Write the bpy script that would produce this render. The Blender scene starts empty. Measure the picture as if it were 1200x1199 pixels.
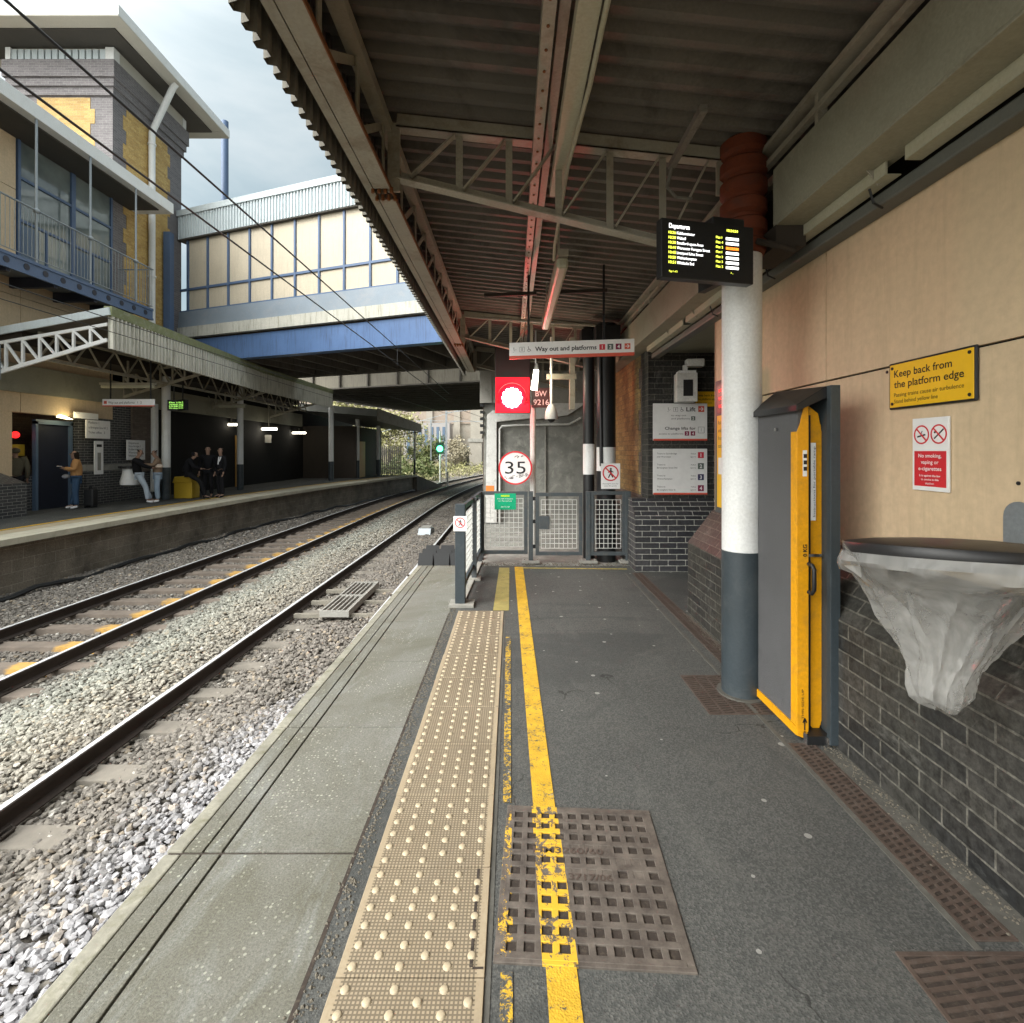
import bpy, bmesh, math, random
import numpy as np
from mathutils import Vector, Matrix
from mathutils import noise as mnoise
R = math.radians
random.seed(7)
S = bpy.context.scene
COL = S.collection

# ---------------------------------------------------------------- camera, sky, sun, exposure
cam = bpy.data.cameras.new('camera'); co = bpy.data.objects.new('camera', cam); COL.objects.link(co)
co.location = (0, 0, 1.55); co.rotation_euler = (R(90), 0, 0)
cam.sensor_width = 36; cam.lens = 18.0; cam.shift_y = -0.058; cam.clip_start = .05; cam.clip_end = 2000
S.camera = co
SUN_EL, SUN_AZ = R(42), R(-128)          # azimuth measured from +Y towards +X
W = bpy.data.worlds.new('World'); S.world = W; W.use_nodes = True
wn, wl = W.node_tree.nodes, W.node_tree.links
wn.clear()
wo = wn.new('ShaderNodeOutputWorld'); bg = wn.new('ShaderNodeBackground')
sky = wn.new('ShaderNodeTexSky'); sky.sky_type = 'NISHITA'; sky.sun_disc = False
sky.sun_elevation = SUN_EL; sky.sun_rotation = SUN_AZ; sky.air_density = 1.2; sky.dust_density = 2.5
tc = wn.new('ShaderNodeTexCoord'); mp = wn.new('ShaderNodeMapping'); mp.inputs['Scale'].default_value = (1.0, 1.0, 2.6)
n1 = wn.new('ShaderNodeTexNoise'); n1.inputs['Scale'].default_value = 2.1; n1.inputs['Detail'].default_value = 7; n1.inputs['Roughness'].default_value = .52; n1.inputs['Distortion'].default_value = .35
cr = wn.new('ShaderNodeValToRGB')
cr.color_ramp.elements[0].position = .32; cr.color_ramp.elements[0].color = (1.35, 1.8, 2.0, 1)
cr.color_ramp.elements[1].position = .62; cr.color_ramp.elements[1].color = (2.8, 3.08, 3.12, 1)
e = cr.color_ramp.elements.new(.46); e.color = (1.9, 2.35, 2.5, 1)
mx = wn.new('ShaderNodeMix'); mx.data_type = 'RGBA'; mx.inputs[0].default_value = .88
wl.new(tc.outputs['Generated'], mp.inputs[0]); wl.new(mp.outputs[0], n1.inputs['Vector']); wl.new(n1.outputs['Fac'], cr.inputs[0])
wl.new(sky.outputs[0], mx.inputs[6]); wl.new(cr.outputs[0], mx.inputs[7]); 
# the clouds are far brighter around the hidden sun, behind and to the left
vm = wn.new('ShaderNodeVectorMath'); vm.operation = 'DOT_PRODUCT'; vm.inputs[1].default_value = (math.sin(SUN_AZ)*math.cos(SUN_EL), math.cos(SUN_AZ)*math.cos(SUN_EL), math.sin(SUN_EL))
wl.new(tc.outputs['Generated'], vm.inputs[0])
mr = wn.new('ShaderNodeMapRange'); mr.inputs[1].default_value = -.05; mr.inputs[2].default_value = 1; wl.new(vm.outputs['Value'], mr.inputs[0])
pw = wn.new('ShaderNodeMath'); pw.operation = 'POWER'; pw.inputs[1].default_value = 3.2; wl.new(mr.outputs[0], pw.inputs[0])
gl = wn.new('ShaderNodeMix'); gl.data_type = 'RGBA'; gl.blend_type = 'ADD'; gl.clamp_result = False; gl.inputs[7].default_value = (34, 33.6, 32, 1)
wl.new(pw.outputs[0], gl.inputs[0]); wl.new(mx.outputs[2], gl.inputs[6]); wl.new(gl.outputs[2], bg.inputs[0]); wl.new(bg.outputs[0], wo.inputs[0])
bg.inputs['Strength'].default_value = .12
sl = bpy.data.lights.new('sun', 'SUN'); so = bpy.data.objects.new('sun', sl); COL.objects.link(so)
sl.energy = .8; sl.angle = R(25); sl.color = (1, .97, .92)
so.rotation_euler = (R(90) - SUN_EL, 0, R(180) - SUN_AZ)
so.location = (-30, 10, 40)
vs = S.view_settings; vs.view_transform = 'Standard'; vs.look = 'None'; vs.gamma = 1; vs.exposure = 1.12
S.render.engine = 'CYCLES'; S.cycles.use_denoising = True
S.cycles.max_bounces = 8; S.cycles.diffuse_bounces = 5; S.cycles.transparent_max_bounces = 12
S.cycles.sample_clamp_indirect = 6

# ---------------------------------------------------------------- materials
M = {}
def new_mat(name):
    m = bpy.data.materials.new(name); m.use_nodes = True
    nt = m.node_tree; b = nt.nodes['Principled BSDF']
    return m, nt.nodes, nt.links, b
def mixc(N, L, fac, a, b, bt='MIX'):
    x = N.new('ShaderNodeMix'); x.data_type = 'RGBA'; x.blend_type = bt
    for i, v in ((0, fac), (6, a), (7, b)):
        if isinstance(v, (int, float)): x.inputs[i].default_value = v
        elif isinstance(v, tuple): x.inputs[i].default_value = (*v[:3], 1)
        else: L.new(v, x.inputs[i])
    return x.outputs[2]
def math_n(N, L, op, a, b=0.0, c=None):
    x = N.new('ShaderNodeMath'); x.operation = op
    for i, v in ((0, a), (1, b), (2, c)):
        if v is None: continue
        if isinstance(v, (int, float)): x.inputs[i].default_value = v
        else: L.new(v, x.inputs[i])
    return x.outputs[0]
def ramp(N, L, fac, p0, p1, c0=(0, 0, 0), c1=(1, 1, 1)):
    x = N.new('ShaderNodeValToRGB'); x.color_ramp.elements[0].position = p0; x.color_ramp.elements[1].position = p1
    x.color_ramp.elements[0].color = (*c0, 1); x.color_ramp.elements[1].color = (*c1, 1); L.new(fac, x.inputs[0]); return x.outputs[0]
def noise(N, L, scale, detail=4, rough=.6, vec=None, stretch=None, dist=0):
    n = N.new('ShaderNodeTexNoise'); n.inputs['Scale'].default_value = scale; n.inputs['Detail'].default_value = detail
    n.inputs['Roughness'].default_value = rough; n.inputs['Distortion'].default_value = dist
    if vec is None:
        g = N.new('ShaderNodeNewGeometry'); vec = g.outputs['Position']
    if stretch:
        mpp = N.new('ShaderNodeMapping'); mpp.inputs['Scale'].default_value = stretch; L.new(vec, mpp.inputs[0]); vec = mpp.outputs[0]
    L.new(vec, n.inputs['Vector']); return n.outputs['Fac']
def bump(N, L, b, h, strength=.3, dist=.01):
    x = N.new('ShaderNodeBump'); x.inputs['Strength'].default_value = strength; x.inputs['Distance'].default_value = dist
    L.new(h, x.inputs['Height']); L.new(x.outputs[0], b.inputs['Normal'])
def mat(name, col, rough=.6, metal=0, var=.18, scale=3.0, fine=60, streak=0, dirt=None, dirt_amt=.5, bmp=.15, spec=.4):
    """painted or raw surface: blotches, fine grain, optional run-off streaks and dirt patches"""
    m, N, L, b = new_mat(name)
    lo = tuple(c*(1-var) for c in col); hi = tuple(min(1, c*(1+var)) for c in col)
    a = noise(N, L, scale, 5, .65); c = mixc(N, L, ramp(N, L, a, .3, .7), lo, hi)
    f = noise(N, L, fine, 3, .6)
    c = mixc(N, L, ramp(N, L, f, .3, .75), c, tuple(x*.82 for x in col)) if fine and var > 0 else c
    if streak:
        s = noise(N, L, 5, 5, .7, stretch=(3, 3, .25)); c = mixc(N, L, math_n(N, L, 'MULTIPLY', ramp(N, L, s, .5, .72), streak), c, dirt or tuple(x*.35 for x in col))
    if dirt and not streak:
        s = noise(N, L, scale*1.7, 6, .72, dist=.6); c = mixc(N, L, math_n(N, L, 'MULTIPLY', ramp(N, L, s, .5, .68), dirt_amt), c, dirt)
    L.new(c, b.inputs['Base Color'])
    rr = N.new('ShaderNodeMapRange'); rr.inputs[3].default_value = max(.05, rough-.1); rr.inputs[4].default_value = min(1, rough+.12); L.new(a, rr.inputs[0]); L.new(rr.outputs[0], b.inputs['Roughness'])
    b.inputs['Metallic'].default_value = metal; b.inputs['Specular IOR Level'].default_value = spec
    if bmp: bump(N, L, b, f, bmp, .004)
    M[name] = m; return m
def brick(name, c1, c2, mortar, bw=.225, bh=.075, ms=.010, var=.3, dirt=(.03, .03, .028), dirt_amt=.5, rough=.65, eff=0.0, spec=.3):
    m, N, L, b = new_mat(name)
    uv = N.new('ShaderNodeUVMap'); t = N.new('ShaderNodeTexBrick'); L.new(uv.outputs[0], t.inputs['Vector'])
    t.inputs['Scale'].default_value = 1; t.inputs['Brick Width'].default_value = bw; t.inputs['Row Height'].default_value = bh
    t.inputs['Mortar Size'].default_value = ms/2; t.inputs['Mortar Smooth'].default_value = .25; t.inputs['Bias'].default_value = 0
    t.inputs['Color1'].default_value = (*c1, 1); t.inputs['Color2'].default_value = (*c2, 1); t.inputs['Mortar'].default_value = (*mortar, 1)
    c = t.outputs['Color']
    a = noise(N, L, 1.3, 6, .7); c = mixc(N, L, math_n(N, L, 'MULTIPLY', ramp(N, L, a, .42, .7), dirt_amt), c, dirt)
    f = noise(N, L, 35, 3, .7); c = mixc(N, L, var, c, mixc(N, L, ramp(N, L, f, .3, .7), (0, 0, 0), (1, 1, 1)), 'OVERLAY')
    if eff:
        s = noise(N, L, 2.2, 7, .75, dist=1); c = mixc(N, L, math_n(N, L, 'MULTIPLY', ramp(N, L, s, .58, .78), eff), c, (.35, .35, .32))
    L.new(c, b.inputs['Base Color']); b.inputs['Roughness'].default_value = rough; b.inputs['Specular IOR Level'].default_value = spec
    h = math_n(N, L, 'SUBTRACT', math_n(N, L, 'MULTIPLY', f, .25), t.outputs['Fac'])
    bump(N, L, b, h, .55, .006); M[name] = m; return m
def emit(name, col, strength):
    m, N, L, b = new_mat(name); b.inputs['Base Color'].default_value = (*[min(1, c) for c in col], 1)
    b.inputs['Emission Color'].default_value = (*col, 1); b.inputs['Emission Strength'].default_value = strength; M[name] = m; return m
def flat(name, col, rough=.5, metal=0, spec=.4):
    m, N, L, b = new_mat(name); n = noise(N, L, 14, 4, .6)
    L.new(mixc(N, L, ramp(N, L, n, .3, .8), tuple(c*.9 for c in col), col), b.inputs['Base Color'])
    b.inputs['Roughness'].default_value = rough; b.inputs['Metallic'].default_value = metal; b.inputs['Specular IOR Level'].default_value = spec; M[name] = m; return m


mat('coping_nose', (.25, .24, .195), .85, var=.4, scale=5, fine=45, dirt=(.13, .125, .075), dirt_amt=.8, bmp=.5)
mat('far_coping_stone', (.50, .47, .37), .85, var=.2, scale=2, dirt=(.25, .23, .16), dirt_amt=.5)
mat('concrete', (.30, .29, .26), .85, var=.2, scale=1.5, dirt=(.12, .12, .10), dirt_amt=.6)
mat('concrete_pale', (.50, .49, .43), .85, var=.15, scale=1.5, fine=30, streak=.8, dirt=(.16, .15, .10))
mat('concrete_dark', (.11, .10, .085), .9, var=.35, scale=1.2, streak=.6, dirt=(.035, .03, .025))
mat('canopy_sheet', (.130, .116, .097), .75, var=.22, scale=.9, streak=0, dirt=(.04, .034, .028), dirt_amt=.7)
mat('canopy_steel', (.34, .315, .25), .55, var=.15, scale=2.2, dirt=(.15, .11, .07), dirt_amt=.6)
mat('canopy_green', (.29, .28, .21), .6, var=.1, scale=1.5, dirt=(.16, .15, .11), dirt_amt=.45)
mat('girder_paint', (.19, .175, .14), .8, var=.2, scale=1.0, streak=.6, dirt=(.07, .06, .045))
mat('grit_mix', (.13, .115, .09), .9, var=.6, scale=60)
mat('rusty_edge', (.20, .075, .025), .8, var=.3, scale=9)
mat('fascia_weathered', (.16, .15, .125), .8, var=.2, scale=2, streak=.7, dirt=(.06, .055, .045))
mat('fascia_pale', (.60, .58, .50), .75, var=.12, scale=1.2, streak=.85, dirt=(.16, .15, .10))
mat('cap_moss', (.20, .22, .11), .85, var=.3, scale=3, dirt=(.33, .33, .27), dirt_amt=.5)
mat('cream_panel', (.65, .50, .325), .55, var=.06, scale=.7, fine=25, streak=.38, dirt=(.40, .31, .19), bmp=.03)
mat('cream_board', (.54, .475, .365), .6, var=.08, scale=1.2, fine=30, streak=.35, dirt=(.30, .26, .20), dirt_amt=.4, bmp=.03)
mat('blue_steel', (.085, .155, .31), .45, var=.14, scale=1.2, streak=.7, dirt=(.045, .065, .12))
mat('blue_frame', (.085, .135, .235), .45, var=.1)
mat('grey_blue', (.23, .275, .32), .5, var=.1, scale=1.4, dirt=(.30, .30, .30), dirt_amt=.4)
mat('slate_blue', (.10, .15, .22), .45, var=.1)
mat('zinc_sheet', (.52, .58, .60), .5, var=.08, scale=2, streak=.3, dirt=(.28, .29, .28))
mat('white_paint', (.74, .75, .74), .42, var=.05, scale=2, dirt=(.5, .48, .42), dirt_amt=.25, bmp=.03)
mat('white_chipped', (.66, .66, .63), .5, var=.08, scale=5, fine=50, dirt=(.16, .14, .12), dirt_amt=.35)
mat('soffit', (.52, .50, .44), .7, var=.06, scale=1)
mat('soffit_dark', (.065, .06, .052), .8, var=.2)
mat('slate_paint', (.038, .050, .058), .42, var=.12, scale=3, dirt=(.10, .11, .11), dirt_amt=.3)
mat('black_paint', (.014, .015, .016), .45, var=.2)
mat('black_plastic', (.018, .018, .019), .38, var=.15)
mat('gate_paint', (.065, .078, .085), .5, var=.15, scale=6, dirt=(.13, .11, .09), dirt_amt=.4)
mat('mesh_wire', (.60, .61, .58), .6, var=.1)
mat('galv', (.30, .33, .35), .45, .5, var=.15, scale=5)
mat('rail_side', (.045, .034, .028), .8, .2, var=.3, scale=5)
mat('pale_metal', (.36, .35, .32), .6, .2, var=.25, scale=9)
mat('rail_top', (.72, .73, .74), .5, .25, var=.1)
mat('clip', (.035, .028, .022), .8, var=.2)
mat('duct_orange', (.15, .032, .010), .75, var=.25, scale=6, dirt=(.06, .03, .02), dirt_amt=.5)
mat('yellow_ramp', (.76, .345, .006), .42, var=.08, scale=5, dirt=(.33, .18, .04), dirt_amt=.38, bmp=.03)
mat('grey_grip', (.10, .10, .103), .8, var=.15, scale=3, fine=240, bmp=.6)
mat('gutter', (.125, .13, .115), .5, var=.15)
mat('wood_old', (.25, .23, .19), .85, var=.3, scale=7)
mat('rubber', (.02, .021, .022), .75, var=.3, scale=8)
mat('cast_iron', (.085, .062, .050), .7, .15, var=.35, scale=14, dirt=(.13, .115, .10), dirt_amt=.45)
mat('pit', (.040, .030, .024), .95, var=.5, scale=30, dirt=(.10, .08, .06), dirt_amt=.6)
mat('render_grime', (.21, .21, .19), .9, var=.45, scale=2.6, streak=.0, dirt=(.42, .42, .37), dirt_amt=.45, bmp=.5)
mat('drain_edge', (.095, .092, .08), .9, var=.35, scale=9)
mat('stone_viaduct', (.33, .305, .26), .9, var=.2, scale=.4, fine=6, dirt=(.26, .22, .18), dirt_amt=.5)
mat('far_render', (.34, .32, .31), .8, var=.08, scale=.3)
mat('earth', (.12, .10, .065), .95, var=.3, scale=.6, dirt=(.09, .11, .03), dirt_amt=.6)
mat('grit_yellow', (.55, .36, .03), .5, var=.06)
mat('wood_door', (.48, .27, .07), .55, var=.1)
mat('blue_black', (.018, .022, .038), .5, var=.2)
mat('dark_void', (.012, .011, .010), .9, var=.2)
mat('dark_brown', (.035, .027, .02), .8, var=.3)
mat('trunking', (.42, .405, .30), .5, var=.06, scale=3, dirt=(.34, .32, .2), dirt_amt=.4)
mat('chrome', (.6, .6, .6), .25, 1, var=.02)
brick('brick_black', (.016, .017, .018), (.045, .043, .039), (.11, .105, .09), dirt=(.055, .053, .042), dirt_amt=.6, rough=.5, eff=.4, spec=.4, var=.6)
brick('brick_black_pale_joint', (.026, .027, .032), (.05, .05, .055), (.36, .36, .32), ms=.009, dirt=(.075, .07, .06), dirt_amt=.35, rough=.45, eff=.25, spec=.5)
brick('brick_brown', (.12, .095, .08), (.17, .135, .11), (.085, .075, .062), dirt=(.05, .045, .04), dirt_amt=.5)
brick('brick_yellow', (.52, .36, .125), (.38, .23, .07), (.40, .31, .16), dirt=(.40, .27, .10), dirt_amt=.3, var=.3)
brick('brick_yellow_dirty', (.42, .30, .12), (.26, .18, .075), (.20, .16, .09), dirt=(.08, .06, .035), dirt_amt=.75, var=.4)
brick('brick_grey', (.13, .12, .125), (.18, .165, .17), (.27, .26, .25), dirt=(.11, .10, .10), dirt_amt=.3, var=.25)
brick('block_wall', (.25, .22, .175), (.20, .175, .135), (.33, .30, .25), bw=.45, bh=.225, ms=.012, dirt=(.06, .05, .04), dirt_amt=.8)
brick('far_brick', (.25, .19, .15), (.30, .24, .20), (.33, .30, .27), dirt=(.3, .28, .2), dirt_amt=.4)
flat('sign_white', (.80, .80, .79), .35); flat('sign_red', (.62, .10, .06), .4); flat('ink_black', (.012, .012, .014), .4)
flat('ink_grey', (.20, .20, .20), .5); flat('sign_yellow', (.84, .49, .02), .35); flat('prohibit_red', (.62, .03, .04), .4)
flat('num_red', (.60, .035, .06), .4); flat('num_green', (.10, .13, .115), .4); flat('num_navy', (.035, .035, .10), .4); flat('num_maroon', (.22, .012, .06), .4)
flat('sign_green', (.0, .36, .17), .4); flat('sign_lime', (.45, .68, .03), .4); flat('plate_maroon', (.045, .012, .012), .4); flat('orange_sticker', (.75, .24, .05), .5)
emit('led_white', (1, 1, 1), 1.6); emit('led_yellow', (.85, .95, .08), 1.5); emit('led_orange', (1, .22, .02), 1.3)
emit('led_green', (.4, .9, .15), .6); emit('led_red', (1, .02, .02), .9)
emit('signal_core', (1, .82, .80), 8); emit('signal_red', (1, .0, .02), 1.6); emit('signal_bloom', (1, .0, .02), .42); emit('signal_green', (.10, 1, .40), 2.6)
emit('tube_light', (1, .93, .76), 7); emit('lamp_yellow', (1, .83, .42), 3)

def asphalt(name, paint=None, cover=.5, line=None):
    m, N, L, b = new_mat(name)
    g = N.new('ShaderNodeNewGeometry'); P = g.outputs['Position']
    a = noise(N, L, .9, 6, .65, P); f = noise(N, L, 170, 4, .7, P); v = N.new('ShaderNodeTexVoronoi'); v.inputs['Scale'].default_value = 150; L.new(P, v.inputs['Vector'])
    c = mixc(N, L, ramp(N, L, a, .3, .7), (.052, .055, .053), (.080, .082, .078))
    c = mixc(N, L, ramp(N, L, v.outputs['Color'], .25, .9), mixc(N, L, .22, c, (.0, .0, .0)), mixc(N, L, .08, c, (.5, .48, .42)))
    s = noise(N, L, 3.1, 7, .7, P, dist=.8); c = mixc(N, L, math_n(N, L, 'MULTIPLY', ramp(N, L, s, .55, .75), .4), c, (.11, .105, .092))
    w3 = noise(N, L, .55, 5, .6, P, dist=1.5); c = mixc(N, L, math_n(N, L, 'MULTIPLY', ramp(N, L, w3, .50, .56), .5), c, (.040, .043, .042))
    w4 = noise(N, L, 1.4, 6, .7, P, stretch=(2.2, .5, 1)); c = mixc(N, L, math_n(N, L, 'MULTIPLY', ramp(N, L, w4, .56, .72), .45), c, (.115, .115, .105))
    vc = N.new('ShaderNodeTexVoronoi'); vc.voronoi_dimensions = '2D'; vc.feature = 'DISTANCE_TO_EDGE'; vc.inputs['Scale'].default_value = .9
    dn = N.new('ShaderNodeTexNoise'); dn.inputs['Scale'].default_value = 4; dn.inputs['Detail'].default_value = 5; L.new(P, dn.inputs['Vector'])
    av = N.new('ShaderNodeVectorMath'); av.operation = 'MULTIPLY_ADD'; av.inputs[1].default_value = (.35, .35, 0); L.new(dn.outputs['Color'], av.inputs[0]); L.new(P, av.inputs[2]); L.new(av.outputs[0], vc.inputs['Vector'])
    ck = math_n(N, L, 'MULTIPLY', math_n(N, L, 'LESS_THAN', vc.outputs['Distance'], .0035), math_n(N, L, 'GREATER_THAN', noise(N, L, .8, 3, .5, P), .54)); c = mixc(N, L, math_n(N, L, 'MULTIPLY', ck, .7), c, (.02, .02, .018))
    # trodden-in gum and droppings: small pale discs of their own shape
    vg = N.new('ShaderNodeTexVoronoi'); vg.voronoi_dimensions = '2D'; vg.inputs['Scale'].default_value = 3.3; L.new(P, vg.inputs['Vector'])
    wob = noise(N, L, 30, 2, .5, P); d = math_n(N, L, 'ADD', vg.outputs['Distance'], math_n(N, L, 'MULTIPLY', wob, .02))
    sep = N.new('ShaderNodeSeparateColor'); L.new(vg.outputs['Color'], sep.inputs[0])
    lim = math_n(N, L, 'MULTIPLY_ADD', sep.outputs[1], .040, .026)
    gum = math_n(N, L, 'MULTIPLY', math_n(N, L, 'LESS_THAN', d, lim), math_n(N, L, 'GREATER_THAN', sep.outputs[0], .48))
    c = mixc(N, L, math_n(N, L, 'MULTIPLY', gum, .52), c, (.40, .40, .37))
    if paint:
        wv = noise(N, L, 46, 6, .8, P, dist=.5); w2 = noise(N, L, 5, 4, .6, P)
        k = math_n(N, L, 'ADD', math_n(N, L, 'MULTIPLY', wv, .7), math_n(N, L, 'MULTIPLY', w2, .3))
        worn = ramp(N, L, k, cover-.018, cover+.018, (1, 1, 1), (0, 0, 0))
        pc = mixc(N, L, ramp(N, L, noise(N, L, 8, 5, .7, P), .35, .75), paint, tuple(x*.62 for x in paint))
        c = mixc(N, L, worn, c, pc)
    L.new(c, b.inputs['Base Color']); b.inputs['Roughness'].default_value = .82; b.inputs['Specular IOR Level'].default_value = .35
    bump(N, L, b, math_n(N, L, 'ADD', v.outputs['Distance'], f), .45, .004); M[name] = m
asphalt('asphalt'); asphalt('paint_yellow', (.62, .375, .028), .565); asphalt('paint_worn', (.60, .37, .03), .485); asphalt('paint_faded', (.36, .30, .10), .60)
asphalt('paint_thin', (.42, .34, .10), .56)

def coping_mat():
    m, N, L, b = new_mat('coping'); g = N.new('ShaderNodeNewGeometry'); P = g.outputs['Position']
    a = noise(N, L, 1.1, 7, .7, P, dist=.7); c = mixc(N, L, ramp(N, L, a, .34, .66), (.112, .108, .082), (.172, .170, .152))
    s = noise(N, L, 2.3, 6, .75, P, stretch=(1.6, .45, 1), dist=1.2); c = mixc(N, L, math_n(N, L, 'MULTIPLY', ramp(N, L, s, .52, .70), .55), c, (.225, .235, .225))
    f = noise(N, L, 130, 4, .75, P); c = mixc(N, L, .5, c, mixc(N, L, ramp(N, L, f, .3, .7), (.15, .15, .15), (.85, .85, .85)), 'OVERLAY')
    v = N.new('ShaderNodeTexVoronoi'); v.voronoi_dimensions = '2D'; v.inputs['Scale'].default_value = 55; L.new(P, v.inputs['Vector']); sp = N.new('ShaderNodeSeparateColor'); L.new(v.outputs['Color'], sp.inputs[0])
    k = math_n(N, L, 'MULTIPLY', math_n(N, L, 'LESS_THAN', v.outputs['Distance'], math_n(N, L, 'MULTIPLY', sp.outputs[1], .30)), math_n(N, L, 'GREATER_THAN', sp.outputs[0], .62))
    k = math_n(N, L, 'MULTIPLY', k, ramp(N, L, noise(N, L, 2.6, 4, .6, P), .42, .62)); c = mixc(N, L, math_n(N, L, 'MULTIPLY', k, .8), c, (.40, .41, .33))
    L.new(c, b.inputs['Base Color']); b.inputs['Roughness'].default_value = .85; b.inputs['Specular IOR Level'].default_value = .25; bump(N, L, b, f, .5, .005); M['coping'] = m
coping_mat()
def tactile_mat():
    m, N, L, b = new_mat('tactile')
    g = N.new('ShaderNodeNewGeometry'); P = g.outputs['Position']; sx = N.new('ShaderNodeSeparateXYZ'); L.new(P, sx.inputs[0])
    def tri(o, p):
        t = math_n(N, L, 'PINGPONG', math_n(N, L, 'MULTIPLY', o, 1/p), .5); return math_n(N, L, 'LESS_THAN', t, .21)
    grid = math_n(N, L, 'MAXIMUM', tri(sx.outputs[0], .0125), tri(sx.outputs[1], .0125))
    inside = math_n(N, L, 'MULTIPLY', math_n(N, L, 'GREATER_THAN', sx.outputs[0], -.497), math_n(N, L, 'LESS_THAN', sx.outputs[0], -.104))
    grid = math_n(N, L, 'MULTIPLY', grid, inside)
    a = noise(N, L, 2.2, 6, .7, P); c = mixc(N, L, ramp(N, L, a, .3, .72), (.27, .215, .14), (.37, .305, .21))
    f = noise(N, L, 90, 3, .6, P); c = mixc(N, L, ramp(N, L, f, .45, .8), c, (.27, .21, .13)); c = mixc(N, L, math_n(N, L, 'MULTIPLY', ramp(N, L, noise(N, L, 5, 7, .75, P, dist=1), .5, .68), .45), c, (.20, .165, .12))
    c = mixc(N, L, math_n(N, L, 'MULTIPLY', grid, .78), c, (.095, .075, .05))
    L.new(c, b.inputs['Base Color']); b.inputs['Roughness'].default_value = .75
    bump(N, L, b, math_n(N, L, 'MULTIPLY', grid, -1.0), .6, .003); M['tactile'] = m
tactile_mat()
mat('dome', (.42, .35, .24), .6, var=.1, scale=12)

def iron_painted():
    m, N, L, b = new_mat('iron_painted')
    g = N.new('ShaderNodeNewGeometry'); P = g.outputs['Position']; sx = N.new('ShaderNodeSeparateXYZ'); L.new(P, sx.inputs[0])
    a = noise(N, L, 14, 5, .7, P); c = mixc(N, L, ramp(N, L, a, .3, .7), (.050, .041, .035), (.150, .128, .108))
    X = math_n(N, L, 'MULTIPLY_ADD', sx.outputs[1], .0093, sx.outputs[0])     # the painted lines cross the cover
    wv = math_n(N, L, 'ADD', math_n(N, L, 'MULTIPLY', noise(N, L, 30, 6, .8, P, dist=.5), .7), math_n(N, L, 'MULTIPLY', noise(N, L, 7, 3, .6, P), .3))
    w1 = math_n(N, L, 'MULTIPLY', math_n(N, L, 'GREATER_THAN', X, .106), math_n(N, L, 'LESS_THAN', X, .214))
    w1 = math_n(N, L, 'MULTIPLY', w1, math_n(N, L, 'LESS_THAN', wv, .525))
    w2 = math_n(N, L, 'MULTIPLY', math_n(N, L, 'GREATER_THAN', X, -.03), math_n(N, L, 'LESS_THAN', X, .018))
    w2 = math_n(N, L, 'MULTIPLY', w2, math_n(N, L, 'LESS_THAN', wv, .46))
    w = math_n(N, L, 'MAXIMUM', w1, w2)
    c = mixc(N, L, w, c, (.62, .375, .028)); L.new(c, b.inputs['Base Color'])
    b.inputs['Metallic'].default_value = .1; b.inputs['Roughness'].default_value = .62
    bump(N, L, b, noise(N, L, 60, 3, .6, P), .3, .003); M['iron_painted'] = m
iron_painted()

def glass_mat():
    m, N, L, b = new_mat('window_glass')
    n = noise(N, L, .6, 4, .6); L.new(mixc(N, L, ramp(N, L, n, .35, .7), (.08, .10, .10), (.24, .28, .27)), b.inputs['Base Color'])  # pale blotches put the greenish sky reflection into the glass colour
    b.inputs['Roughness'].default_value = .06; b.inputs['Specular IOR Level'].default_value = .9; M['window_glass'] = m
    m, N, L, b = new_mat('bag_plastic'); tr = N.new('ShaderNodeBsdfTranslucent'); tp = N.new('ShaderNodeBsdfTransparent'); ms = N.new('ShaderNodeMixShader'); m2 = N.new('ShaderNodeMixShader')
    b.inputs['Base Color'].default_value = (.50, .50, .485, 1); b.inputs['Roughness'].default_value = .14; b.inputs['Specular IOR Level'].default_value = .9; tr.inputs[0].default_value = (.55, .54, .50, 1); tp.inputs[0].default_value = (.92, .92, .9, 1)
    
    rn = N.new('ShaderNodeTexNoise'); rn.noise_type = 'RIDGED_MULTIFRACTAL'; rn.inputs['Scale'].default_value = 5.5; rn.inputs['Detail'].default_value = 3; rn.inputs['Distortion'].default_value = 1.4
    gg = N.new('ShaderNodeNewGeometry'); mq = N.new('ShaderNodeMapping'); mq.inputs['Scale'].default_value = (1, 1, .42); mq.inputs['Rotation'].default_value = (0, .35, 0); L.new(gg.outputs['Position'], mq.inputs[0]); L.new(mq.outputs[0], rn.inputs['Vector'])
    bump(N, L, b, rn.outputs['Fac'], .55, .012)
    ms.inputs[0].default_value = .22; L.new(b.outputs[0], ms.inputs[1]); L.new(tr.outputs[0], ms.inputs[2])
    L.new(math_n(N, L, 'MULTIPLY_ADD', ramp(N, L, noise(N, L, 6, 4, .6, stretch=(1, 1, .5), dist=1.5), .3, .7), .34, .36), m2.inputs[0]); L.new(ms.outputs[0], m2.inputs[1]); L.new(tp.outputs[0], m2.inputs[2])
    L.new(m2.outputs[0], N['Material Output'].inputs[0]); M['bag_plastic'] = m
glass_mat()
def attr_mat(name, rough=.85):
    m, N, L, b = new_mat(name); a = N.new('ShaderNodeAttribute'); a.attribute_name = 'tint'
    f = noise(N, L, 60, 3, .6); L.new(mixc(N, L, .35, a.outputs['Color'], mixc(N, L, ramp(N, L, f, .2, .8), (0, 0, 0), (1, 1, 1)), 'OVERLAY'), b.inputs['Base Color'])
    b.inputs['Roughness'].default_value = rough; M[name] = m
attr_mat('stone')
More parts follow.
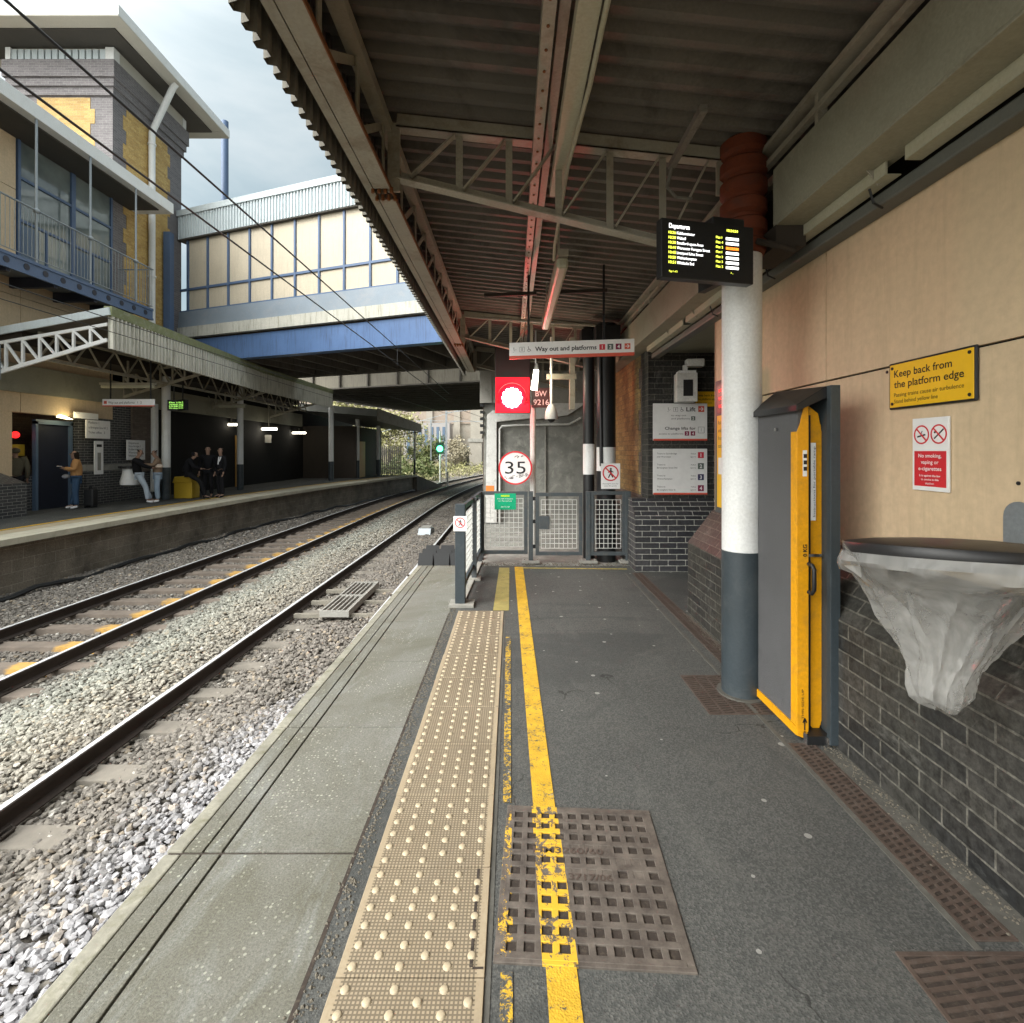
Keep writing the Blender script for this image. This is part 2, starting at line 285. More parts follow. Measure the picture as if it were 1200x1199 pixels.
def leaf_mat(name, c1, c2):
    m, N, L, b = new_mat(name); n = noise(N, L, .9, 4, .7); n2 = noise(N, L, 9, 2, .5)
    c = mixc(N, L, ramp(N, L, n, .35, .65), c1, c2); c = mixc(N, L, ramp(N, L, n2, .3, .8), c, tuple(x*1.3 for x in c2))
    L.new(c, b.inputs['Base Color']); b.inputs['Roughness'].default_value = .7; M[name] = m
leaf_mat('leaf_spring', (.17, .165, .065), (.30, .29, .13)); leaf_mat('leaf_dark', (.05, .075, .02), (.11, .13, .04)); leaf_mat('leaf_dry', (.20, .17, .11), (.31, .275, .19))
mat('bark', (.12, .10, .08), .9)
def ballast_mat():
    m, N, L, b = new_mat('ballast_bed')
    g = N.new('ShaderNodeNewGeometry'); P = g.outputs['Position']
    v = N.new('ShaderNodeTexVoronoi'); v.inputs['Scale'].default_value = 16; L.new(P, v.inputs['Vector'])
    c = mixc(N, L, ramp(N, L, noise(N, L, .7, 5, .6, P), .35, .65), (.17, .135, .105), (.26, .25, .22))
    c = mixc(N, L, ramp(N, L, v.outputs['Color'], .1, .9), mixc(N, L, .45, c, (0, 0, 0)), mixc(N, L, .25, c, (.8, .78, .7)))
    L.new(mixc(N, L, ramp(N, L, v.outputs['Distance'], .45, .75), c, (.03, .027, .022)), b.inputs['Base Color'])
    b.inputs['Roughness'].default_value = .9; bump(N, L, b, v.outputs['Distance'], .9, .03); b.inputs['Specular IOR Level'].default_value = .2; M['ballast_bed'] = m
ballast_mat()

# ---------------------------------------------------------------- mesh helpers
LOC = {}
class Face:
    """a flat frame: origin, unit right, unit up; pt(a, b, d) is a right, b up, d out of the face"""
    def __init__(s, O, u, v=(0, 0, 1)):
        s.O = Vector(O); s.u = Vector(u).normalized(); s.v = Vector(v).normalized(); s.n = s.u.cross(s.v)
    def pt(s, a, b, d=0): return s.O + s.u*a + s.v*b + s.n*d
class MB:
    def __init__(s): s.v = []; s.f = []
    def add(s, vs, fs):
        k = len(s.v); s.v += [tuple(v) for v in vs]; s.f += [tuple(i+k for i in f) for f in fs]; return s
    def box(s, x0, x1, y0, y1, z0, z1):
        return s.add([(x0, y0, z0), (x1, y0, z0), (x1, y1, z0), (x0, y1, z0), (x0, y0, z1), (x1, y0, z1), (x1, y1, z1), (x0, y1, z1)],
                     [(0, 3, 2, 1), (4, 5, 6, 7), (0, 1, 5, 4), (1, 2, 6, 5), (2, 3, 7, 6), (3, 0, 4, 7)])
    def rect(s, F, a0, a1, b0, b1, d0, d1): return s.poly(F, [(a0, b0), (a1, b0), (a1, b1), (a0, b1)], d0, d1)
    def poly(s, F, pts, d0, d1):
        n = len(pts); vs = [F.pt(a, b, d0) for a, b in pts] + [F.pt(a, b, d1) for a, b in pts]
        return s.add(vs, [tuple(range(n-1, -1, -1)), tuple(range(n, 2*n))] + [(i, (i+1) % n, n+(i+1) % n, n+i) for i in range(n)])
    def disc(s, F, a, b, r, d0, d1, n=24): return s.poly(F, [(a+r*math.cos(2*math.pi*i/n), b+r*math.sin(2*math.pi*i/n)) for i in range(n)], d0, d1)
    def ring(s, F, a, b, r0, r1, d0, d1, n=32):
        vs = []
        for r, d in ((r0, d0), (r1, d0), (r1, d1), (r0, d1)): vs += [F.pt(a+r*math.cos(2*math.pi*i/n), b+r*math.sin(2*math.pi*i/n), d) for i in range(n)]
        fs = []
        for q in range(4):
            for i in range(n): fs.append((q*n+i, q*n+(i+1) % n, ((q+1) % 4)*n+(i+1) % n, ((q+1) % 4)*n+i))
        return s.add(vs, fs)
    def bar(s, F, p, q, w, d0, d1):
        p = Vector((p[0], p[1])); q = Vector((q[0], q[1])); t = (q-p).normalized(); k = Vector((-t.y, t.x))*w/2
        return s.poly(F, [tuple(p-k), tuple(q-k), tuple(q+k), tuple(p+k)], d0, d1)
    def beam(s, p, q, w, h, up=(0, 0, 1)):
        p = Vector(p); q = Vector(q); t = (q-p).normalized(); u = Vector(up)
        if abs(t.dot(u)) > .99: u = Vector((0, 1, 0))
        a = t.cross(u).normalized(); b = a.cross(t).normalized(); vs = []
        for o in (p, q): vs += [o-a*w/2-b*h/2, o+a*w/2-b*h/2, o+a*w/2+b*h/2, o-a*w/2+b*h/2]
        return s.add(vs, [(0, 1, 2, 3), (7, 6, 5, 4), (0, 4, 5, 1), (1, 5, 6, 2), (2, 6, 7, 3), (3, 7, 4, 0)])
    def angle(s, p, q, w=.05, t=.008, up=(0, 0, 1), side=1):
        """an angle iron: one flat leg and one upright leg"""
        p = Vector(p); q = Vector(q); d = (q-p).normalized(); u = Vector(up)
        a = d.cross(u).normalized(); b = a.cross(d).normalized()
        s.beam(p, q, w, t, up); return s.beam(p+b*(w/2-t/2)*side+a*(w/2-t/2), q+b*(w/2-t/2)*side+a*(w/2-t/2), t, w, up)
    def cyl(s, p, q, r, r2=None, n=16): return s.tube([p, q], r, n, r2)
    def tube(s, pts, r, n=8, r2=None, rad=None):
        pts = [Vector(p) for p in pts]; k = len(s.v); m = len(pts)
        t0 = (pts[1]-pts[0]).normalized(); a = t0.cross(Vector((0, 0, 1)))
        if a.length < .01: a = Vector((1, 0, 0))
        a.normalize()
        for i, p in enumerate(pts):
            t = (pts[min(i+1, m-1)]-pts[max(i-1, 0)]).normalized(); a = (a-t*a.dot(t)).normalized(); b = t.cross(a)
            rr = rad[i] if rad else (r if r2 is None else r+(r2-r)*i/(m-1))
            for j in range(n):
                th = 2*math.pi*j/n; s.v.append(tuple(p+(a*math.cos(th)+b*math.sin(th))*rr))
        for i in range(m-1):
            for j in range(n): s.f.append((k+i*n+j, k+i*n+(j+1) % n, k+(i+1)*n+(j+1) % n, k+(i+1)*n+j))
        s.f.append(tuple(k+j for j in range(n-1, -1, -1))); s.f.append(tuple(k+(m-1)*n+j for j in range(n)))
        return s
    def sphere(s, c, r, sz=(1, 1, 1), n=12, m=8):
        c = Vector(c); pr = [(math.sin(math.pi*i/m)*r, -math.cos(math.pi*i/m)*r) for i in range(m+1)]
        k = len(s.v)
        for rr, z in pr:
            for j in range(n): s.v.append((c.x+rr*sz[0]*math.cos(2*math.pi*j/n), c.y+rr*sz[1]*math.sin(2*math.pi*j/n), c.z+z*sz[2]))
        for i in range(m):
            for j in range(n): s.f.append((k+i*n+j, k+i*n+(j+1) % n, k+(i+1)*n+(j+1) % n, k+(i+1)*n+j))
        return s
    def text(s, F, string, a, b, size, d=.001, width=None, align='LEFT', bold=0, th=.0006, maxw=None):
        cu = bpy.data.curves.new('t', 'FONT'); cu.body = string; cu.size = 1; cu.offset = bold; cu.resolution_u = 3
        o = bpy.data.objects.new('t', cu); COL.objects.link(o); bpy.context.view_layer.update()
        me = bpy.data.meshes.new_from_object(o.evaluated_get(bpy.context.evaluated_depsgraph_get()))
        bpy.data.objects.remove(o); bpy.data.curves.remove(cu)
        if not me.vertices: return s
        xs = [v.co.x for v in me.vertices]; x0, x1 = min(xs), max(xs); sy = size/.72; sx = sy
        if width: sx = width/(x1-x0)
        if maxw and (x1-x0)*sx > maxw: sx = maxw/(x1-x0)
        off = {'LEFT': 0, 'CENTER': -(x1-x0)/2*sx, 'RIGHT': -(x1-x0)*sx}[align]
        s.add([F.pt(a+off+(v.co.x-x0)*sx, b+v.co.y*sy, d+th) for v in me.vertices], [tuple(p.vertices) for p in me.polygons]); bpy.data.meshes.remove(me); return s
    def build(s, name, m, parent=None, smooth=False, bevel=0, extra=None, loc=None):
        if not s.v: return None
        me = bpy.data.meshes.new(name); pl = Vector((0, 0, 0)) if parent is None else LOC.get(parent.name, Vector((0, 0, 0)))
        V = np.array(s.v, dtype=float)
        own = pl if loc is None else Vector(loc)
        me.from_pydata((V-np.array(own)).tolist(), [], s.f); me.update()
        uv = me.uv_layers.new(name='UVMap'); nl = len(me.loops)
        if nl < 400000:
            li = np.empty(nl, dtype=int); me.loops.foreach_get('vertex_index', li)
            nf = len(me.polygons); nrm = np.empty(nf*3); me.polygons.foreach_get('normal', nrm); nrm = nrm.reshape(-1, 3)
            tot = np.empty(nf, dtype=int); me.polygons.foreach_get('loop_total', tot); fi = np.repeat(np.arange(nf), tot)
            t = np.stack([-nrm[:, 1], nrm[:, 0], np.zeros(nf)], 1); ln = np.linalg.norm(t, axis=1); flatm = ln < .05
            t[flatm] = (1, 0, 0); ln[flatm] = 1; t /= ln[:, None]; b = np.cross(nrm, t)
            P = V[li]; u = (P*t[fi]).sum(1); w = (P*b[fi]).sum(1); uv.data.foreach_set('uv', np.stack([u, w], 1).ravel())
        me.materials.append(M[m] if isinstance(m, str) else m)
        o = bpy.data.objects.new(name, me); COL.objects.link(o)
        if parent is not None: o.parent = parent; o.location = own-pl; LOC[o.name] = own
        else: o.location = own; LOC[o.name] = own
        if smooth: me.shade_smooth(); me.set_sharp_from_angle(angle=R(40))
        if bevel:
            bv = o.modifiers.new('bevel', 'BEVEL'); bv.width = bevel; bv.segments = 2; bv.limit_method = 'ANGLE'; bv.angle_limit = R(50)
        return o
def tag(o, label=None, cat=None, group=None, kind=None):
    if label: o['label'] = label
    if cat: o['category'] = cat
    if group: o['group'] = group
    if kind: o['kind'] = kind
    return o
def thing(name, loc, label, cat, group=None):
    o = bpy.data.objects.new(name, None); COL.objects.link(o); o.location = loc; o.empty_display_size = .2; LOC[o.name] = Vector(loc)
    return tag(o, label, cat, group)
def copy_tree(o, loc=None, rz=None, parent=None, label=None):
    c = o.copy(); COL.objects.link(c); c.parent = parent
    for ch in o.children: copy_tree(ch, parent=c)
    if loc is not None: c.location = loc
    if rz is not None: c.rotation_euler = (0, 0, rz)
    if label: c['label'] = label
    return c
def struct(o): o['kind'] = 'structure'; return o
def at(px, py, Y): return Vector(((px-600)/600*Y, Y, 1.55-(py-530)/600*Y))

# ================================================================ THE GROUND, TRACKS AND PLATFORMS
m = MB(); m.add([(-400, -60, -1.35), (400, -60, -1.35), (400, 700, -1.35), (-400, 700, -1.35)], [(0, 1, 2, 3)]); struct(m.build('ground', 'earth'))
def curve_x(y): return 0 if y < 20 else (y-20)**2/340.0       # the line bends right beyond the bridge
def yy(a, b, st):
    n = max(1, int(round((b-a)/st))); return [a+(b-a)*i/n for i in range(n+1)]
# ballast bed: a height field that heaps between the tracks
def bed_h(x, y):
    x = x-curve_x(y)
    P = [(-9.6, -1.06), (-8.6, -1.08), (-7.6, -1.13), (-7.15, -1.17), (-6.3, -1.165), (-5.5, -1.17), (-5.15, -1.10), (-4.5, -1.03), (-3.95, -1.07), (-3.6, -1.15), (-3.1, -1.115), (-2.75, -1.06), (-2.1, -1.07), (-1.0, -1.05)]
    for (a, ha), (b, hb) in zip(P, P[1:]):
        if a <= x <= b: return ha+(hb-ha)*(x-a)/(b-a)
    return P[0][1] if x < P[0][0] else P[-1][1]
m = MB(); ys = yy(-4, 20, .5)+yy(21, 110, 1.5); xs = yy(-10.4, 0.2, .14)
for i, y in enumerate(ys):
    for x in xs: m.v.append((x+curve_x(y), y, bed_h(x+curve_x(y), y)+random.uniform(-.012, .012)))
nx = len(xs)
for i in range(len(ys)-1):
    for j in range(nx-1): m.f.append((i*nx+j, i*nx+j+1, (i+1)*nx+j+1, (i+1)*nx+j))
tag(m.build('ballast_bed', 'ballast_bed', smooth=True), 'bed of small crushed stone under and between the two railway tracks', 'ballast', kind='stuff')

def stones(name, n, xr, yr, size, label, seed):
    rng = np.random.default_rng(seed)
    t = (1+5**.5)/2
    V0 = np.array([(-1, t, 0), (1, t, 0), (-1, -t, 0), (1, -t, 0), (0, -1, t), (0, 1, t), (0, -1, -t), (0, 1, -t), (t, 0, -1), (t, 0, 1), (-t, 0, -1), (-t, 0, 1)])/1.9
    F0 = np.array([(0, 11, 5), (0, 5, 1), (0, 1, 7), (0, 7, 10), (0, 10, 11), (1, 5, 9), (5, 11, 4), (11, 10, 2), (10, 7, 6), (7, 1, 8), (3, 9, 4), (3, 4, 2), (3, 2, 6), (3, 6, 8), (3, 8, 9), (4, 9, 5), (2, 4, 11), (6, 2, 10), (8, 6, 7), (9, 8, 1)])
    x = rng.uniform(*xr, n); y = rng.uniform(*yr, n)
    keep = np.ones(n, bool)
    for rx in (-7.13, -5.55, -3.55, -2.07): keep &= np.abs(x-rx) > .085
    # sleepers stay bare beside the rails and between the far pair of rails
    ph = np.abs(((y-.35) % .7)-.35); near_sl = (x > -3.45) & (x < -3.02) & (ph < .10); far_sl = (x > -7.5) & (x < -5.2) & (ph < .12)
    keep &= ~(near_sl & (rng.random(n) < np.where(x < -3.25, .93, .62))); keep &= ~(far_sl & (rng.random(n) < .84))
    keep &= ~((x > -2.98) & (x < -2.48) & (y > 7.8) & (y < 9.8))
    x, y = x[keep], y[keep]; n = len(x)
    s = size*rng.uniform(.65, 1.35, n); sc = np.stack([s*rng.uniform(.8, 1.35, n), s*rng.uniform(.7, 1.1, n), s*rng.uniform(.5, .85, n)], 1)
    V = (V0[None]*(1+rng.uniform(-.34, .3, (n, 12, 1)))+rng.uniform(-.16, .16, (n, 12, 3))) * sc[:, None]
    a, b, c = rng.uniform(0, 6.28, n), rng.uniform(-.5, .5, n), rng.uniform(0, 6.28, n)
    def rz(V, a):
        ca, sa = np.cos(a)[:, None], np.sin(a)[:, None]; return np.stack([V[..., 0]*ca-V[..., 1]*sa, V[..., 0]*sa+V[..., 1]*ca, V[..., 2]], -1)
    def rx_(V, a):
        ca, sa = np.cos(a)[:, None], np.sin(a)[:, None]; return np.stack([V[..., 0], V[..., 1]*ca-V[..., 2]*sa, V[..., 1]*sa+V[..., 2]*ca], -1)
    V = rz(rx_(rz(V, a), b), c)
    off = (y > 20)*(y-20)**2/340.
    P = np.array([(-12, -1.06), (-8.6, -1.08), (-7.6, -1.13), (-7.15, -1.17), (-6.3, -1.165), (-5.5, -1.17), (-5.15, -1.10), (-4.5, -1.03), (-3.95, -1.07), (-3.6, -1.15), (-3.1, -1.115), (-2.75, -1.06), (-2.1, -1.07), (-1.0, -1.05)])
    z = np.interp(x, P[:, 0], P[:, 1]) + rng.uniform(.0, .035, n)
    V += np.stack([x+off, y, z], 1)[:, None]
    me = bpy.data.meshes.new(name); me.vertices.add(n*12); me.vertices.foreach_set('co', V.ravel())
    F = (F0[None]+np.arange(n)[:, None, None]*12).reshape(-1, 3); nf = len(F)
    me.loops.add(nf*3); me.loops.foreach_set('vertex_index', F.ravel().astype(np.int32)); me.polygons.add(nf)
    me.polygons.foreach_set('loop_start', np.arange(nf, dtype=np.int32)*3); me.update(calc_edges=True)
    # tint: brown near the running rails, greenish grey in the six-foot, pale lilac grey by the near platform
    k = rng.random(n); base = np.empty((n, 3)); br = np.array((.190, .172, .150)); gr = np.array((.29, .295, .255)); pale = np.array((.325, .32, .33)); warm = np.array((.42, .33, .22))
    wob = np.sin(y*1.7)*.12+np.sin(y*.6+1)*.15+rng.normal(0, .16, n)
    mid = np.exp(-((x+4.75+wob*.5)/.62)**2)[:, None]; base = br*(1-mid)+gr*mid
    midg = np.exp(-((x+4.2+wob)/.5)**2)[:, None]; base = base*(1-midg*.6)+np.array((.37, .34, .28))*midg*.6
    rim = np.clip(((x+3.05+wob*.7)-(y-2.5)*.17)/.5, 0, 1)*np.clip((6.8+wob*2-y)/1.4, 0, 1)*(y > 0); base = base*(1-rim[:, None])+pale*rim[:, None]
    base = np.where((k < .08)[:, None], base*.6+warm*.4, base); base = base*(rng.uniform(.62, 1.25, n)[:, None])
    base = np.where(((k > .97) & (x < -3))[:, None], np.array((.42, .40, .36)), base)
    col = np.ones((n, 4)); col[:, :3] = np.clip(base, 0.01, .8)
    at_ = me.color_attributes.new('tint', 'FLOAT_COLOR', 'POINT'); at_.data.foreach_set('color', np.repeat(col, 12, axis=0).ravel())
    me.shade_flat(); me.materials.append(M['stone']); o = bpy.data.objects.new(name, me); COL.objects.link(o)
    return tag(o, label, 'ballast', kind='stuff')
stones('ballast_stones', 25000, (-4.9, -1.12), (.8, 5.2), .0235, 'loose grey and pale crushed stones heaped beside the near rail', 1)
stones('ballast_stones', 66000, (-9.4, -1.12), (4.6, 13.5), .0245, 'brown and grey crushed stones around both tracks', 2)
stones('ballast_stones', 36000, (-9.4, -1.12), (13.5, 30), .033, 'crushed stones along the tracks farther under the bridge', 3)

# rails
def rail(x0, label, y0=-3, y1=120):
    prof = [(-.07, 0), (.07, 0), (.07, .012), (.012, .03), (.012, .115), (.035, .125), (.035, .155), (.028, .159), (-.028, .159), (-.035, .155), (-.035, .125), (-.012, .115), (-.012, .03), (-.07, .012)]
    pts = [(x0+curve_x(y), y) for y in yy(y0, 20, 2)+yy(21.5, y1, 2)]
    m = MB(); t = MB(); n = len(prof); zb = -1.079
    for x, y in pts:
        m.v += [(x+a, y, zb+b) for a, b in prof]
    for i in range(len(pts)-1):
        for j in range(n): m.f.append((i*n+j, i*n+(j+1) % n, (i+1)*n+(j+1) % n, (i+1)*n+j))
    for x, y in pts: t.v += [(x-.024, y, zb+.1612), (x+.024, y, zb+.1612)]
    for i in range(len(pts)-1): t.f.append((i*2, i*2+1, i*2+3, i*2+2))
    o = m.build('rail', 'rail_side'); tag(o, label, 'rail', 'rails of the two tracks'); t.build('running_surface', 'rail_top', o)
rail(-7.13, 'far track rail nearest the opposite platform')
rail(-5.55, 'far track rail on the side of the grey middle ballast')
rail(-3.55, 'large dark foreground rail with a shiny top, left rail of the near track')
rail(-2.07, 'rail tight below the near platform edge, seen only beyond the platform end')
# sleepers
def sleeper(x, y, loc_label, clips, orange):
    root = MB().poly(Face((x, y, -1.08), (0, 1, 0), (0, 0, 1)), [(-.125, -.16), (.125, -.16), (.11, 0), (-.11, 0)], -1.22, 1.22)
    o = root.build('sleeper', M['sleeper_orange'] if orange else M['sleeper_mat'], loc=(x, y, -1.08))
    if clips:
        for dx in (-.77, .71) if orange else (-.74, .74):
            c = MB()
            for s in (-1, 1):
                c.box(x+dx+s*.075-.02, x+dx+s*.075+.03, y-.05, y+.05, -1.079, -1.062)
                c.tube([(x+dx+s*.11, y-.05, -1.05), (x+dx+s*.125, y+.03, -1.04), (x+dx+s*.085, y+.05, -1.035), (x+dx+s*.06, y+.0, -1.045), (x+dx+s*.07, y-.045, -1.055)], .009, 6)
            c.build('rail_clip', 'clip', o)
    return o
def sleeper_mats():
    for nm, base in (('sleeper_mat', (.21, .19, .16)), ('sleeper_orange', (.20, .165, .135))):
        m_, N, L, b = new_mat(nm); a = noise(N, L, 4, 5, .7)
        c = mixc(N, L, ramp(N, L, a, .3, .7), tuple(x*.7 for x in base), tuple(x*1.15 for x in base))
        if nm == 'sleeper_orange':
            tcn = N.new('ShaderNodeTexCoord'); sx = N.new('ShaderNodeSeparateXYZ'); L.new(tcn.outputs['Object'], sx.inputs[0])
            ed = math_n(N, L, 'ADD', sx.outputs[0], math_n(N, L, 'MULTIPLY', noise(N, L, 9, 3, .6), .3))
            k = math_n(N, L, 'MULTIPLY', math_n(N, L, 'MULTIPLY', ramp(N, L, ed, .30, .40), math_n(N, L, 'LESS_THAN', sx.outputs[0], .72)), ramp(N, L, noise(N, L, 7, 4, .7), .25, .5)); c = mixc(N, L, math_n(N, L, 'MULTIPLY', k, .85), c, (.62, .36, .08))
        L.new(c, b.inputs['Base Color']); b.inputs['Roughness'].default_value = .9; bump(N, L, b, noise(N, L, 40, 3, .6), .3, .006); M[nm] = m_
sleeper_mats()
for (x0, orange, lab, lab2) in ((-2.81, False, 'pale concrete sleeper of the near track, mostly buried in ballast', 'sleepers of the near track'), (-6.34, True, 'brown sleeper of the far track with an orange stained end', 'sleepers of the far track')):
    A = sleeper(x0, 0, '', True, orange); B_ = sleeper(x0, 0, '', False, orange)
    tag(A, lab, 'sleeper', lab2); tag(B_, lab, 'sleeper', lab2)
    k = 0
    for i in range(2, 110):
        y = i*.7
        src = A if y < 14 else B_
        if i == 2: o = A; o.location = (x0, y, -1.08)
        elif y >= 14 and k == 0: o = B_; o.location = (x0+curve_x(y), y, -1.08); k = 1
        else:
            o = copy_tree(src, (x0+curve_x(y), y, -1.08), -math.atan(max(0, y-20)/170))
# black slatted steel box between the rails, on three timber bearers
g = thing('track_magnet_guard', (-2.74, 8.8, -1.08), 'low rectangular steel grid with dark slots lying on timber bearers between the near rails', 'track grid')
f = MB(); X0, X1, Y0, Y1, z0, z1 = -2.97, -2.52, 7.9, 9.7, -1.0, -.90
for x in (X0, X1-.03): f.box(x, x+.03, Y0, Y1, z0, z1)
for y in (Y0, (Y0+Y1)/2-.02, Y1-.04): f.box(X0+.03, X1-.03, y, y+.04, z0+.002, z1-.002)
f.build('frame', 'pale_metal', g)
s_ = MB()
for k in range(5): s_.box(X0+.03+.079*(k+.55), X0+.03+.079*(k+.55)+.020, Y0+.04, Y1-.04, z0+.01, z1-.006)
s_.build('slats', 'pale_metal', g); MB().box(X0+.03, X1-.03, Y0+.04, Y1-.04, z0-.03, z0-.01).build('tray', 'pit', g)
for y in (8.05, 8.75, 9.45): MB().box(-3.42, -1.9, y-.032, y+.032, -1.05, -.99).build('bearer', 'wood_old', g)
d = thing('track_lubricator', (-2.75, 16.2, -1.05), 'small grey metal box on the ballast beside the near rail beyond the steel grid', 'track box')
F = Face((-2.75, 16.2, -1.05), (1, 0, 0)); MB().poly(Face((-2.95, 16.0, -1.05), (0, 1, 0), (0, 0, 1)), [(0, 0), (.9, 0), (.8, .14), (.12, .2)], 0, .4).build('housing', 'galv', d, bevel=.01)
MB().box(-2.9, -2.6, 16.2, 16.75, -.86, -.84).build('lid', 'pale_metal', d)

# ---- near platform
m = MB(); m.box(-.598, 2.1, -8, 6.98, -.3, 0); m.box(-.598, 3.6, 4.93, 6.98, -.31, -.001); struct(m.build('platform_surface', 'asphalt'))
struct(MB().box(-.60, 1.9, 6.98, 12, -.32, -.02).build('platform_end', 'render_grime'))
struct(MB().box(-1.14, -.62, -8, 7.0, -1.35, -.09).build('platform_wall', 'concrete_dark'))
js = [7.0]; y = 6.505
while y > -8.5: js.append(y); y -= .905
for y1, y0 in zip(js, js[1:]):
    m = MB(); a, b = y0+.006, y1-.005; dz = random.uniform(-.003, .003); sh = lambda y: -.0085*(y-1.4)*-1*1.0
    def P(x, y): return x+max(0, y-1.4)*.0105
    m.poly(Face((0, 0, 0), (1, 0, 0), (0, 1, 0)), [(P(-1.343, a), a), (-.604, a), (-.604, b), (P(-1.343, b), b)], -.085, -.012+dz)
    for u0, u1 in ((-1.278, -1.207), (-1.199, -1.132), (-1.122, -.604)):
        m.poly(Face((0, 0, 0), (1, 0, 0), (0, 1, 0)), [(P(u0, a) if u0 < -.7 else u0, a), (P(u1, a) if u1 < -.7 else u1, a), (P(u1, b) if u1 < -.7 else u1, b), (P(u0, b), b)], -.013+dz, 0+dz)
    o = struct(m.build('coping_slab', 'coping', bevel=.003))
    n_ = MB(); n_.poly(Face((0, 0, 0), (1, 0, 0), (0, 1, 0)), [(P(-1.346, a), a), (P(-1.284, a), a), (P(-1.284, b), b), (P(-1.346, b), b)], -.075, .0+dz); n_.build('nosing', 'coping_nose', o, bevel=.006)
struct(MB().box(-.5995, -.521, -8, 4.98, -.002, .002).build('tarmac_strip', 'asphalt'))
# tactile paving
ty = 4.97; tops = [4.97]; k = 4.70
while k > -4: tops.append(k); k -= .4
for y1, y0 in zip(tops, tops[1:]):
    m = MB(); m.box(-.52+random.uniform(-.002, .002), -.081, y0+.003, y1-.002, -.01, .011)
    o = struct(m.build('tactile_paving', 'tactile', bevel=.002)); d_ = MB()
    if y1 > .9:
        yq = math.floor(y0/.0333)*.0333
        while yq < y1+.02:
            i = int(round(yq/.0333)); 
            for c in range(6):
                if (c+i) % 2 == 0 and y0+.012 < yq < y1-.012:
                    x = -.478+c*.071; n = 10; vs = []; 
                    for r_, z_ in ((.0125, .011), (.0105, .0148), (.0075, .0165)): vs += [(x+1.12*r_*math.cos(6.283*j/n), yq+1.12*r_*math.sin(6.283*j/n), z_) for j in range(n)]
                    fs = [(q*n+j, q*n+(j+1) % n, (q+1)*n+(j+1) % n, (q+1)*n+j) for q in range(2) for j in range(n)]+[tuple(range(2*n, 3*n))]
                    d_.add(vs, fs)
            yq += .0333
        if d_.v: d_.build('blisters', 'dome', o, smooth=True)
struct(MB().box(-.128, -.118, 1.53, 1.89, .0, .0125).build('paving_joint', 'pit'))
struct(MB().box(-.118, -.086, 1.524, 1.530, .0, .0125).build('paving_joint', 'pit'))
# painted lines
def paint(name, pts, mt, z=.0042):
    m = MB(); m.add([(x, y, z) for x, y in pts], [tuple(range(len(pts)))]); return struct(m.build(name, mt))
def band(a0, b0, y0, a1, b1, y1): return [(a0, y0), (b0, y0), (b1, y1), (a1, y1)]
for y0, y1 in ((-8, 1.545), (2.225, 6.9)): 
    f0 = lambda y: .103-.0125*(y-1.4) if y > 1.4 else .103
    f1 = lambda y: .195-.0085*(y-1.4) if y > 1.4 else .195
    paint('yellow_line', band(f0(y0), f1(y0), y0, f0(y1), f1(y1), y1), 'paint_yellow')
paint('worn_line', band(-.034, .002, -8, -.034, .002, 1.525), 'paint_worn'); paint('worn_line', band(-.040, -.004, 2.26, -.052, -.012, 4.3), 'paint_worn')
paint('faded_line', band(-.185, -.03, 5.0, -.17, -.035, 6.85), 'paint_faded'); paint('end_line', [(.12, 6.80), (1.52, 6.74), (1.52, 6.79), (.12, 6.86)], 'paint_thin', .0058)
# slab pads
# manhole cover
g = thing('manhole_cover', (.26, 1.9, 0), 'large square cast iron access cover crossed by the yellow line, lying in the tarmac', 'manhole cover')
ca, sa = math.cos(R(-3.2)), math.sin(R(-3.2)); Cc = Vector((.266, 1.878, 0)); Fm = Face(Cc, (ca, sa, 0), (-sa, ca, 0)); Wc, Hc = .61, .69
m = MB(); a0, b0 = -Wc/2, -Hc/2
for (p, q, r, t) in ((a0, -a0, b0, b0+.022), (a0, -a0, -b0-.022, -b0), (a0, a0+.022, b0+.022, -b0-.022), (-a0-.022, -a0, b0+.022, -b0-.022)): m.rect(Fm, p, q, r, t, -.02, .007)
m.build('frame', 'iron_painted', g, bevel=.002)
MB().rect(Fm, a0+.022, -a0-.022, b0+.022, -b0-.022, -.02, .0005).build('pit_floor', 'pit', g)
m = MB(); nxm, nym = 10, 11; iw = (Wc-.05)/nxm; ih = (Hc-.05)/nym
solid = set([(x, y) for x in range(0, 10) for y in (5, 7) if 1 < x < 7]) | {(8, 6), (7, 6), (8, 5)} 
for i in range(nxm+1):
    a = a0+.025+i*iw; m.rect(Fm, a-.0115, a+.0115, b0+.025, -b0-.025, 0, .0072+random.uniform(0, .0004))
for j in range(nym+1):
    b = b0+.025+j*ih; m.rect(Fm, a0+.025, -a0-.025, b-.012, b+.012, 0, .0078)
for i in range(nxm):
    for j in range(nym):
        if (i, j) in solid: m.rect(Fm, a0+.025+i*iw, a0+.025+(i+1)*iw, b0+.025+j*ih, b0+.025+(j+1)*ih, 0, .0066)
m.build('grid_plate', 'iron_painted', g, bevel=.002)
t = MB(); t.text(Fm, 'HM3260/60', -.19, .085, .030, .0078, width=.27, bold=.02, th=.002); t.text(Fm, '3717/06', -.06, -.035, .028, .0078, width=.16, bold=.02, th=.002); t.build('cast_lettering', 'cast_iron', g)
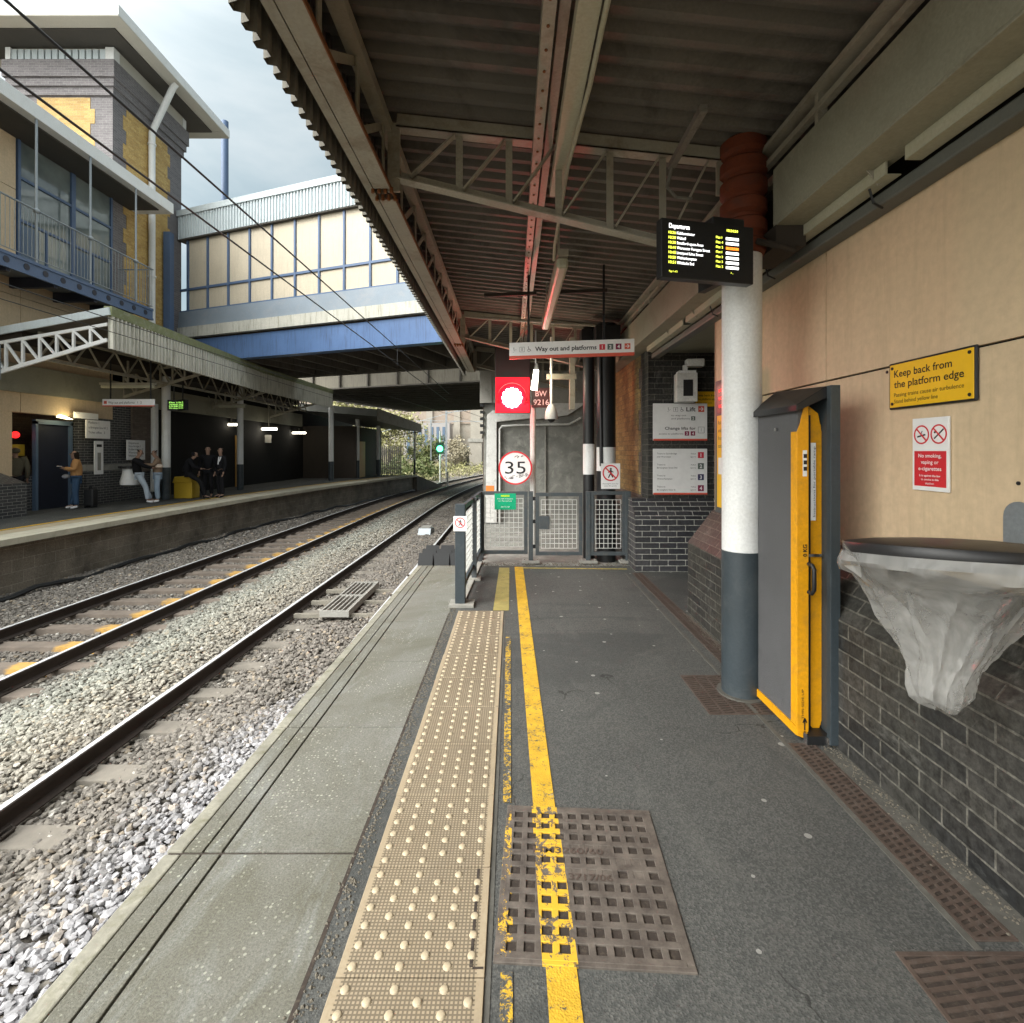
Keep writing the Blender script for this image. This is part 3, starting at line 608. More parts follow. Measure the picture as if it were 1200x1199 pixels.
# drain gratings
def slot_cover(name, x0, x1, y0, y1, label, rows, slant=0, hole=None):
    g = thing(name, ((x0+x1)/2, (y0+y1)/2, 0), label, 'drain cover')
    m = MB(); 
    for (p, q, r, t) in ((x0, x1, y0, y0+.014), (x0, x1, y1-.014, y1), (x0, x0+.014, y0+.014, y1-.014), (x1-.014, x1, y0+.014, y1-.014)): m.box(p, q, r, t, -.02, .005)
    m.build('frame', 'cast_iron', g, bevel=.001); MB().box(x0+.014, x1-.014, y0+.014, y1-.014, -.02, .0005).build('void', 'pit', g)
    b = MB(); cols = rows; cw = (x1-x0-.028)/cols
    for c in range(1, cols): b.box(x0+.014+c*cw-.006, x0+.014+c*cw+.006, y0+.014, y1-.014, .0, .0042)
    for c in range(cols):
        y = y0+.014+(.011 if c % 2 else 0)
        while y < y1-.022:
            xa, xb = x0+.014+c*cw, x0+.014+(c+1)*cw
            b.add([(xa, y, .0038), (xb, y+slant, .0038), (xb, y+slant+.013, .0038), (xa, y+.013, .0038), (xa, y, -.01), (xb, y+slant, -.01), (xb, y+slant+.013, -.01), (xa, y+.013, -.01)], [(0, 1, 2, 3), (0, 4, 5, 1), (1, 5, 6, 2), (2, 6, 7, 3), (3, 7, 4, 0)])
            y += .027
    b.build('bars', 'cast_iron', g)
slot_cover('drain_grating', 1.465, 1.605, 1.62, 2.72, 'long rusty slotted drain channel at the foot of the wall below the bin bag', 3, .012)
slot_cover('drain_grating', 1.535, 1.665, 3.56, 6.55, 'narrow slotted drain channel running from the white pillar to the gates', 2, .01)
slot_cover('drain_cover', 1.185, 1.68, 1.18, 1.585, 'wide rusty slotted drain cover in the bottom right corner of the view', 5, .012)
slot_cover('drain_cover', 1.165, 1.66, 3.02, 3.55, 'rusty slotted drain cover surrounding the foot of the white pillar', 6, .012)
m = MB(); m.box(1.44, 1.463, 1.59, 6.6, -.01, .004); m.box(1.607, 1.70, 1.60, 2.66, -.01, .0045); struct(m.build('drain_kerb', 'drain_edge'))
struct(MB().box(-.611, -.597, -8, 4.9, -.02, .0028).build('edge_joint', 'pit')); struct(MB().box(-.0805, -.062, -8, 5.0, -.01, .003).build('tactile_edging', 'drain_edge'))
for yj in js[1:-1]: struct(MB().box(-1.33, -.62, yj-.008, yj+.010, -.03, -.006).build('slab_joint', 'pit'))

# ---- far platform
edge = [(-8.95, -2), (-8.95, 9), (-8.95, 13.3), (-8.85, 18), (-8.35, 23), (-7.55, 28), (-6.35, 34.5)]
def strip(name, d0, d1, z0, z1, mt, pts=edge):
    m = MB(); n = len(pts)
    for x, y in pts: m.v += [(x-d0, y, z0), (x-d1, y, z0), (x-d1, y, z1), (x-d0, y, z1)]
    for i in range(n-1):
        for j in range(4): m.f.append((i*4+j, i*4+(j+1) % 4, (i+1)*4+(j+1) % 4, (i+1)*4+j))
    m.f += [(0, 1, 2, 3), (n*4-1, n*4-2, n*4-3, n*4-4)]
    return struct(m.build(name, mt))
strip('far_platform_surface', .62, 22, -.3, 0, 'asphalt'); strip('far_platform_coping', 0, .63, -.11, .003, 'far_coping_stone')
strip('far_platform_wall', .28, .7, -1.35, -.108, 'block_wall'); strip('far_platform_tactile', .635, 1.05, -.002, .006, 'dome'); strip('far_yellow_line', 1.12, 1.24, -.001, .0045, 'paint_yellow')
m = MB(); m.poly(Face((-7.0, 34.5, -1.3), (0.18, 1, 0), (0, 0, 1)), [(0, 0), (6, 0), (6, .15), (0, 1.29)], -3, .62); struct(m.build('far_platform_ramp', 'concrete_dark'))
m = MB()
pts = [(x-.22, y, -.98+math.sin(y*1.3)*.03) for x, y in edge if y > 2]; pts = [(pts[0][0], 3, -.98)]+pts; pp = []
for (a, b) in zip(pts, pts[1:]):
    for i in range(8): t = i/8; pp.append(tuple(a[j]+(b[j]-a[j])*t+(.05*math.sin(i*1.4) if j == 2 else .05*math.sin(i*2.1+a[1]) if j == 0 else 0) for j in range(3)))
pp = [(x+.35, y, z) for x, y, z in pp]
m.tube(pp, .045, 6); tag(m.build('track_cable', 'black_paint', smooth=True), 'thick black cable sagging along the foot of the far platform wall', 'cable')
# anti-trespass rubber guards at the end of the near platform
k = 0
for ix in range(4):
    x0 = -1.32+ix*.23
    m = MB()
    y0 = 7.08
    for j in range(3):
        yb = y0+j*.3; m.add([(x0, yb, -.13), (x0+.215, yb, -.13), (x0+.215, yb+.28, -.13), (x0, yb+.28, -.13), (x0+.01, yb+.14, .13), (x0+.205, yb+.14, .13)], [(0, 3, 2, 1), (0, 1, 5, 4), (1, 2, 5), (2, 3, 4, 5), (3, 0, 4)])
    tag(m.build('trespass_guard', 'rubber'), 'row of black rubber ridge blocks on the end of the near platform', 'trespass guard', 'black ridge blocks at the platform end')
struct(MB().box(-1.3, -.62, 7.03, 9.5, -1.3, -.135).build('platform_ramp', 'concrete_dark'))

# ================================================================ STRUCTURE ON THE RIGHT: near platform building and canopy
CA = thing('platform_canopy', (1.0, 3, 3.2), 'brown corrugated canopy roof over the near platform with lattice steel trusses', 'canopy')
# corrugated roof sheet, ribs running across the platform
def roof_z(x): return 3.80-.105*(x+1.0)
m = MB(); ys = []; y = -6.0
while y < 11.0: ys += [(y, 0), (y+.045, 0), (y+.075, .045), (y+.12, .045)]; y += .15
for i, (y, dz) in enumerate(ys): m.v += [(-1.02, y, roof_z(-1.02)+dz), (2.35, y, roof_z(2.35)+dz), (2.35, y, roof_z(2.35)+dz+.004), (-1.02, y, roof_z(-1.02)+dz+.004)]
for i in range(len(ys)-1):
    for j in range(4): m.f.append((i*4+j, i*4+(j+1) % 4, (i+1)*4+(j+1) % 4, (i+1)*4+j))
m.build('roof_sheet', 'canopy_sheet', CA)
# a second skin above keeps daylight out at the laps
MB().add([(-1.0, -6, 3.92), (2.4, -6, 3.56), (2.4, 11, 3.56), (-1.0, 11, 3.92), (-1.0, -6, 3.95), (2.4, -6, 3.60), (2.4, 11, 3.60), (-1.0, 11, 3.95)], [(0, 1, 2, 3), (7, 6, 5, 4), (0, 4, 5, 1), (1, 5, 6, 2), (2, 6, 7, 3), (3, 7, 4, 0)]).build('roof_skin', 'gutter', CA)
# fascia of upright corrugated sheet
def fascia(x0, y0, x1, y1, zb, zt, out, mt, parent, per=.088, dep=.036):
    m = MB(); L_ = math.hypot(x1-x0, y1-y0); ux, uy = (x1-x0)/L_, (y1-y0)/L_; nxx, nyy = out
    n = int(L_/per); pr = [(0, 0), (.30, 0), (.42, 1), (.80, 1), (.92, 0)]
    for i in range(n):
        for a, d in pr:
            t = (i+a)*per; dd = d*dep
            for z in (zb, zt): m.v.append((x0+ux*t+nxx*dd, y0+uy*t+nyy*dd, z))
    for i in range(n*5-1): m.f.append((2*i, 2*i+2, 2*i+3, 2*i+1))
    k = len(m.v); m.add([(v[0]-nxx*.004, v[1]-nyy*.004, v[2]) for v in m.v[:k]], [tuple(reversed(f)) for f in list(m.f)])
    return m.build('fascia', mt, parent)
fascia(-1.0, -6, -1.0, 11, 3.19, 3.97, (-1, 0), 'fascia_weathered', CA)
MB().box(-1.05, -.95, -6, 11, 3.965, 4.0).build('fascia_cap', 'cap_moss', CA)
MB().box(-1.0, 2.3, 10.98, 11.02, 3.30, 3.97).build('end_fascia', 'fascia_weathered', CA)
# edge girder
m = MB(); 
m.box(-.948, -.900, -6, 10.9, 3.25, 3.258); m.box(-.948, -.942, -6, 10.9, 3.258, 3.34)
for a, b in ((-6, 3.30), (3.45, 8.0), (8.15, 10.9)):
    m.box(-.893, -.788, a, b, 3.249, 3.257); m.box(-.893, -.888, a, b, 3.257, 3.33)
m.build('edge_flange', 'canopy_steel', CA)
MB().box(-.788, -.782, -6, 10.9, 3.247, 3.275).build('rusty_lip', 'rusty_edge', CA)
m = MB(); m.box(-.875, -.79, -6, 10.9, 3.66, 3.668); m.box(-.80, -.79, -6, 10.9, 3.668, 3.73); m.build('upper_chord', 'canopy_steel', CA)
m = MB(); y = -5.5
while y < 10.8:
    m.beam((-.83, y, 3.26), (-.83, y, 3.66), .008, .05, (0, 1, 0)); m.beam((-.845, y, 3.27), (-.845, y+.55, 3.65), .008, .045); y += .55
m.build('girder_lacing', 'canopy_steel', CA)
m = MB()
for (x, y) in ((-.85, 3.36), (-.85, 8.07)):
    for dx in (-.05, -.01, .03, .07):
        for dy in (-.05, .05): m.cyl((x+dx, y+dy, 3.225), (x+dx, y+dy, 3.262), .011, n=6)
m.build('bolts', 'rusty_edge', CA)
# cross trusses
def truss(Y, x0=-.76, x1=1.40):
    ft = lambda x: 3.69-.105*(x+.74); fb = lambda x: 3.36-.245*(x+.765)
    g = MB(); g.angle((x0, Y, ft(x0)), (x1, Y, ft(x1)), .085, .010); g.beam((x0, Y-.008, ft(x0)+.035), (x1, Y-.008, ft(x1)+.035), .010, .075)
    o = g.build('truss', 'canopy_steel', CA)
    g = MB(); g.beam((x0, Y, fb(x0)), (x1-.02, Y, fb(x1-.02)), .085, .010); g.beam((x0, Y+.035, fb(x0)+.035), (x1-.02, Y+.035, fb(x1-.02)+.035), .010, .075); g.build('bottom_chord', 'canopy_steel', o)
    g = MB(); xs = [-.35, -.02, .31, .65, 1.0, 1.32]
    for i, x in enumerate(xs):
        g.beam((x, Y, fb(x)), (x, Y, ft(x)), .045, .010, (0, 1, 0)) if i < 5 else None
        xp = ([-.70]+xs)[i]; g.beam((xp+.03, Y-.02, fb(xp)+.02), (x-.03, Y-.02, ft(x)-.01), .012, .045, (0, 1, 0))
    g.build('lacing', 'canopy_steel', o)
    g = MB(); g.rect(Face((0, Y-.014, 0), (1, 0, 0), (0, 0, 1)), x1-.05, x1+.02, ft(x1)-.22, ft(x1)+.10, -.01, .012); g.build('gusset', 'canopy_steel', o); g = MB(); g.rect(Face((0, Y-.014, 0), (1, 0, 0), (0, 0, 1)), x0-.06, x0+.02, 3.27, 3.72, -.01, .012); g.build('gusset', 'canopy_steel', o)
for Y in (-1.3, 3.4, 8.1, 10.8): truss(Y)
# long members down the middle
m = MB(); m.box(.135, .195, -5, 10.7, 3.500, 3.506); m.box(.135, .141, -5, 10.7, 3.506, 3.60); m.build('riveted_angle', 'canopy_steel', CA)
m = MB()
for i in range(90): m.cyl((.165, -2+i*.14, 3.494), (.165, -2+i*.14, 3.501), .008, n=6)
m.build('rivets', 'rusty_edge', CA)
m = MB(); m.box(.212, .262, -5, 10.7, 3.54, 3.60); m.build('middle_plate', 'rusty_edge', CA) if 0 else m.build('middle_plate', 'canopy_steel', CA)
m = MB(); m.box(.275, .375, -5, 3.75, 3.42, 3.43); m.box(.275, .283, -5, 3.75, 3.43, 3.50); m.box(.367, .375, -5, 3.75, 3.43, 3.50); tr = m.build('cable_trunking', 'trunking', CA, bevel=.002)
m = MB(); m.tube([(.395, -5, 3.41), (.395, 2.6, 3.41), (.36, 3.3, 3.39), (.35, 4.2, 3.24), (.36, 4.4, 3.2)], .013, 8); m.build('conduit', 'trunking', CA, smooth=True)
# cross tubes and light duty rods
m = MB(); m.tube([(-.42, 6.9, 3.36), (1.12, 6.9, 3.26)], .02, 6); m.tube([(.1, 10.2, 3.38), (1.3, 10.2, 3.3)], .02, 6); m.build('cross_tube', 'canopy_steel', CA)
# wall side girders
gd = MB(); gd.box(1.60, 1.66, -6, 3.14, 2.94, 3.28); gd.box(1.60, 1.82, -6, 3.14, 2.925, 2.94); b1 = gd.build('side_girder', 'canopy_green', CA, bevel=.004)
gd = MB(); gd.box(1.60, 1.66, 3.46, 8.9, 2.94, 3.28); gd.box(1.60, 1.82, 3.46, 8.9, 2.925, 2.94); gd.build('side_girder', 'canopy_green', CA, bevel=.004)
m = MB(); m.box(1.58, 1.66, -6, 8.9, 3.44, 3.47); m.box(1.60, 1.64, -6, 8.9, 3.345, 3.38); m.box(1.70, 1.74, -6, 8.9, 3.30, 3.36); m.build('wall_plate', 'canopy_steel', CA)
m = MB(); y = -5.0
while y < 8.8: m.beam((1.63, y, 3.28), (1.63, y, 3.46), .05, .03, (0, 1, 0)); y += 1.1
m.build('packing', 'canopy_steel', CA)
# cable tray and gutter
ct = thing('cable_tray', (1.80, 3, 2.9), 'pale green cable channel hung on brackets under the side girder along the cream wall', 'cable tray')
m = MB(); 
for a, b in ((-6, 2.30), (2.42, 3.85), (3.95, 5.2), (5.3, 6.7)): m.box(1.765, 1.775, a, b, 2.865, 2.935); m.box(1.765, 1.84, a, b, 2.862, 2.866); m.box(1.765, 1.80, a, b, 2.935, 2.939)
m.build('channel', 'trunking', ct)
m = MB(); y = -1.6
while y < 6.6:
    m.beam((1.80, y, 2.86), (1.70, y, 3.0), .035, .006, (0, 1, 0)); m.beam((1.79, y+.06, 2.94), (1.86, y+.10, 3.05), .012, .03); y += .82
m.build('bracket', 'canopy_steel', ct)
# gutter
gt = thing('gutter', (1.87, 3, 2.83), 'dark grey gutter trim along the top edge of the cream panel wall', 'gutter')
MB().box(1.85, 1.952, -6, 6.8, 2.79, 2.855).build('channel', 'gutter', gt, bevel=.01)
m = MB(); 
for y in (1.75, 2.55, 3.6, 4.6): MB().tube([(1.78, y, 2.86), (1.80, y, 2.79), (1.86, y+.02, 2.775)], .006, 6).build('hanging_wire', 'black_paint', gt)

# ---- the platform building on the right
BW = thing('station_wall', (2.0, 0, 0), 'cream panelled station wall with a black brick base on the near platform', 'wall')
# brick plinth with sloping top
def plinth(y0, y1):
    F = Face((0, y0, 0), (1, 0, 0), (0, 0, 1)); m = MB(); L_ = y1-y0
    m.poly(F, [(1.70, 0), (2.05, 0), (2.05, .995), (1.945, .995), (1.70, .68)], -L_, 0); return m
o = plinth(-6, 4.95).build('brick_plinth', 'brick_black', BW)
m = MB()
ybs = [-6, .20, 3.18, 4.92]
for a, b in zip(ybs, ybs[1:]):
    for z0, z1 in ((.998, 1.985), (1.995, 2.84)): m = MB(); m.box(1.95, 2.05, a+.004, b-.004, z0, z1); m.build('cream_panel', 'cream_panel', BW, bevel=.002)
MB().box(1.97, 2.05, -6, 4.9, .99, 2.86).build('backing', 'dark_void', BW)
MB().box(2.02, 2.10, -6, 4.9, 2.80, 3.62).build('upper_wall', 'dark_brown', BW)
MB().box(1.95, 2.3, 4.90, 4.925, 0, 3.5).build('end_return', 'cream_panel', BW)
# far lobby building behind it with signs
LB = thing('lobby_building', (2.4, 6.7, 0), 'black and yellow brick corner of the lift lobby beyond the white pillar', 'building')
F = Face((0, 6.64, 0), (1, 0, 0), (0, 0, 1))
m = MB(); m.poly(Face((0, 6.64, 0), (0, 1, 0), (0, 0, 1)), [(0, 0), (.4, 0), (.4, .93), (.22, .93), (0, .68)], 1.60, 4.6); m.build('brick_plinth', 'brick_black_pale_joint', LB)
m = MB(); m.box(1.825, 4.6, 6.86, 7.2, .93, 3.6); m.build('brick_wall', 'brick_black', LB)
m = MB(); m.box(1.83, 4.6, 7.2, 12, 0, 3.6); m.build('side_wall', 'brick_brown', LB)
pts = [(7.2, .9)]; z = .9; i = 0
m = MB()
Fs = Face((1.83, 0, 0), (0, -1, 0), (0, 0, 1))
edge1 = []
z = .95
while z < 2.9: edge1 += [(-7.28 if int(z/.3) % 2 else -7.40, z), (-7.28 if int(z/.3) % 2 else -7.40, z+.3)]; z += .3
m.poly(Fs, [(-10.5, .95)]+edge1+[(-10.5, z)], 0, .012) if False else m.poly(Fs, [(-10.5, .95)]+edge1+[(-10.5, edge1[-1][1])], -.002, .012)
m.build('yellow_brickwork', 'brick_yellow_dirty', LB)
MB().box(1.62, 1.835, 6.9, 9.2, 0, .68).build('side_plinth', 'brick_black', LB)
MB().box(1.86, 4.6, 4.95, 6.86, 2.88, 3.0).build('soffit_panel', 'canopy_green', LB)
MB().box(4.4, 4.6, 4.9, 6.9, 0, 3.0).build('end_wall', 'brick_black', LB)
MB().box(2.3, 4.6, 4.80, 4.93, 0, 3.0).build('near_wall', 'brick_black', LB)

# ---- columns
PC = thing('platform_pillar', (1.48, 3.30, 0), 'thick round white pillar with a dark grey lower part standing in the near foreground', 'pillar')
MB().cyl((1.48, 3.30, .92), (1.48, 3.30, 2.80), .120, n=40).build('white_shaft', 'white_paint', PC, smooth=True)
MB().cyl((1.48, 3.30, 0), (1.48, 3.30, .92), .122, n=40).build('dark_foot', 'slate_paint', PC, smooth=True)
m = MB(); prof = []
z = 2.80
pp = []; rr = []
while z < 3.56:
    pp += [(1.50, 3.32, z), (1.50, 3.32, z+.02), (1.50, 3.32, z+.09), (1.50, 3.32, z+.11)]; rr += [.118, .142, .142, .118]; z += .13
m.tube(pp, .14, 32, rad=rr); m.build('orange_sleeve', 'duct_orange', PC, smooth=True)
m = MB(); m.cyl((1.48, 3.3, .904), (1.48, 3.3, .916), .1225, n=40); m.box(1.474, 1.486, 3.174, 3.18, .905, .917); m.build('joint_band', 'chrome', PC) if False else None
m = MB(); m.cyl((1.48, 3.3, 0), (1.48, 3.3, .012), .15, n=40); m.build('base_mortar', 'drain_edge', PC, smooth=True)
m = MB(); m.box(1.60, 1.78, 3.10, 3.50, 2.80, 2.93); m.tube([(1.52, 3.18, 2.86), (1.62, 3.1, 2.80), (1.72, 3.12, 2.78)], .02, 8); m.build('head_bracket', 'dark_brown', PC)
for (x, y, r, lab, z0, z1) in ((1.14, 7.6, .085, 'slim black column with a white band, the left one of the pair behind the gates', 1.22, 1.67), (1.36, 7.4, .135, 'thick black column with a white band and a prohibition sign, right of the slim column', 1.28, 1.62)):
    g = thing('canopy_column', (x, y, 0), lab, 'column', 'black columns behind the gates')
    MB().cyl((x, y, -.02), (x, y, z0), r, n=28).build('lower_shaft', 'black_paint', g, smooth=True); MB().cyl((x, y, z0), (x, y, z1), r+.002, n=28).build('white_band', 'white_paint', g, smooth=True)
    MB().cyl((x, y, z1), (x, y, 3.4), r, n=28).build('upper_shaft', 'black_paint', g, smooth=True); MB().box(x-r-.04, x+r+.04, y-r-.04, y+r+.04, 2.95, 3.35).build('head_box', 'black_paint', g, bevel=.01)
m = MB(); m.tube([(1.27, 7.28, 1.35), (1.25, 7.28, 2.9)], .025, 8)
tag(m.build('downpipe', 'black_paint', smooth=True), 'thin black pipe running up beside the thick black column', 'pipe')

# ---- bridge abutment and what stands behind the gates
AB = thing('bridge_abutment', (1, 11.6, 0), 'grimy dark rendered abutment wall behind the gates under the bridge', 'abutment')
MB().box(-.62, 1.9, 11.3, 16, -1.3, 2.62).build('rendered_wall', 'render_grime', AB)
MB().box(-.70, 2.6, 11.15, 11.75, 2.62, 4.4).build('concrete_beam', 'concrete', AB)
m = MB(); m.box(-.66, -.44, 11.12, 11.3, 2.62, 3.3); m.box(.52, 1.86, 11.26, 11.3, 0, 2.3) if False else None; m.build('bearing_block', 'concrete', AB)
MB().box(-.645, -.615, 11.32, 34, -1.3, 4.4).build('side_wall', 'brick_brown', AB)
for z in (1.95, 2.1, 2.25, 2.4, 2.55): MB().box(-.70, -.62, 11.2, 11.29, z, z+.06).build('iron_step', 'black_paint', AB)
m = MB(); m.box(.72, .745, 11.24, 11.3, 0, 2.2); m.build('render_joint', 'concrete', AB)
m = MB(); m.box(.75, 1.9, 11.20, 11.3, 2.62, 3.0); m.build('ledge', 'concrete', AB)
FR = thing('white_conduit_frame', (-.4, 11.2, 0), 'broad white painted duct bent round the top and left side of the grimy abutment', 'duct')
Fw = Face((0, 11.28, 0), (1, 0, 0), (0, 0, 1))
m = MB(); m.poly(Fw, [(-.585, .0), (-.335, .0), (-.335, 2.21), (.50, 2.30), (.50, 2.50), (-.42, 2.46), (-.545, 2.36)], .002, .12); m.poly(Fw, [(.50, 2.26), (1.22, 2.36), (1.62, 2.62), (1.62, 2.86), (1.18, 2.66), (.50, 2.58)], .002, .10)
m.build('duct', 'white_chipped', FR, bevel=.006)
m = MB(); m.tube([(-.27, 11.2, .0), (-.27, 11.2, 2.05), (-.22, 11.2, 2.12), (.1, 11.2, 2.14), (1.25, 11.2, 2.16), (1.5, 11.2, 2.3)], .022, 8); m.build('pipe', 'white_chipped', FR, smooth=True)
MB().rect(Fw, -.57, -.39, .62, .82, .121, .124).build('orange_label', 'orange_sticker', FR)

# ================================================================ BRIDGES, TOWER AND THE BUILDINGS ACROSS THE TRACKS
P0 = Vector((-1.91, 15.25, 0)); U = Vector((-.94, .342, 0)).normalized(); Nn = Vector((-U.y*-1, 0, 0))
N2 = Vector((U.y, -U.x, 0)).normalized()      # away from the camera
if N2.y < 0: N2 = -N2
def bpt(s, d, z): return P0+U*s+N2*d+Vector((0, 0, z))
FB = thing('footbridge', bpt(5, 2, 4.8), 'enclosed footbridge with cream boards in a blue frame over a blue girder, crossing both tracks', 'bridge')
Ff = Face(bpt(11.15, 0, 0), -U, (0, 0, 1))       # a runs from the tower (0) towards the right
LB_ = 18.0
def slab(name, z0, z1, d0, d1, mt, a0=0, a1=LB_, **k): return MB().rect(Ff, a0, a1, z0, z1, -d1, -d0).build(name, mt, FB, **k)
slab('blue_girder', 4.86, 5.68, 0, .35, 'blue_steel', .5)
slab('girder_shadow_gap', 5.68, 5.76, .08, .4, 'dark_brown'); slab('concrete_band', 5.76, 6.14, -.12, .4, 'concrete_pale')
slab('lower_fascia', 6.14, 6.46, -.06, .4, 'grey_blue'); slab('upper_fascia', 6.46, 6.74, -.02, .4, 'grey_blue')
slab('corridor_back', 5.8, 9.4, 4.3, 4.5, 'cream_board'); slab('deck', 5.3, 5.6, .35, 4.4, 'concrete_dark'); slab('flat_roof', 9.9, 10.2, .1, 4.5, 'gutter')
fr = MB(); n = 0
a = .38
edges_a = []
while a < LB_: edges_a.append(a); a += 1.0
for a in edges_a: fr.rect(Ff, a-.036, a+.036, 6.74, 9.38, -.10, -.02)
fr.rect(Ff, 0, LB_, 7.53, 7.61, -.10, -.022); fr.rect(Ff, 0, LB_, 6.745, 6.80, -.10, -.024); fr.build('blue_frame', 'blue_frame', FB)
for a0, a1 in zip(edges_a, edges_a[1:]):
    for z0, z1 in ((6.80, 7.52), (7.62, 9.38)):
        m = MB(); m.rect(Ff, a0+.045, a1-.045, z0, z1, -.12, -.07); m.build('cream_board', 'cream_board', FB)
p = Ff.pt(0, 0, 0); q = Ff.pt(LB_, 0, 0)
fascia(p.x-N2.x*.05, p.y-N2.y*.05, q.x-N2.x*.05, q.y-N2.y*.05, 9.42, 10.26, (-N2.x, -N2.y), 'zinc_sheet', FB, per=.135, dep=.05)
slab('roof_cap', 10.26, 10.47, -.14, .4, 'zinc_sheet'); slab('soffit_edge', 9.38, 9.43, -.08, .4, 'soffit_dark')
m = MB(); 
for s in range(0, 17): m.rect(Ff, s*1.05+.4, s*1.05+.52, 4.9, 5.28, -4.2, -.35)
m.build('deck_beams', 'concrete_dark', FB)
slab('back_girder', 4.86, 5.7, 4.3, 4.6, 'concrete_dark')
# road bridge behind
RB = thing('road_bridge', bpt(5, 14, 5), 'grey riveted plate girder bridge with a dark ribbed underside behind the blue girder', 'bridge')
d0 = 8.6
Fr = Face(bpt(16, d0, 0), -U, (0, 0, 1)); LR = 24
MB().rect(Fr, 0, LR, 4.88, 5.95, -.12, 0).build('plate_girder', 'girder_paint', RB)
m = MB(); k = 0
while k*1.75 < LR: m.rect(Fr, k*1.75, k*1.75+.07, 4.93, 5.90, 0, .12); k += 1
m.rect(Fr, 0, LR, 4.86, 4.93, -.2, .16); m.rect(Fr, 0, LR, 5.90, 5.97, -.2, .16); m.build('stiffeners', 'concrete_dark', RB)
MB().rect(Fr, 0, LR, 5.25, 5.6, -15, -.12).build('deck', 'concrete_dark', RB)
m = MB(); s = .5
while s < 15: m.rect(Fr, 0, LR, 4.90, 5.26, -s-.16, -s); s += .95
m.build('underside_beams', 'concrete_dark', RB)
MB().rect(Fr, 0, LR, 5.97, 7.6, -15.5, .0).build('parapet', 'brick_brown', RB)

# ---- brick tower
TW = thing('brick_tower', (-13.9, 17.5, 0), 'tall grey and yellow brick tower with a broad overhanging flat roof', 'tower')
tx0, tx1, ty0, ty1 = -15.5, -12.4, 15.9, 19.2
MB().box(tx0, tx1, ty0, ty1, 4.3, 12.95).build('brick_shaft', 'brick_grey', TW)
m = MB(); 
for i, z in enumerate((12.6, 12.85, 13.1)): m.box(tx0-.06*(i+1), tx1+.06*(i+1), ty0-.06*(i+1), ty1+.06*(i+1), z, z+.25 if i < 2 else 13.62)
m.build('corbelled_cornice', 'brick_grey', TW)
def toothed(F, a0, a1, z0, z1, d, mt, parent, name='yellow_brickwork'):
    m = MB(); L1 = []; L2 = []; z = z0; i = 0
    while z < z1-.01:
        zz = min(z+.45, z1); o = .0 if i % 2 else .14; L1 += [(a0+o, z), (a0+o, zz)]; L2 += [(a1-o, z), (a1-o, zz)]; z = zz; i += 1
    m.poly(F, L1+L2[::-1], -.005, d) if True else None
    return m.build(name, mt, parent)
Fl = Face((tx0, ty0, 0), (1, 0, 0)); Frt = Face((tx1, ty0, 0), (0, 1, 0))
toothed(Fl, .62, 2.55, 5, 12.55, .012, 'brick_yellow', TW); toothed(Frt, .42, 2.65, 4.2, 12.55, .012, 'brick_yellow', TW)
m = MB(); 
for i in range(15): m.box(tx0-.05+.1+i*.21, tx0-.05+.26+i*.21, ty0-.10, ty0-.02, 13.66, 13.98)
m.build('vent_louvres', 'zinc_sheet', TW); MB().box(tx0, tx1+.1, ty0-.02, ty1, 13.62, 14.1).build('vent_band', 'soffit', TW)
for q in ((tx1-.12, tx1+.14, ty0-.14, ty0+.1), (tx0-.1, tx0+.05, ty0-.14, ty0+.1), (tx1-.1, tx1+.12, ty1-.1, ty1+.1)): MB().box(*q, 13.62, 14.02).build('corner_post', 'white_paint', TW)
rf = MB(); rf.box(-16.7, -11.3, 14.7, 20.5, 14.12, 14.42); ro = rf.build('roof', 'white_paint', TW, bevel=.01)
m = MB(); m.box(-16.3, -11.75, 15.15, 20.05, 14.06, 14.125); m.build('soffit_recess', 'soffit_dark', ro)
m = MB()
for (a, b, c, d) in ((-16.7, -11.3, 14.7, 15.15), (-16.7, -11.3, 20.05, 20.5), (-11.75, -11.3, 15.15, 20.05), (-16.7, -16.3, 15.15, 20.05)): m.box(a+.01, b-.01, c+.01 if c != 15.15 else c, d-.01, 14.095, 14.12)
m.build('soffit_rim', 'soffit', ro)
# ---- panelled building with the balcony
HB = thing('balcony_building', (-13, 10, 5), 'cream panelled upper storey with tall blue framed windows left of the brick tower', 'building')
MB().box(-14.9, -12.42, 2, 15.86, 4.2, 9.4).build('core', 'dark_brown', HB)
def wp(y0, y1, z0, z1, nm='cream_panel', mt='cream_panel'): return MB().box(-12.42, -12.38, y0+.008, y1-.008, z0+.008, z1-.008).build(nm, mt, HB)
for y0, y1 in ((2, 5), (5, 8), (8, 10.6), (10.6, 12.9), (12.9, 15.88)):
    for z0, z1 in ((2.55, 4.35), (4.35, 5.45), (5.45, 6.0)): wp(y0, y1, z0, z1)
    if y1 < 12.8 or y0 == 10.6:
        for z0, z1 in ((6.0, 8.1), (8.1, 9.9)): wp(y0, min(y1, 12.78), z0, z1)
wn_ = MB(); F = Face((-12.40, 12.8, 6.0), (0, 1, 0))
def fr_rect(m, F, a0, a1, b0, b1, w, d0, d1): m.rect(F, a0, a1, b0, b0+w, d0, d1); m.rect(F, a0, a1, b1-w, b1, d0, d1); m.rect(F, a0, a0+w, b0+w, b1-w, d0, d1); m.rect(F, a1-w, a1, b0+w, b1-w, d0, d1)
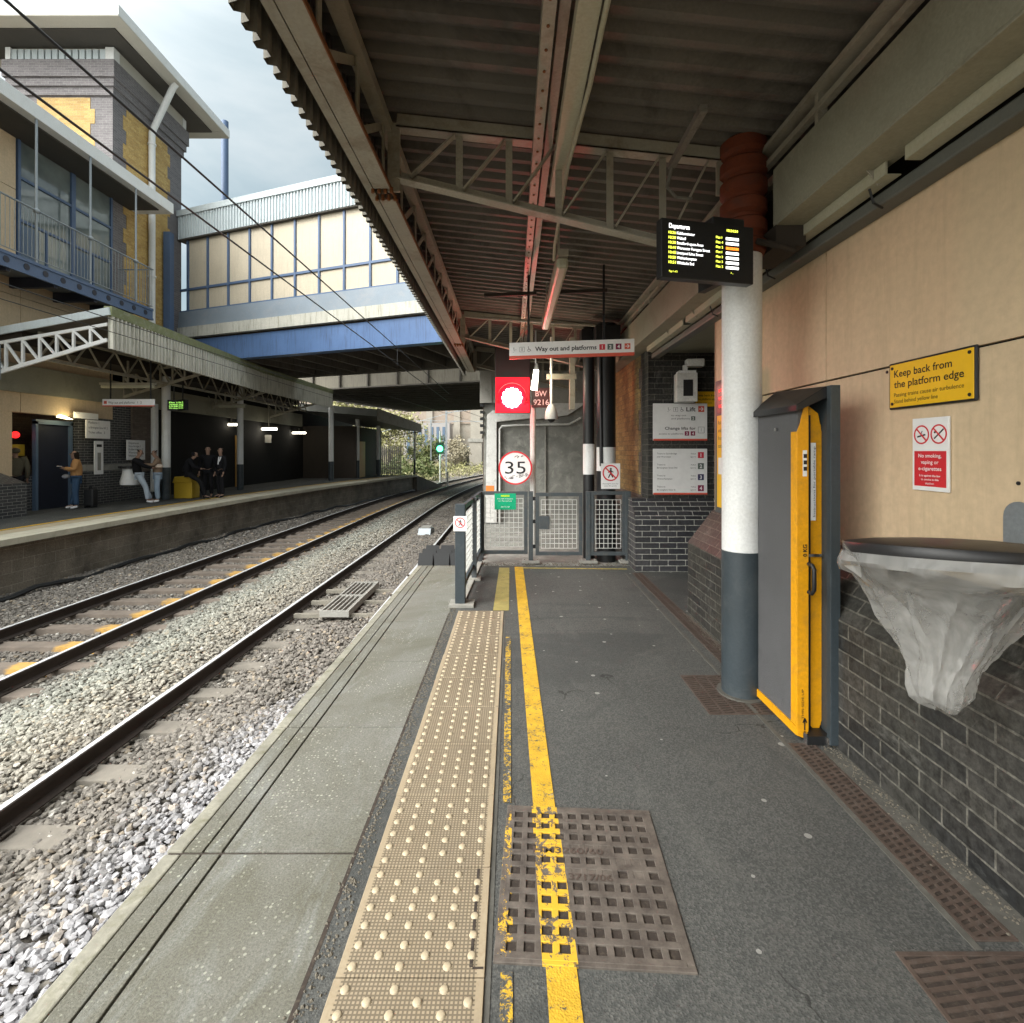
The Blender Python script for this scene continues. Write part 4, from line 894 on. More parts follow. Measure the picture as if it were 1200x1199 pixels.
for (a0, a1) in ((0, 1.62), (1.62, 3.03)):
    w = MB(); fr_rect(w, F, a0, a1, 0, 3.75, .07, -.02, .06); w.rect(F, a0+.07, a1-.07, 2.42, 2.49, -.02, .055); w.rect(F, a0+.07, a1-.07, 1.35, 1.42, -.02, .055); w.rect(F, (a0+a1)/2-.03, (a0+a1)/2+.03, .07, 1.35, -.02, .05)
    wo_ = w.build('window', 'blue_frame', HB); MB().rect(F, a0+.03, a1-.03, .03, 3.7, 0, .015).build('pane', 'window_glass', wo_)
    MB().rect(F, a0+.12, a0+.6, .1, 1.3, .016, .02).build('blind', 'slate_blue', wo_)
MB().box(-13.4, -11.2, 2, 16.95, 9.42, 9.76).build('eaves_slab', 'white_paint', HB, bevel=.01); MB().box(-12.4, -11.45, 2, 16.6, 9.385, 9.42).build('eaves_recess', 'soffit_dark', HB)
BC = thing('balcony', (-11.8, 12, 6), 'long blue steel balcony with thin rods and a wire railing hung on the cream building', 'balcony')
m = MB(); m.box(-11.26, -11.20, 2, 16.0, 5.95, 6.02); m.box(-11.26, -11.20, 2, 16.0, 5.66, 5.72); m.box(-11.235, -11.225, 2, 16.0, 5.72, 5.95); m.build('edge_beam', 'blue_frame', BC)
Fb = Face((-11.222, 2, 5.8), (0, 1, 0)); a = 6
while a < 13.8: MB().disc(Fb, a, .035, .075, 0, .006, 12).build('beam_hole', 'blue_black', BC); a += .48
MB().box(-12.4, -11.27, 2, 16.0, 5.86, 5.93).build('deck', 'galv', BC)
y = 3.0
while y < 16: MB().box(-12.38, -11.27, y, y+.1, 5.6, 5.85).build('deck_joist', 'blue_black', BC); y += 1.2
m = MB(); m.tube([(-11.22, 2, 7.25), (-11.22, 16.0, 7.25), (-12.3, 16.0, 7.25)], .022, 6); m.build('top_rail', 'galv', BC)
m = MB(); 
for z in (6.1,): m.tube([(-11.22, 2, z), (-11.22, 15.98, z), (-12.3, 15.98, z)], .012, 5)
y = 8.5
while y < 16: m.beam((-11.22, y, 6.1), (-11.22, y, 7.24), .010, .010, (0, 1, 0)); y += .105
x = -11.3
while x > -12.3: m.beam((x, 15.98, 6.1), (x, 15.98, 7.24), .010, .010, (0, 1, 0)); x -= .105
m.build('railing_bars', 'galv', BC)
for y in (9.9, 12.1, 13.65, 15.3): 
    m = MB(); m.tube([(-11.24, y, 5.95), (-11.24, y, 9.42)], .028, 8); m.sphere((-11.24, y, 7.25), .07); m.build('hanger_rod', 'galv', BC, smooth=True)
m = MB(); m.tube([(-11.45, 17.45, 14.1), (-11.55, 17.45, 13.98), (-12.2, 17.45, 12.6), (-12.27, 17.45, 12.4), (-12.27, 17.45, 4.6)], .10, 14)
for z in (5.5, 7.5, 9.9, 12.0): m.cyl((-12.27, 17.45, z), (-12.27, 17.45, z+.06), .125, n=14)
tag(m.build('downpipe', 'white_paint', smooth=True), 'white rainwater pipe coming down the right side of the brick tower', 'pipe')
m = MB(); m.box(-12.33, -12.10, 18.1, 18.33, 4.4, 9.35); tag(m.build('blue_post', 'blue_frame'), 'blue square post standing against the right edge of the brick tower', 'post')
m = MB(); m.tube([(-12.9, 23, 5), (-12.9, 23, 16.4)], .15, 16); tag(m.build('mast', 'slate_blue_light' if 0 else 'grey_mast', smooth=True) if 'grey_mast' in M else m.build('mast', 'blue_frame', smooth=True), 'blue grey round mast rising behind the footbridge roof', 'mast')

# ---- far platform canopy
FC = thing('platform_canopy', (-10.5, 16, 4), 'pale corrugated canopy with a white lattice end over the opposite platform', 'canopy')
fx = lambda y: -9.15-.075*(y-11.6) if y < 20 else -9.78+.03*(y-20)
q = [(11.6, fx(11.6)), (20, fx(20)), (27.2, fx(27.2))]
for (ya, xa), (yb, xb) in zip(q, q[1:]): fascia(xa, ya, xb, yb, 3.90, 4.68, (1, 0), 'fascia_pale', FC, per=.14, dep=.075)
m = MB()
for (ya, xa), (yb, xb) in zip(q, q[1:]):
    m.add([(xa+.08, ya, 4.64), (xb+.08, yb, 4.64), (xb+.08, yb, 4.86), (xa+.08, ya, 4.86), (xa-.1, ya, 4.64), (xb-.1, yb, 4.64), (xb-.1, yb, 4.86), (xa-.1, ya, 4.86)], [(0, 1, 2, 3), (7, 6, 5, 4), (3, 2, 6, 7), (0, 4, 5, 1), (0, 3, 7, 4), (1, 5, 6, 2)])
m.build('roof_cap', 'cap_moss', FC)
m = MB()
for (ya, xa), (yb, xb) in zip(q, q[1:]): m.add([(xa, ya, 4.74), (xb, yb, 4.74), (xb-2.9, yb, 4.30), (xa-2.9, ya, 4.30), (xa, ya, 4.66), (xb, yb, 4.66), (xb-2.9, yb, 4.22), (xa-2.9, ya, 4.22)], [(0, 1, 2, 3), (7, 6, 5, 4), (0, 3, 7, 4), (0, 4, 5, 1), (1, 5, 6, 2)])
m.build('roof_sheet', 'canopy_sheet', FC)
MB().beam((-9.1, 11.58, 4.74), (-12.1, 11.58, 4.20), .04, .17).build('end_cap', 'zinc_sheet', FC)
def tr2(Y, xr, mt, depth=1.0):
    ft = lambda x: 4.46+.172*(x-xr); fb = lambda x: 4.10+.30*(x-xr)
    g = MB(); xs = [xr-.02-i*.385 for i in range(8)]
    g.beam((xr, Y, ft(xr)), (xs[-1], Y, ft(xs[-1])), .05, .07); g.beam((xr, Y-.02, fb(xr)), (xs[-1], Y-.02, fb(xs[-1])), .05, .085)
    for i in range(1, 8):
        x = xs[i]; g.beam((x+.02, Y-.01, fb(x+.02)), (x+.02, Y-.01, ft(x+.02)), .05, .05, (0, 1, 0))
        if i < 7: g.beam((xs[i], Y-.01, ft(xs[i])), (xs[i-1] if i > 1 else xr-.1, Y-.01, fb(xs[i-1])), .045, .045, (0, 1, 0)) if i > 0 else None
        g.beam((xs[i], Y-.015, ft(xs[i])-.02), (xs[i-1]+.0, Y-.015, fb(xs[i-1])), .04, .04, (0, 1, 0)) if i == 7 else None
    return g.build('truss', mt, FC)
tr2(11.66, -9.2, 'white_paint')
for Y in (16.2, 21, 26): tr2(Y, fx(Y)-.08, 'canopy_steel')
m = MB(); y = 11.8; zc, zd = 4.45, 3.55
m.beam((-10.9, 11.8, 3.72), (-10.9, 27, 3.72), .07, .07); m.beam((-10.9, 11.8, 4.3), (-10.9, 27, 4.3), .06, .06)
while y < 27: m.beam((-10.9, y, 3.72), (-10.9, y+.45, 4.3), .035, .035); m.beam((-10.9, y+.45, 4.3), (-10.9, y+.9, 3.72), .035, .035); y += .9
m.build('lattice_girder', 'canopy_steel', FC)
MB().box(-12.42, -12.28, 11.7, 30, 3.05, 3.75).build('valance', 'canopy_green', FC); MB().box(-12.1, -11.2, 11.7, 27, 4.02, 4.3).build('inner_soffit', 'dark_brown', FC)

# ---- far platform back buildings
MB_ = thing('platform_building', (-13, 14, 0), 'dark brick waiting building behind the people on the opposite platform', 'building')
MB().box(-16, -12.45, 17.7, 40, 0, 4.2).build('dark_hall', 'dark_void', MB_)  # solid block, the open hall's darkness is put into its black colour
MB().box(-14.5, -12.40, 14.75, 17.7, 0, 3.1).build('brick_wall', 'brick_black_pale_joint', MB_)
MB().box(-12.42, -12.30, 14.78, 16.5, 0, 1.0).build('brick_plinth', 'brick_black_pale_joint', MB_)
MB().box(-12.40, -12.28, 14.76, 16.55, 1.0, 1.18).build('stone_sill', 'concrete', MB_)
MB().box(-12.43, -12.34, 16.65, 17.6, .9, 3.1).build('brown_panel', 'brick_brown', MB_)
MB().box(-12.6, -12.42, 12.7, 14.75, 2.55, 3.1).build('lintel_panel', 'cream_panel', MB_)
MB().box(-13.9, -13.8, 10, 14.8, 0, 3.1).build('back_wall', 'brick_brown', MB_)
d_ = MB().box(-12.75, -12.68, 13.62, 14.62, 0, 2.3).build('door', 'blue_black', MB_); m = MB(); m.box(-12.70, -12.6, 13.55, 13.62, 0, 2.38); m.box(-12.70, -12.6, 14.62, 14.69, 0, 2.38); m.box(-12.70, -12.6, 13.55, 14.69, 2.3, 2.42); m.build('door_frame', 'slate_blue', d_)
MB().box(-13.8, -12.66, 14.69, 14.75, 0, 3.0).build('jamb_wall', 'brick_brown', MB_); MB().box(-12.80, -12.70, 12.9, 13.55, 0, .95).build('low_wall', 'brick_black_pale_joint', MB_)
MB().box(-12.6, -12.40, 2, 12.7, .95, 2.58).build('cream_wall', 'cream_panel', MB_)
m = MB(); m.poly(Face((0, 2, 0), (1, 0, 0), (0, 0, 1)), [(-12.5, 0), (-11.75, 0), (-11.75, .80), (-12.4, 1.05), (-12.5, 1.05)], -10.4, 0); m.build('sloping_plinth', 'brick_black_pale_joint', MB_)
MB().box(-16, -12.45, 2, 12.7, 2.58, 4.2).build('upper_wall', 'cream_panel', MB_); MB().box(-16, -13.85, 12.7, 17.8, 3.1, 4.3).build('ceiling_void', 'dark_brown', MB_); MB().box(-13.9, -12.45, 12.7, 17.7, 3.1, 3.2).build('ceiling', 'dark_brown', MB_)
m = MB(); m.box(-12.35, -12.25, 29.2, 30.2, 0, 2.3); 
# farther canopy
C3 = thing('far_canopy', (-9, 32, 4), 'small dark canopy farther along the opposite platform with a lattice end', 'canopy')
m = MB(); m.add([(-7.55, 28.6, 3.55), (-6.25, 35, 2.95), (-10.5, 35, 3.3), (-12, 28.6, 3.9), (-7.55, 28.6, 3.95), (-6.25, 35, 3.40), (-10.5, 35, 3.7), (-12, 28.6, 4.3)], [(0, 1, 5, 4), (4, 5, 6, 7), (3, 2, 1, 0), (0, 4, 7, 3), (1, 2, 6, 5)]); m.build('roof', 'gutter', C3)
m = MB(); m.add([(-7.5, 28.55, 3.3), (-6.2, 35, 2.9), (-6.2, 35, 3.45), (-7.5, 28.55, 4.0)], [(0, 1, 2, 3)]); m.add([(-7.53, 28.55, 3.3), (-6.23, 35, 2.9), (-6.23, 35, 3.45), (-7.53, 28.55, 4.0)], [(3, 2, 1, 0)]); m.build('fascia', 'canopy_steel', C3)
m = MB(); 
for i in range(9): x = -6.3-i*.45; m.beam((x, 35, 3.25), (x-.22, 35, 2.65-.04*i), .03, .03, (0, 1, 0)); m.beam((x-.22, 35, 2.65-.04*i), (x-.45, 35, 3.2), .03, .03, (0, 1, 0))
m.beam((-6.2, 35, 2.95), (-10.5, 35, 2.35), .05, .06); m.build('end_lattice', 'canopy_steel', C3)
MB().box(-12.5, -9.3, 30.5, 36.5, 0, 3.1).build('kiosk_wall', 'dark_brown', C3); MB().box(-9.3, -9.26, 31.0, 32.3, 0, 2.2).build('yellow_door', 'wood_door', C3)
# columns of the far platform
def fcol(x, y, r, h, lab, split=1.05):
    g = thing('canopy_column', (x, y, 0), lab, 'column', 'white columns on the opposite platform')
    MB().cyl((x, y, 0), (x, y, split), r*1.05, n=20).build('dark_foot', 'slate_paint', g, smooth=True); MB().cyl((x, y, split), (x, y, h), r, n=20).build('white_shaft', 'white_paint', g, smooth=True); return g
fcol(-11.35, 16.8, .125, 4.2, 'white column with a grey foot beside the embracing couple'); fcol(-11.2, 21.1, .12, 4.2, 'second white column, standing alone between the seated people and the lit tubes')
fcol(-9.75, 27.6, .13, 4.0, 'white column at the near end of the farther canopy'); fcol(-9.3, 30.8, .12, 3.6, 'white column next to the farther kiosk'); fcol(-8.75, 33.5, .12, 3.5, 'white column beyond the yellow door'); fcol(-6.7, 35.2, .07, 3.1, 'thin pale post at the end of the farther canopy')
m = MB(); m.tube([(-12.3, 17.6, 0.2), (-12.3, 17.6, 3.2)], .12, 14); tag(m.build('downpipe', 'white_paint', smooth=True), 'white pipe behind the couple against the brick wall', 'pipe')
MB().box(-12.46, -12.42, 23.0, 23.7, 0, 2.4)
tag(MB().box(-12.44, -12.38, 23.0, 23.55, 0, 2.3).build('service_door', 'wood_door'), 'narrow orange brown door in the dark far hall', 'door')

# ================================================================ GATES
def gframe(F, a0, a1, b0, b1, w=.05, d0=-.02, d1=.02):
    m = MB(); m.rect(F, a0, a0+w, b0, b1, d0, d1); m.rect(F, a1-w, a1, b0, b1, d0, d1); m.rect(F, a0+w, a1-w, b1-w, b1, d0+.001, d1-.001); m.rect(F, a0+w, a1-w, b0, b0+w, d0+.001, d1-.001); return m
def wiremesh(F, a0, a1, b0, b1, p=.065, cut=None, d=.0, w=.007):
    m = MB(); n = max(1, round((a1-a0)/p)); k = max(1, round((b1-b0)/p))
    def seg_v(a, s, t): m.rect(F, a-w/2, a+w/2, s, t, d-.004, d+.004)
    def seg_h(b, s, t): m.rect(F, s, t, b-w/2, b+w/2, d+.004, d+.010)
    for i in range(n+1):
        a = a0+(a1-a0)*i/n
        if cut and a < cut[0]: seg_v(a, b0, cut[1]); seg_v(a, cut[2], b1)
        else: seg_v(a, b0, b1)
    for j in range(k+1):
        b = b0+(b1-b0)*j/k; seg_h(b, cut[0] if cut and cut[1] < b < cut[2] else a0, a1)
    return m
Fg = Face((0, 7.2, 0), (1, 0, 0))
def post(name, parent, F, a, h, w=.06):
    MB().rect(F, a-w/2, a+w/2, .03, h, -w/2, w/2).build('post', 'gate_paint', parent, bevel=.004); m = MB(); m.rect(F, a-.12, a+.12, .0, .032, -.08, .08)
    for s in (-.09, .09): m.disc(F, a+s, .04, .012, -.02, .02, 6)
    m.build('base_plate', 'concrete', parent)
g = thing('fence_panel', (-.05, 7.2, 0), 'left end barrier panel with white wire mesh and a green notice, before the grimy wall', 'barrier')
gframe(Fg, -.44, .22, .12, 1.0).build('frame', 'gate_paint', g, bevel=.003); wiremesh(Fg, -.37, .155, .22, .90).build('wire_mesh', 'mesh_wire', g); post('p', g, Fg, .265, 1.0)
g = thing('gate', (.68, 7.2, 0), 'middle barrier gate with a lock box on its left edge and white wire mesh', 'gate')
gframe(Fg, .33, .99, .10, .98).build('frame', 'gate_paint', g, bevel=.003); wiremesh(Fg, .41, .91, .20, .88, cut=(.53, .46, .66)).build('wire_mesh', 'mesh_wire', g); MB().rect(Fg, .38, .525, .47, .65, -.025, .03).build('lock_box', 'gate_paint', g, bevel=.006)
m = MB()
for z in (.2, .55, .87): m.rect(Fg, .295, .335, z, z+.05, -.015, .015)
m.build('hinge', 'black_paint', g); post('p', g, Fg, 1.07, 1.0)
g = thing('fence_panel', (1.35, 7.2, 0), 'right end barrier panel with white wire mesh beside the yellow brick wall', 'barrier')
gframe(Fg, 1.10, 1.60, .10, 1.0).build('frame', 'gate_paint', g, bevel=.003); wiremesh(Fg, 1.17, 1.53, .20, .88).build('wire_mesh', 'mesh_wire', g); post('p', g, Fg, 1.63, 1.0, .07)
A_, B_ = Vector((-.52, 5.17, 0)), Vector((-.445, 7.2, 0)); Fs2 = Face(A_, (B_-A_)); Ls = (B_-A_).length
g = thing('side_barrier', A_, 'long slate blue barrier with wire mesh running along the platform edge to the gates', 'barrier')
gframe(Fs2, .03, Ls-.03, .14, 1.0, .055).build('frame', 'slate_paint', g, bevel=.003); wiremesh(Fs2, .11, Ls-.12, .24, .90).build('wire_mesh', 'mesh_wire', g)
MB().box(A_.x-.05, A_.x+.05, A_.y-.05, A_.y+.05, .03, 1.03).build('end_post', 'slate_paint', g, bevel=.005); MB().box(A_.x-.11, A_.x+.14, A_.y-.09, A_.y+.11, 0, .035).build('base_plate', 'concrete', g, bevel=.004)
MB().box(-.49, -.43, 6.2, 6.26, .03, 1.0).build('post', 'gate_paint', g); MB().box(-.56, -.38, 6.15, 6.3, 0, .03).build('base_plate', 'concrete', g)
m = MB(); m.rect(Fs2, .0, Ls, .0, .02, -.03, .03); m.build('ground_rail', 'concrete', g)

# ---- signs -----------------------------------------------------
def sign(name, F, w, h, face_mat, label, d=.012, edge='black_paint', rim=0, cat='sign', corner=0):
    g = thing(name, F.pt(w/2, h/2, 0), label, cat)
    if rim: MB().rect(F, -rim, w+rim, -rim, h+rim, -.004, d-.002).build('frame', edge, g, bevel=.006)
    MB().rect(F, 0, w, 0, h, -.003, d).build('board', face_mat, g, bevel=.0015)
    return g
def prohibit(m_r, m_b, F, a, b, r, kind, d):
    m_r.ring(F, a, b, r*.84, r, d, d+.001, 28); m_r.bar(F, (a-r*.62, b+r*.62), (a+r*.62, b-r*.62), r*.16, d+.001, d+.0018)
    if kind == 'walk':
        m_b.disc(F, a+r*.02, b+r*.50, r*.13, d, d+.0008, 10)
        for p, q, w in (((.0, .36), (.02, -.08), .24), ((0, -.05), (.28, -.55), .14), ((0, -.05), (-.28, -.6), .14), ((0, .3), (-.32, .05), .1), ((.02, .3), (.34, .08), .1)): m_b.bar(F, (a+p[0]*r, b+p[1]*r), (a+q[0]*r, b+q[1]*r), w*r, d, d+.0008)
    elif kind == 'smoke': m_b.bar(F, (a-r*.55, b-r*.22), (a+r*.5, b-r*.0), r*.16, d, d+.0008); m_b.bar(F, (a-r*.1, b+.0), (a+r*.1, b+r*.4), r*.08, d, d+.0008)
    else: m_b.bar(F, (a-r*.55, b-r*.45), (a+r*.6, b+r*.5), r*.14, d, d+.0008); m_b.disc(F, a-r*.45, b+r*.2, r*.12, d, d+.0008, 8)
# keep back sign on the cream wall (faces the platform)
def wallF(y_left, z): return Face((1.942, y_left, z), (0, -1, 0))
F = wallF(2.615, 1.775); g = sign('warning_sign', F, .475, .215, 'sign_yellow', 'large yellow Keep back from the platform edge sign on the cream wall', rim=.010)
t = MB(); t.text(F, 'Keep back from', .03, .150, .036, .0125, width=.34, bold=.012); t.text(F, 'the platform edge', .03, .097, .036, .0125, width=.40, bold=.012)
t.text(F, 'Passing trains cause air turbulence', .03, .052, .020, .0125, width=.40); t.text(F, 'Stand behind yellow line', .03, .020, .020, .0125, width=.265); t.build('lettering', 'ink_black', g)
[MB().disc(F, a, b, .008, .0125, .0155, 8).build('screw', 'ink_black', g) for a in (.018, .457) for b in (.018, .197)]
F = wallF(2.475, 1.37); g = sign('no_smoking_sign', F, .205, .34, 'sign_white', 'small white and red no smoking and no vaping sticker on the cream wall', d=.006)
MB().rect(F, .012, .193, .02, .185, .006, .0066).build('red_field', 'prohibit_red', g)
for a_, kd, nm_ in ((.055, 'smoke', 'cigarette_symbol'), (.152, 'vape', 'vape_symbol')): r_, b_ = MB(), MB(); prohibit(r_, b_, F, a_, .262, .045, kd, .0064); r_.build('red_circle', 'prohibit_red', g); b_.build(nm_, 'ink_black', g)
t = MB(); 
for s, z, h, w in (('No smoking,', .155, .018, .13), ('vaping or', .125, .018, .10), ('e-cigarettes', .095, .018, .13), ('It is against the law', .066, .010, .12), ('to smoke in this', .048, .010, .10), ('station', .030, .010, .05)): t.text(F, s, .1025, z, h, .0068, width=w, align='CENTER', bold=.01)
t.build('lettering', 'sign_white', g)
# small yellow sign farther on, poster case
F = Face((2.455, 6.855, 2.16), (1, 0, 0)); g = sign('warning_sign', F, .30, .20, 'sign_yellow', 'small yellow keep back sign on the dark brick, partly hidden by the poster case', rim=.006)
t = MB(); t.text(F, 'Keep back from', .02, .135, .03, .0125, maxw=.26, bold=.01); t.text(F, 'the platform edge', .02, .085, .03, .0125, maxw=.26, bold=.01); t.text(F, 'Passing trains cause', .02, .04, .018, .0125, maxw=.22); t.build('lettering', 'ink_black', g)
F = Face((1.94, 4.86, .98), (0, -1, 0)); g = sign('poster_case', Face((1.915, 4.74, 1.0), (0, -1, 0)), .72, 1.2, 'gate_paint', 'grey framed poster case with a yellow poster, mostly hidden behind the white pillar', d=.035, cat='poster case')
F = Face((1.915, 4.74, 1.0), (0, -1, 0)); MB().rect(F, .05, .67, .05, .88, .035, .037).build('yellow_poster', 'sign_yellow', g); MB().rect(F, .05, .67, .9, 1.15, .035, .038).build('top_display', 'ink_black', g)
t = MB(); [t.text(F, '10:24  Walsall', .1, .95+.07*i, .03, .039, width=.5, bold=.01) for i in range(3)]; t.build('red_dots', 'led_red', g)
t = MB(); [t.text(F, s, .08, .8-.07*i, .035, .038, maxw=.55) for i, s in enumerate(('Rail replacement', 'and buses', 'from this', 'station'))]; t.build('lettering', 'ink_black', g); MB().rect(F, .08, .6, .35, .5, .037, .0385).build('white_block', 'sign_white', g)
def square_no(g, F, a, b, s, n, mt, d):
    MB().rect(F, a, a+s, b, b+s, d, d+.0008).build('number_square', mt, g); t = MB(); t.text(F, n, a+s*.5, b+s*.2, s*.6, d+.001, align='CENTER', bold=.03); t.build('number', 'sign_white', g)
def lift_icons(m, F, a, b, s, d):
    # stairs, lift and wheelchair pictograms
    for k in range(3): m.bar(F, (a+k*s*.22, b+k*s*.22), (a+k*s*.22+s*.24, b+k*s*.22), s*.06, d, d+.0008)
    m.disc(F, a+s*.18, b+s*.78, s*.1, d, d+.0008, 8); m.bar(F, (a+s*.18, b+s*.65), (a+s*.24, b+s*.3), s*.1, d, d+.0008)
    a += s*1.3
    for p in ((a, b, a+s*.9, b), (a, b+s*.9, a+s*.9, b+s*.9), (a, b, a, b+s*.9), (a+s*.9, b, a+s*.9, b+s*.9)): m.bar(F, (p[0], p[1]), (p[2], p[3]), s*.06, d, d+.0008)
    m.disc(F, a+s*.45, b+s*.68, s*.09, d, d+.0008, 8); m.bar(F, (a+s*.45, b+s*.58), (a+s*.45, b+s*.2), s*.16, d, d+.0008)
    a += s*1.35
    m.ring(F, a+s*.4, b+s*.28, s*.22, s*.30, d, d+.0008, 16); m.disc(F, a+s*.3, b+s*.9, s*.1, d, d+.0008, 8); m.bar(F, (a+s*.3, b+s*.8), (a+s*.35, b+s*.4), s*.1, d, d+.0008); m.bar(F, (a+s*.35, b+s*.45), (a+s*.65, b+s*.45), s*.1, d, d+.0008); m.bar(F, (a+s*.65, b+s*.45), (a+s*.8, b+s*.1), s*.1, d, d+.0008)
def arrow(g, F, a, b, s, d, mt='sign_red'):
    MB().rect(F, a, a+s, b, b+s, d, d+.0008).build('arrow_square', mt, g); m = MB(); m.bar(F, (a+s*.15, b+s*.5), (a+s*.8, b+s*.5), s*.12, d+.001, d+.0018); m.bar(F, (a+s*.5, b+s*.8), (a+s*.83, b+s*.47), s*.12, d+.0018, d+.0024); m.bar(F, (a+s*.5, b+s*.2), (a+s*.83, b+s*.53), s*.12, d+.0024, d+.003); m.build('arrow', 'sign_white', g)
# two wall boards on the lobby
F = Face((1.885, 6.852, 1.705), (1, 0, 0)); g = sign('lift_sign', F, .72, .495, 'sign_white', 'white board with the word Lift and a red arrow, above the platform list', d=.02)
MB().rect(F, 0, .72, -.001, .022, .0195, .0215).build('red_strip', 'sign_red', g); m = MB(); lift_icons(m, F, .19, .385, .062, .0205); m.build('pictograms', 'ink_grey', g); arrow(g, F, .60, .38, .08, .0205)
t = MB(); t.text(F, 'Lift', .44, .39, .056, .0205, width=.125, bold=.02); t.text(F, 'to way out', .24, .325, .022, .0205, width=.20); t.text(F, 'and platforms', .24, .282, .022, .0205, width=.25); t.text(F, 'Change lifts for', .155, .145, .038, .0205, width=.41, bold=.015); t.text(F, 'access to platforms', .075, .080, .022, .0205, width=.325); t.build('lettering', 'ink_black', g)
square_no(g, F, .505, .268, .055, '2', 'num_green', .0205); square_no(g, F, .42, .065, .058, '3', 'num_maroon', .0205); square_no(g, F, .50, .065, .058, '4', 'num_maroon', .0205)
m = MB(); [m.bar(F, p, q, .005, .0205, .0213) for p, q in (((.6, .1), (.68, .1)), ((.6, .18), (.68, .18)), ((.6, .1), (.6, .18)), ((.68, .1), (.68, .18)), ((.64, .12), (.64, .165)))]; m.build('lift_icon', 'ink_grey', g)
F = Face((1.885, 6.852, .985), (1, 0, 0)); g = sign('platform_list_sign', F, .72, .61, 'sign_white', 'white board listing platforms 1 to 4 with coloured number squares, under the lift sign', d=.02)
MB().rect(F, 0, .72, -.001, .022, .0195, .0215).build('red_strip', 'sign_red', g); t = MB()
for i, (a_, b2, n_, mt_) in enumerate((('Trains to Stourbridge', 'and Worcester', '1', 'num_red'), ('Trains to', 'Birmingham Snow Hill', '2', 'num_green'), ('Trains to', 'Wolverhampton', '3', 'num_navy'), ('Trains to', 'Birmingham New St', '4', 'num_maroon'))):
    z = .535-i*.147; t.text(F, a_, .05, z, .022, .0205, maxw=.37); t.text(F, b2, .05, z-.042, .022, .0205, maxw=.37); t.text(F, 'Follow', .57, z, .018, .0205, align='RIGHT'); t.text(F, 'signs to', .57, z-.04, .018, .0205, align='RIGHT'); square_no(g, F, .595, z-.05, .08, n_, mt_, .0205)
t.build('lettering', 'ink_black', g)
# help point with screen on a bracket above the boards
g = thing('help_point_monitor', (2.24, 6.5, 2.4), 'white box with a small dark screen on a wall bracket above the lift sign', 'monitor')
F = Face((2.12, 6.58, 2.20), (.97, -.1, 0)); MB().rect(F, 0, .26, 0, .37, -.2, 0).build('case', 'white_chipped', g, bevel=.01); MB().rect(F, .08, .20, .07, .28, .0, .004).build('screen', 'black_plastic', g); MB().rect(F, .03, .24, .36, .40, -.2, -.01).build('lid', 'white_paint', g)
MB().rect(F, .10, .15, .40, .48, -.14, -.08).build('neck', 'white_paint', g); MB().rect(F, .14, .36, .46, .56, -.2, -.06).build('bracket_box', 'white_chipped', g, bevel=.01)
# hanging way out sign
g = thing('hanging_sign', (.62, 5.6, 2.67), 'long white hanging sign reading Way out and platforms with coloured number squares, over the platform', 'sign')
F = Face((-.03, 5.66, 2.578), (1.36, -.12, .02), (0, 0, 1)); MB().rect(F, 0, 1.36, 0, .18, -.02, .0).build('board', 'sign_white', g, bevel=.002); MB().rect(F, 0, 1.36, -.001, .034, -.021, .0015).build('red_strip', 'sign_red', g)
m = MB(); lift_icons(m, F, .04, .075, .058, .0005); m.build('pictograms', 'ink_grey', g); t = MB(); t.text(F, 'Way out and platforms', .285, .078, .050, .001, width=.67, bold=.02); t.build('lettering', 'ink_black', g)
square_no(g, F, .985, .07, .062, '1', 'num_red', .001); square_no(g, F, 1.072, .07, .062, '2', 'num_green', .001); square_no(g, F, 1.16, .07, .062, '4', 'num_maroon', .001); arrow(g, F, 1.255, .07, .062, .001)
MB().rect(F, .20, .225, .18, 1.0, -.015, .0).build('hanger', 'black_paint', g); MB().rect(F, 1.02, 1.045, .18, 1.0, -.015, .0).build('hanger', 'black_paint', g); m = MB(); m.rect(F, -.28, .30, .70, .735, -.03, .01); m.rect(F, .42, 1.07, .70, .735, -.03, .01); m.build('crossbar', 'dark_brown', g)
# green notice, prohibition plates
F = Face((-.245, 7.175, .745), (1, 0, 0)); g = sign('green_notice', F, .30, .225, 'sign_green', 'green notice with white lines of words fixed to the left barrier panel', d=.006)
MB().rect(F, .09, .21, .180, .205, .006, .007).build('lime_bar', 'sign_lime', g); t = MB(); t.text(F, 'Do not trespass', .15, .145, .017, .0065, width=.22, align='CENTER'); t.text(F, 'on the railway', .15, .115, .015, .0065, width=.19, align='CENTER'); t.text(F, 'Call 116 123', .15, .03, .02, .0065, width=.12, align='CENTER'); t.build('lettering', 'sign_white', g)
F = Face((1.26, 7.25, 1.03), (1, 0, 0)); g = sign('prohibition_sign', F, .27, .36, 'sign_white', 'white sign with a red crossed out walking figure fixed to the thick black column', d=.008)
r_, b_ = MB(), MB(); prohibit(r_, b_, F, .135, .225, .115, 'walk', .0085); r_.build('red_circle', 'prohibit_red', g); b_.build('walking_figure', 'ink_black', g); t = MB(); t.text(F, 'Passengers must not', .135, .065, .018, .0085, width=.22, align='CENTER'); t.text(F, 'pass this point', .135, .035, .018, .0085, width=.17, align='CENTER'); t.build('lettering', 'ink_black', g)
F = Face((-.585, 5.115, .76), (1, 0, 0)); g = sign('prohibition_sign', F, .135, .15, 'sign_white', 'small white sign with a red crossed out walking figure on the slate blue barrier post', d=.006)
r_, b_ = MB(), MB(); prohibit(r_, b_, F, .0675, .085, .052, 'walk', .0065); r_.build('red_circle', 'prohibit_red', g); b_.build('walking_figure', 'ink_black', g)

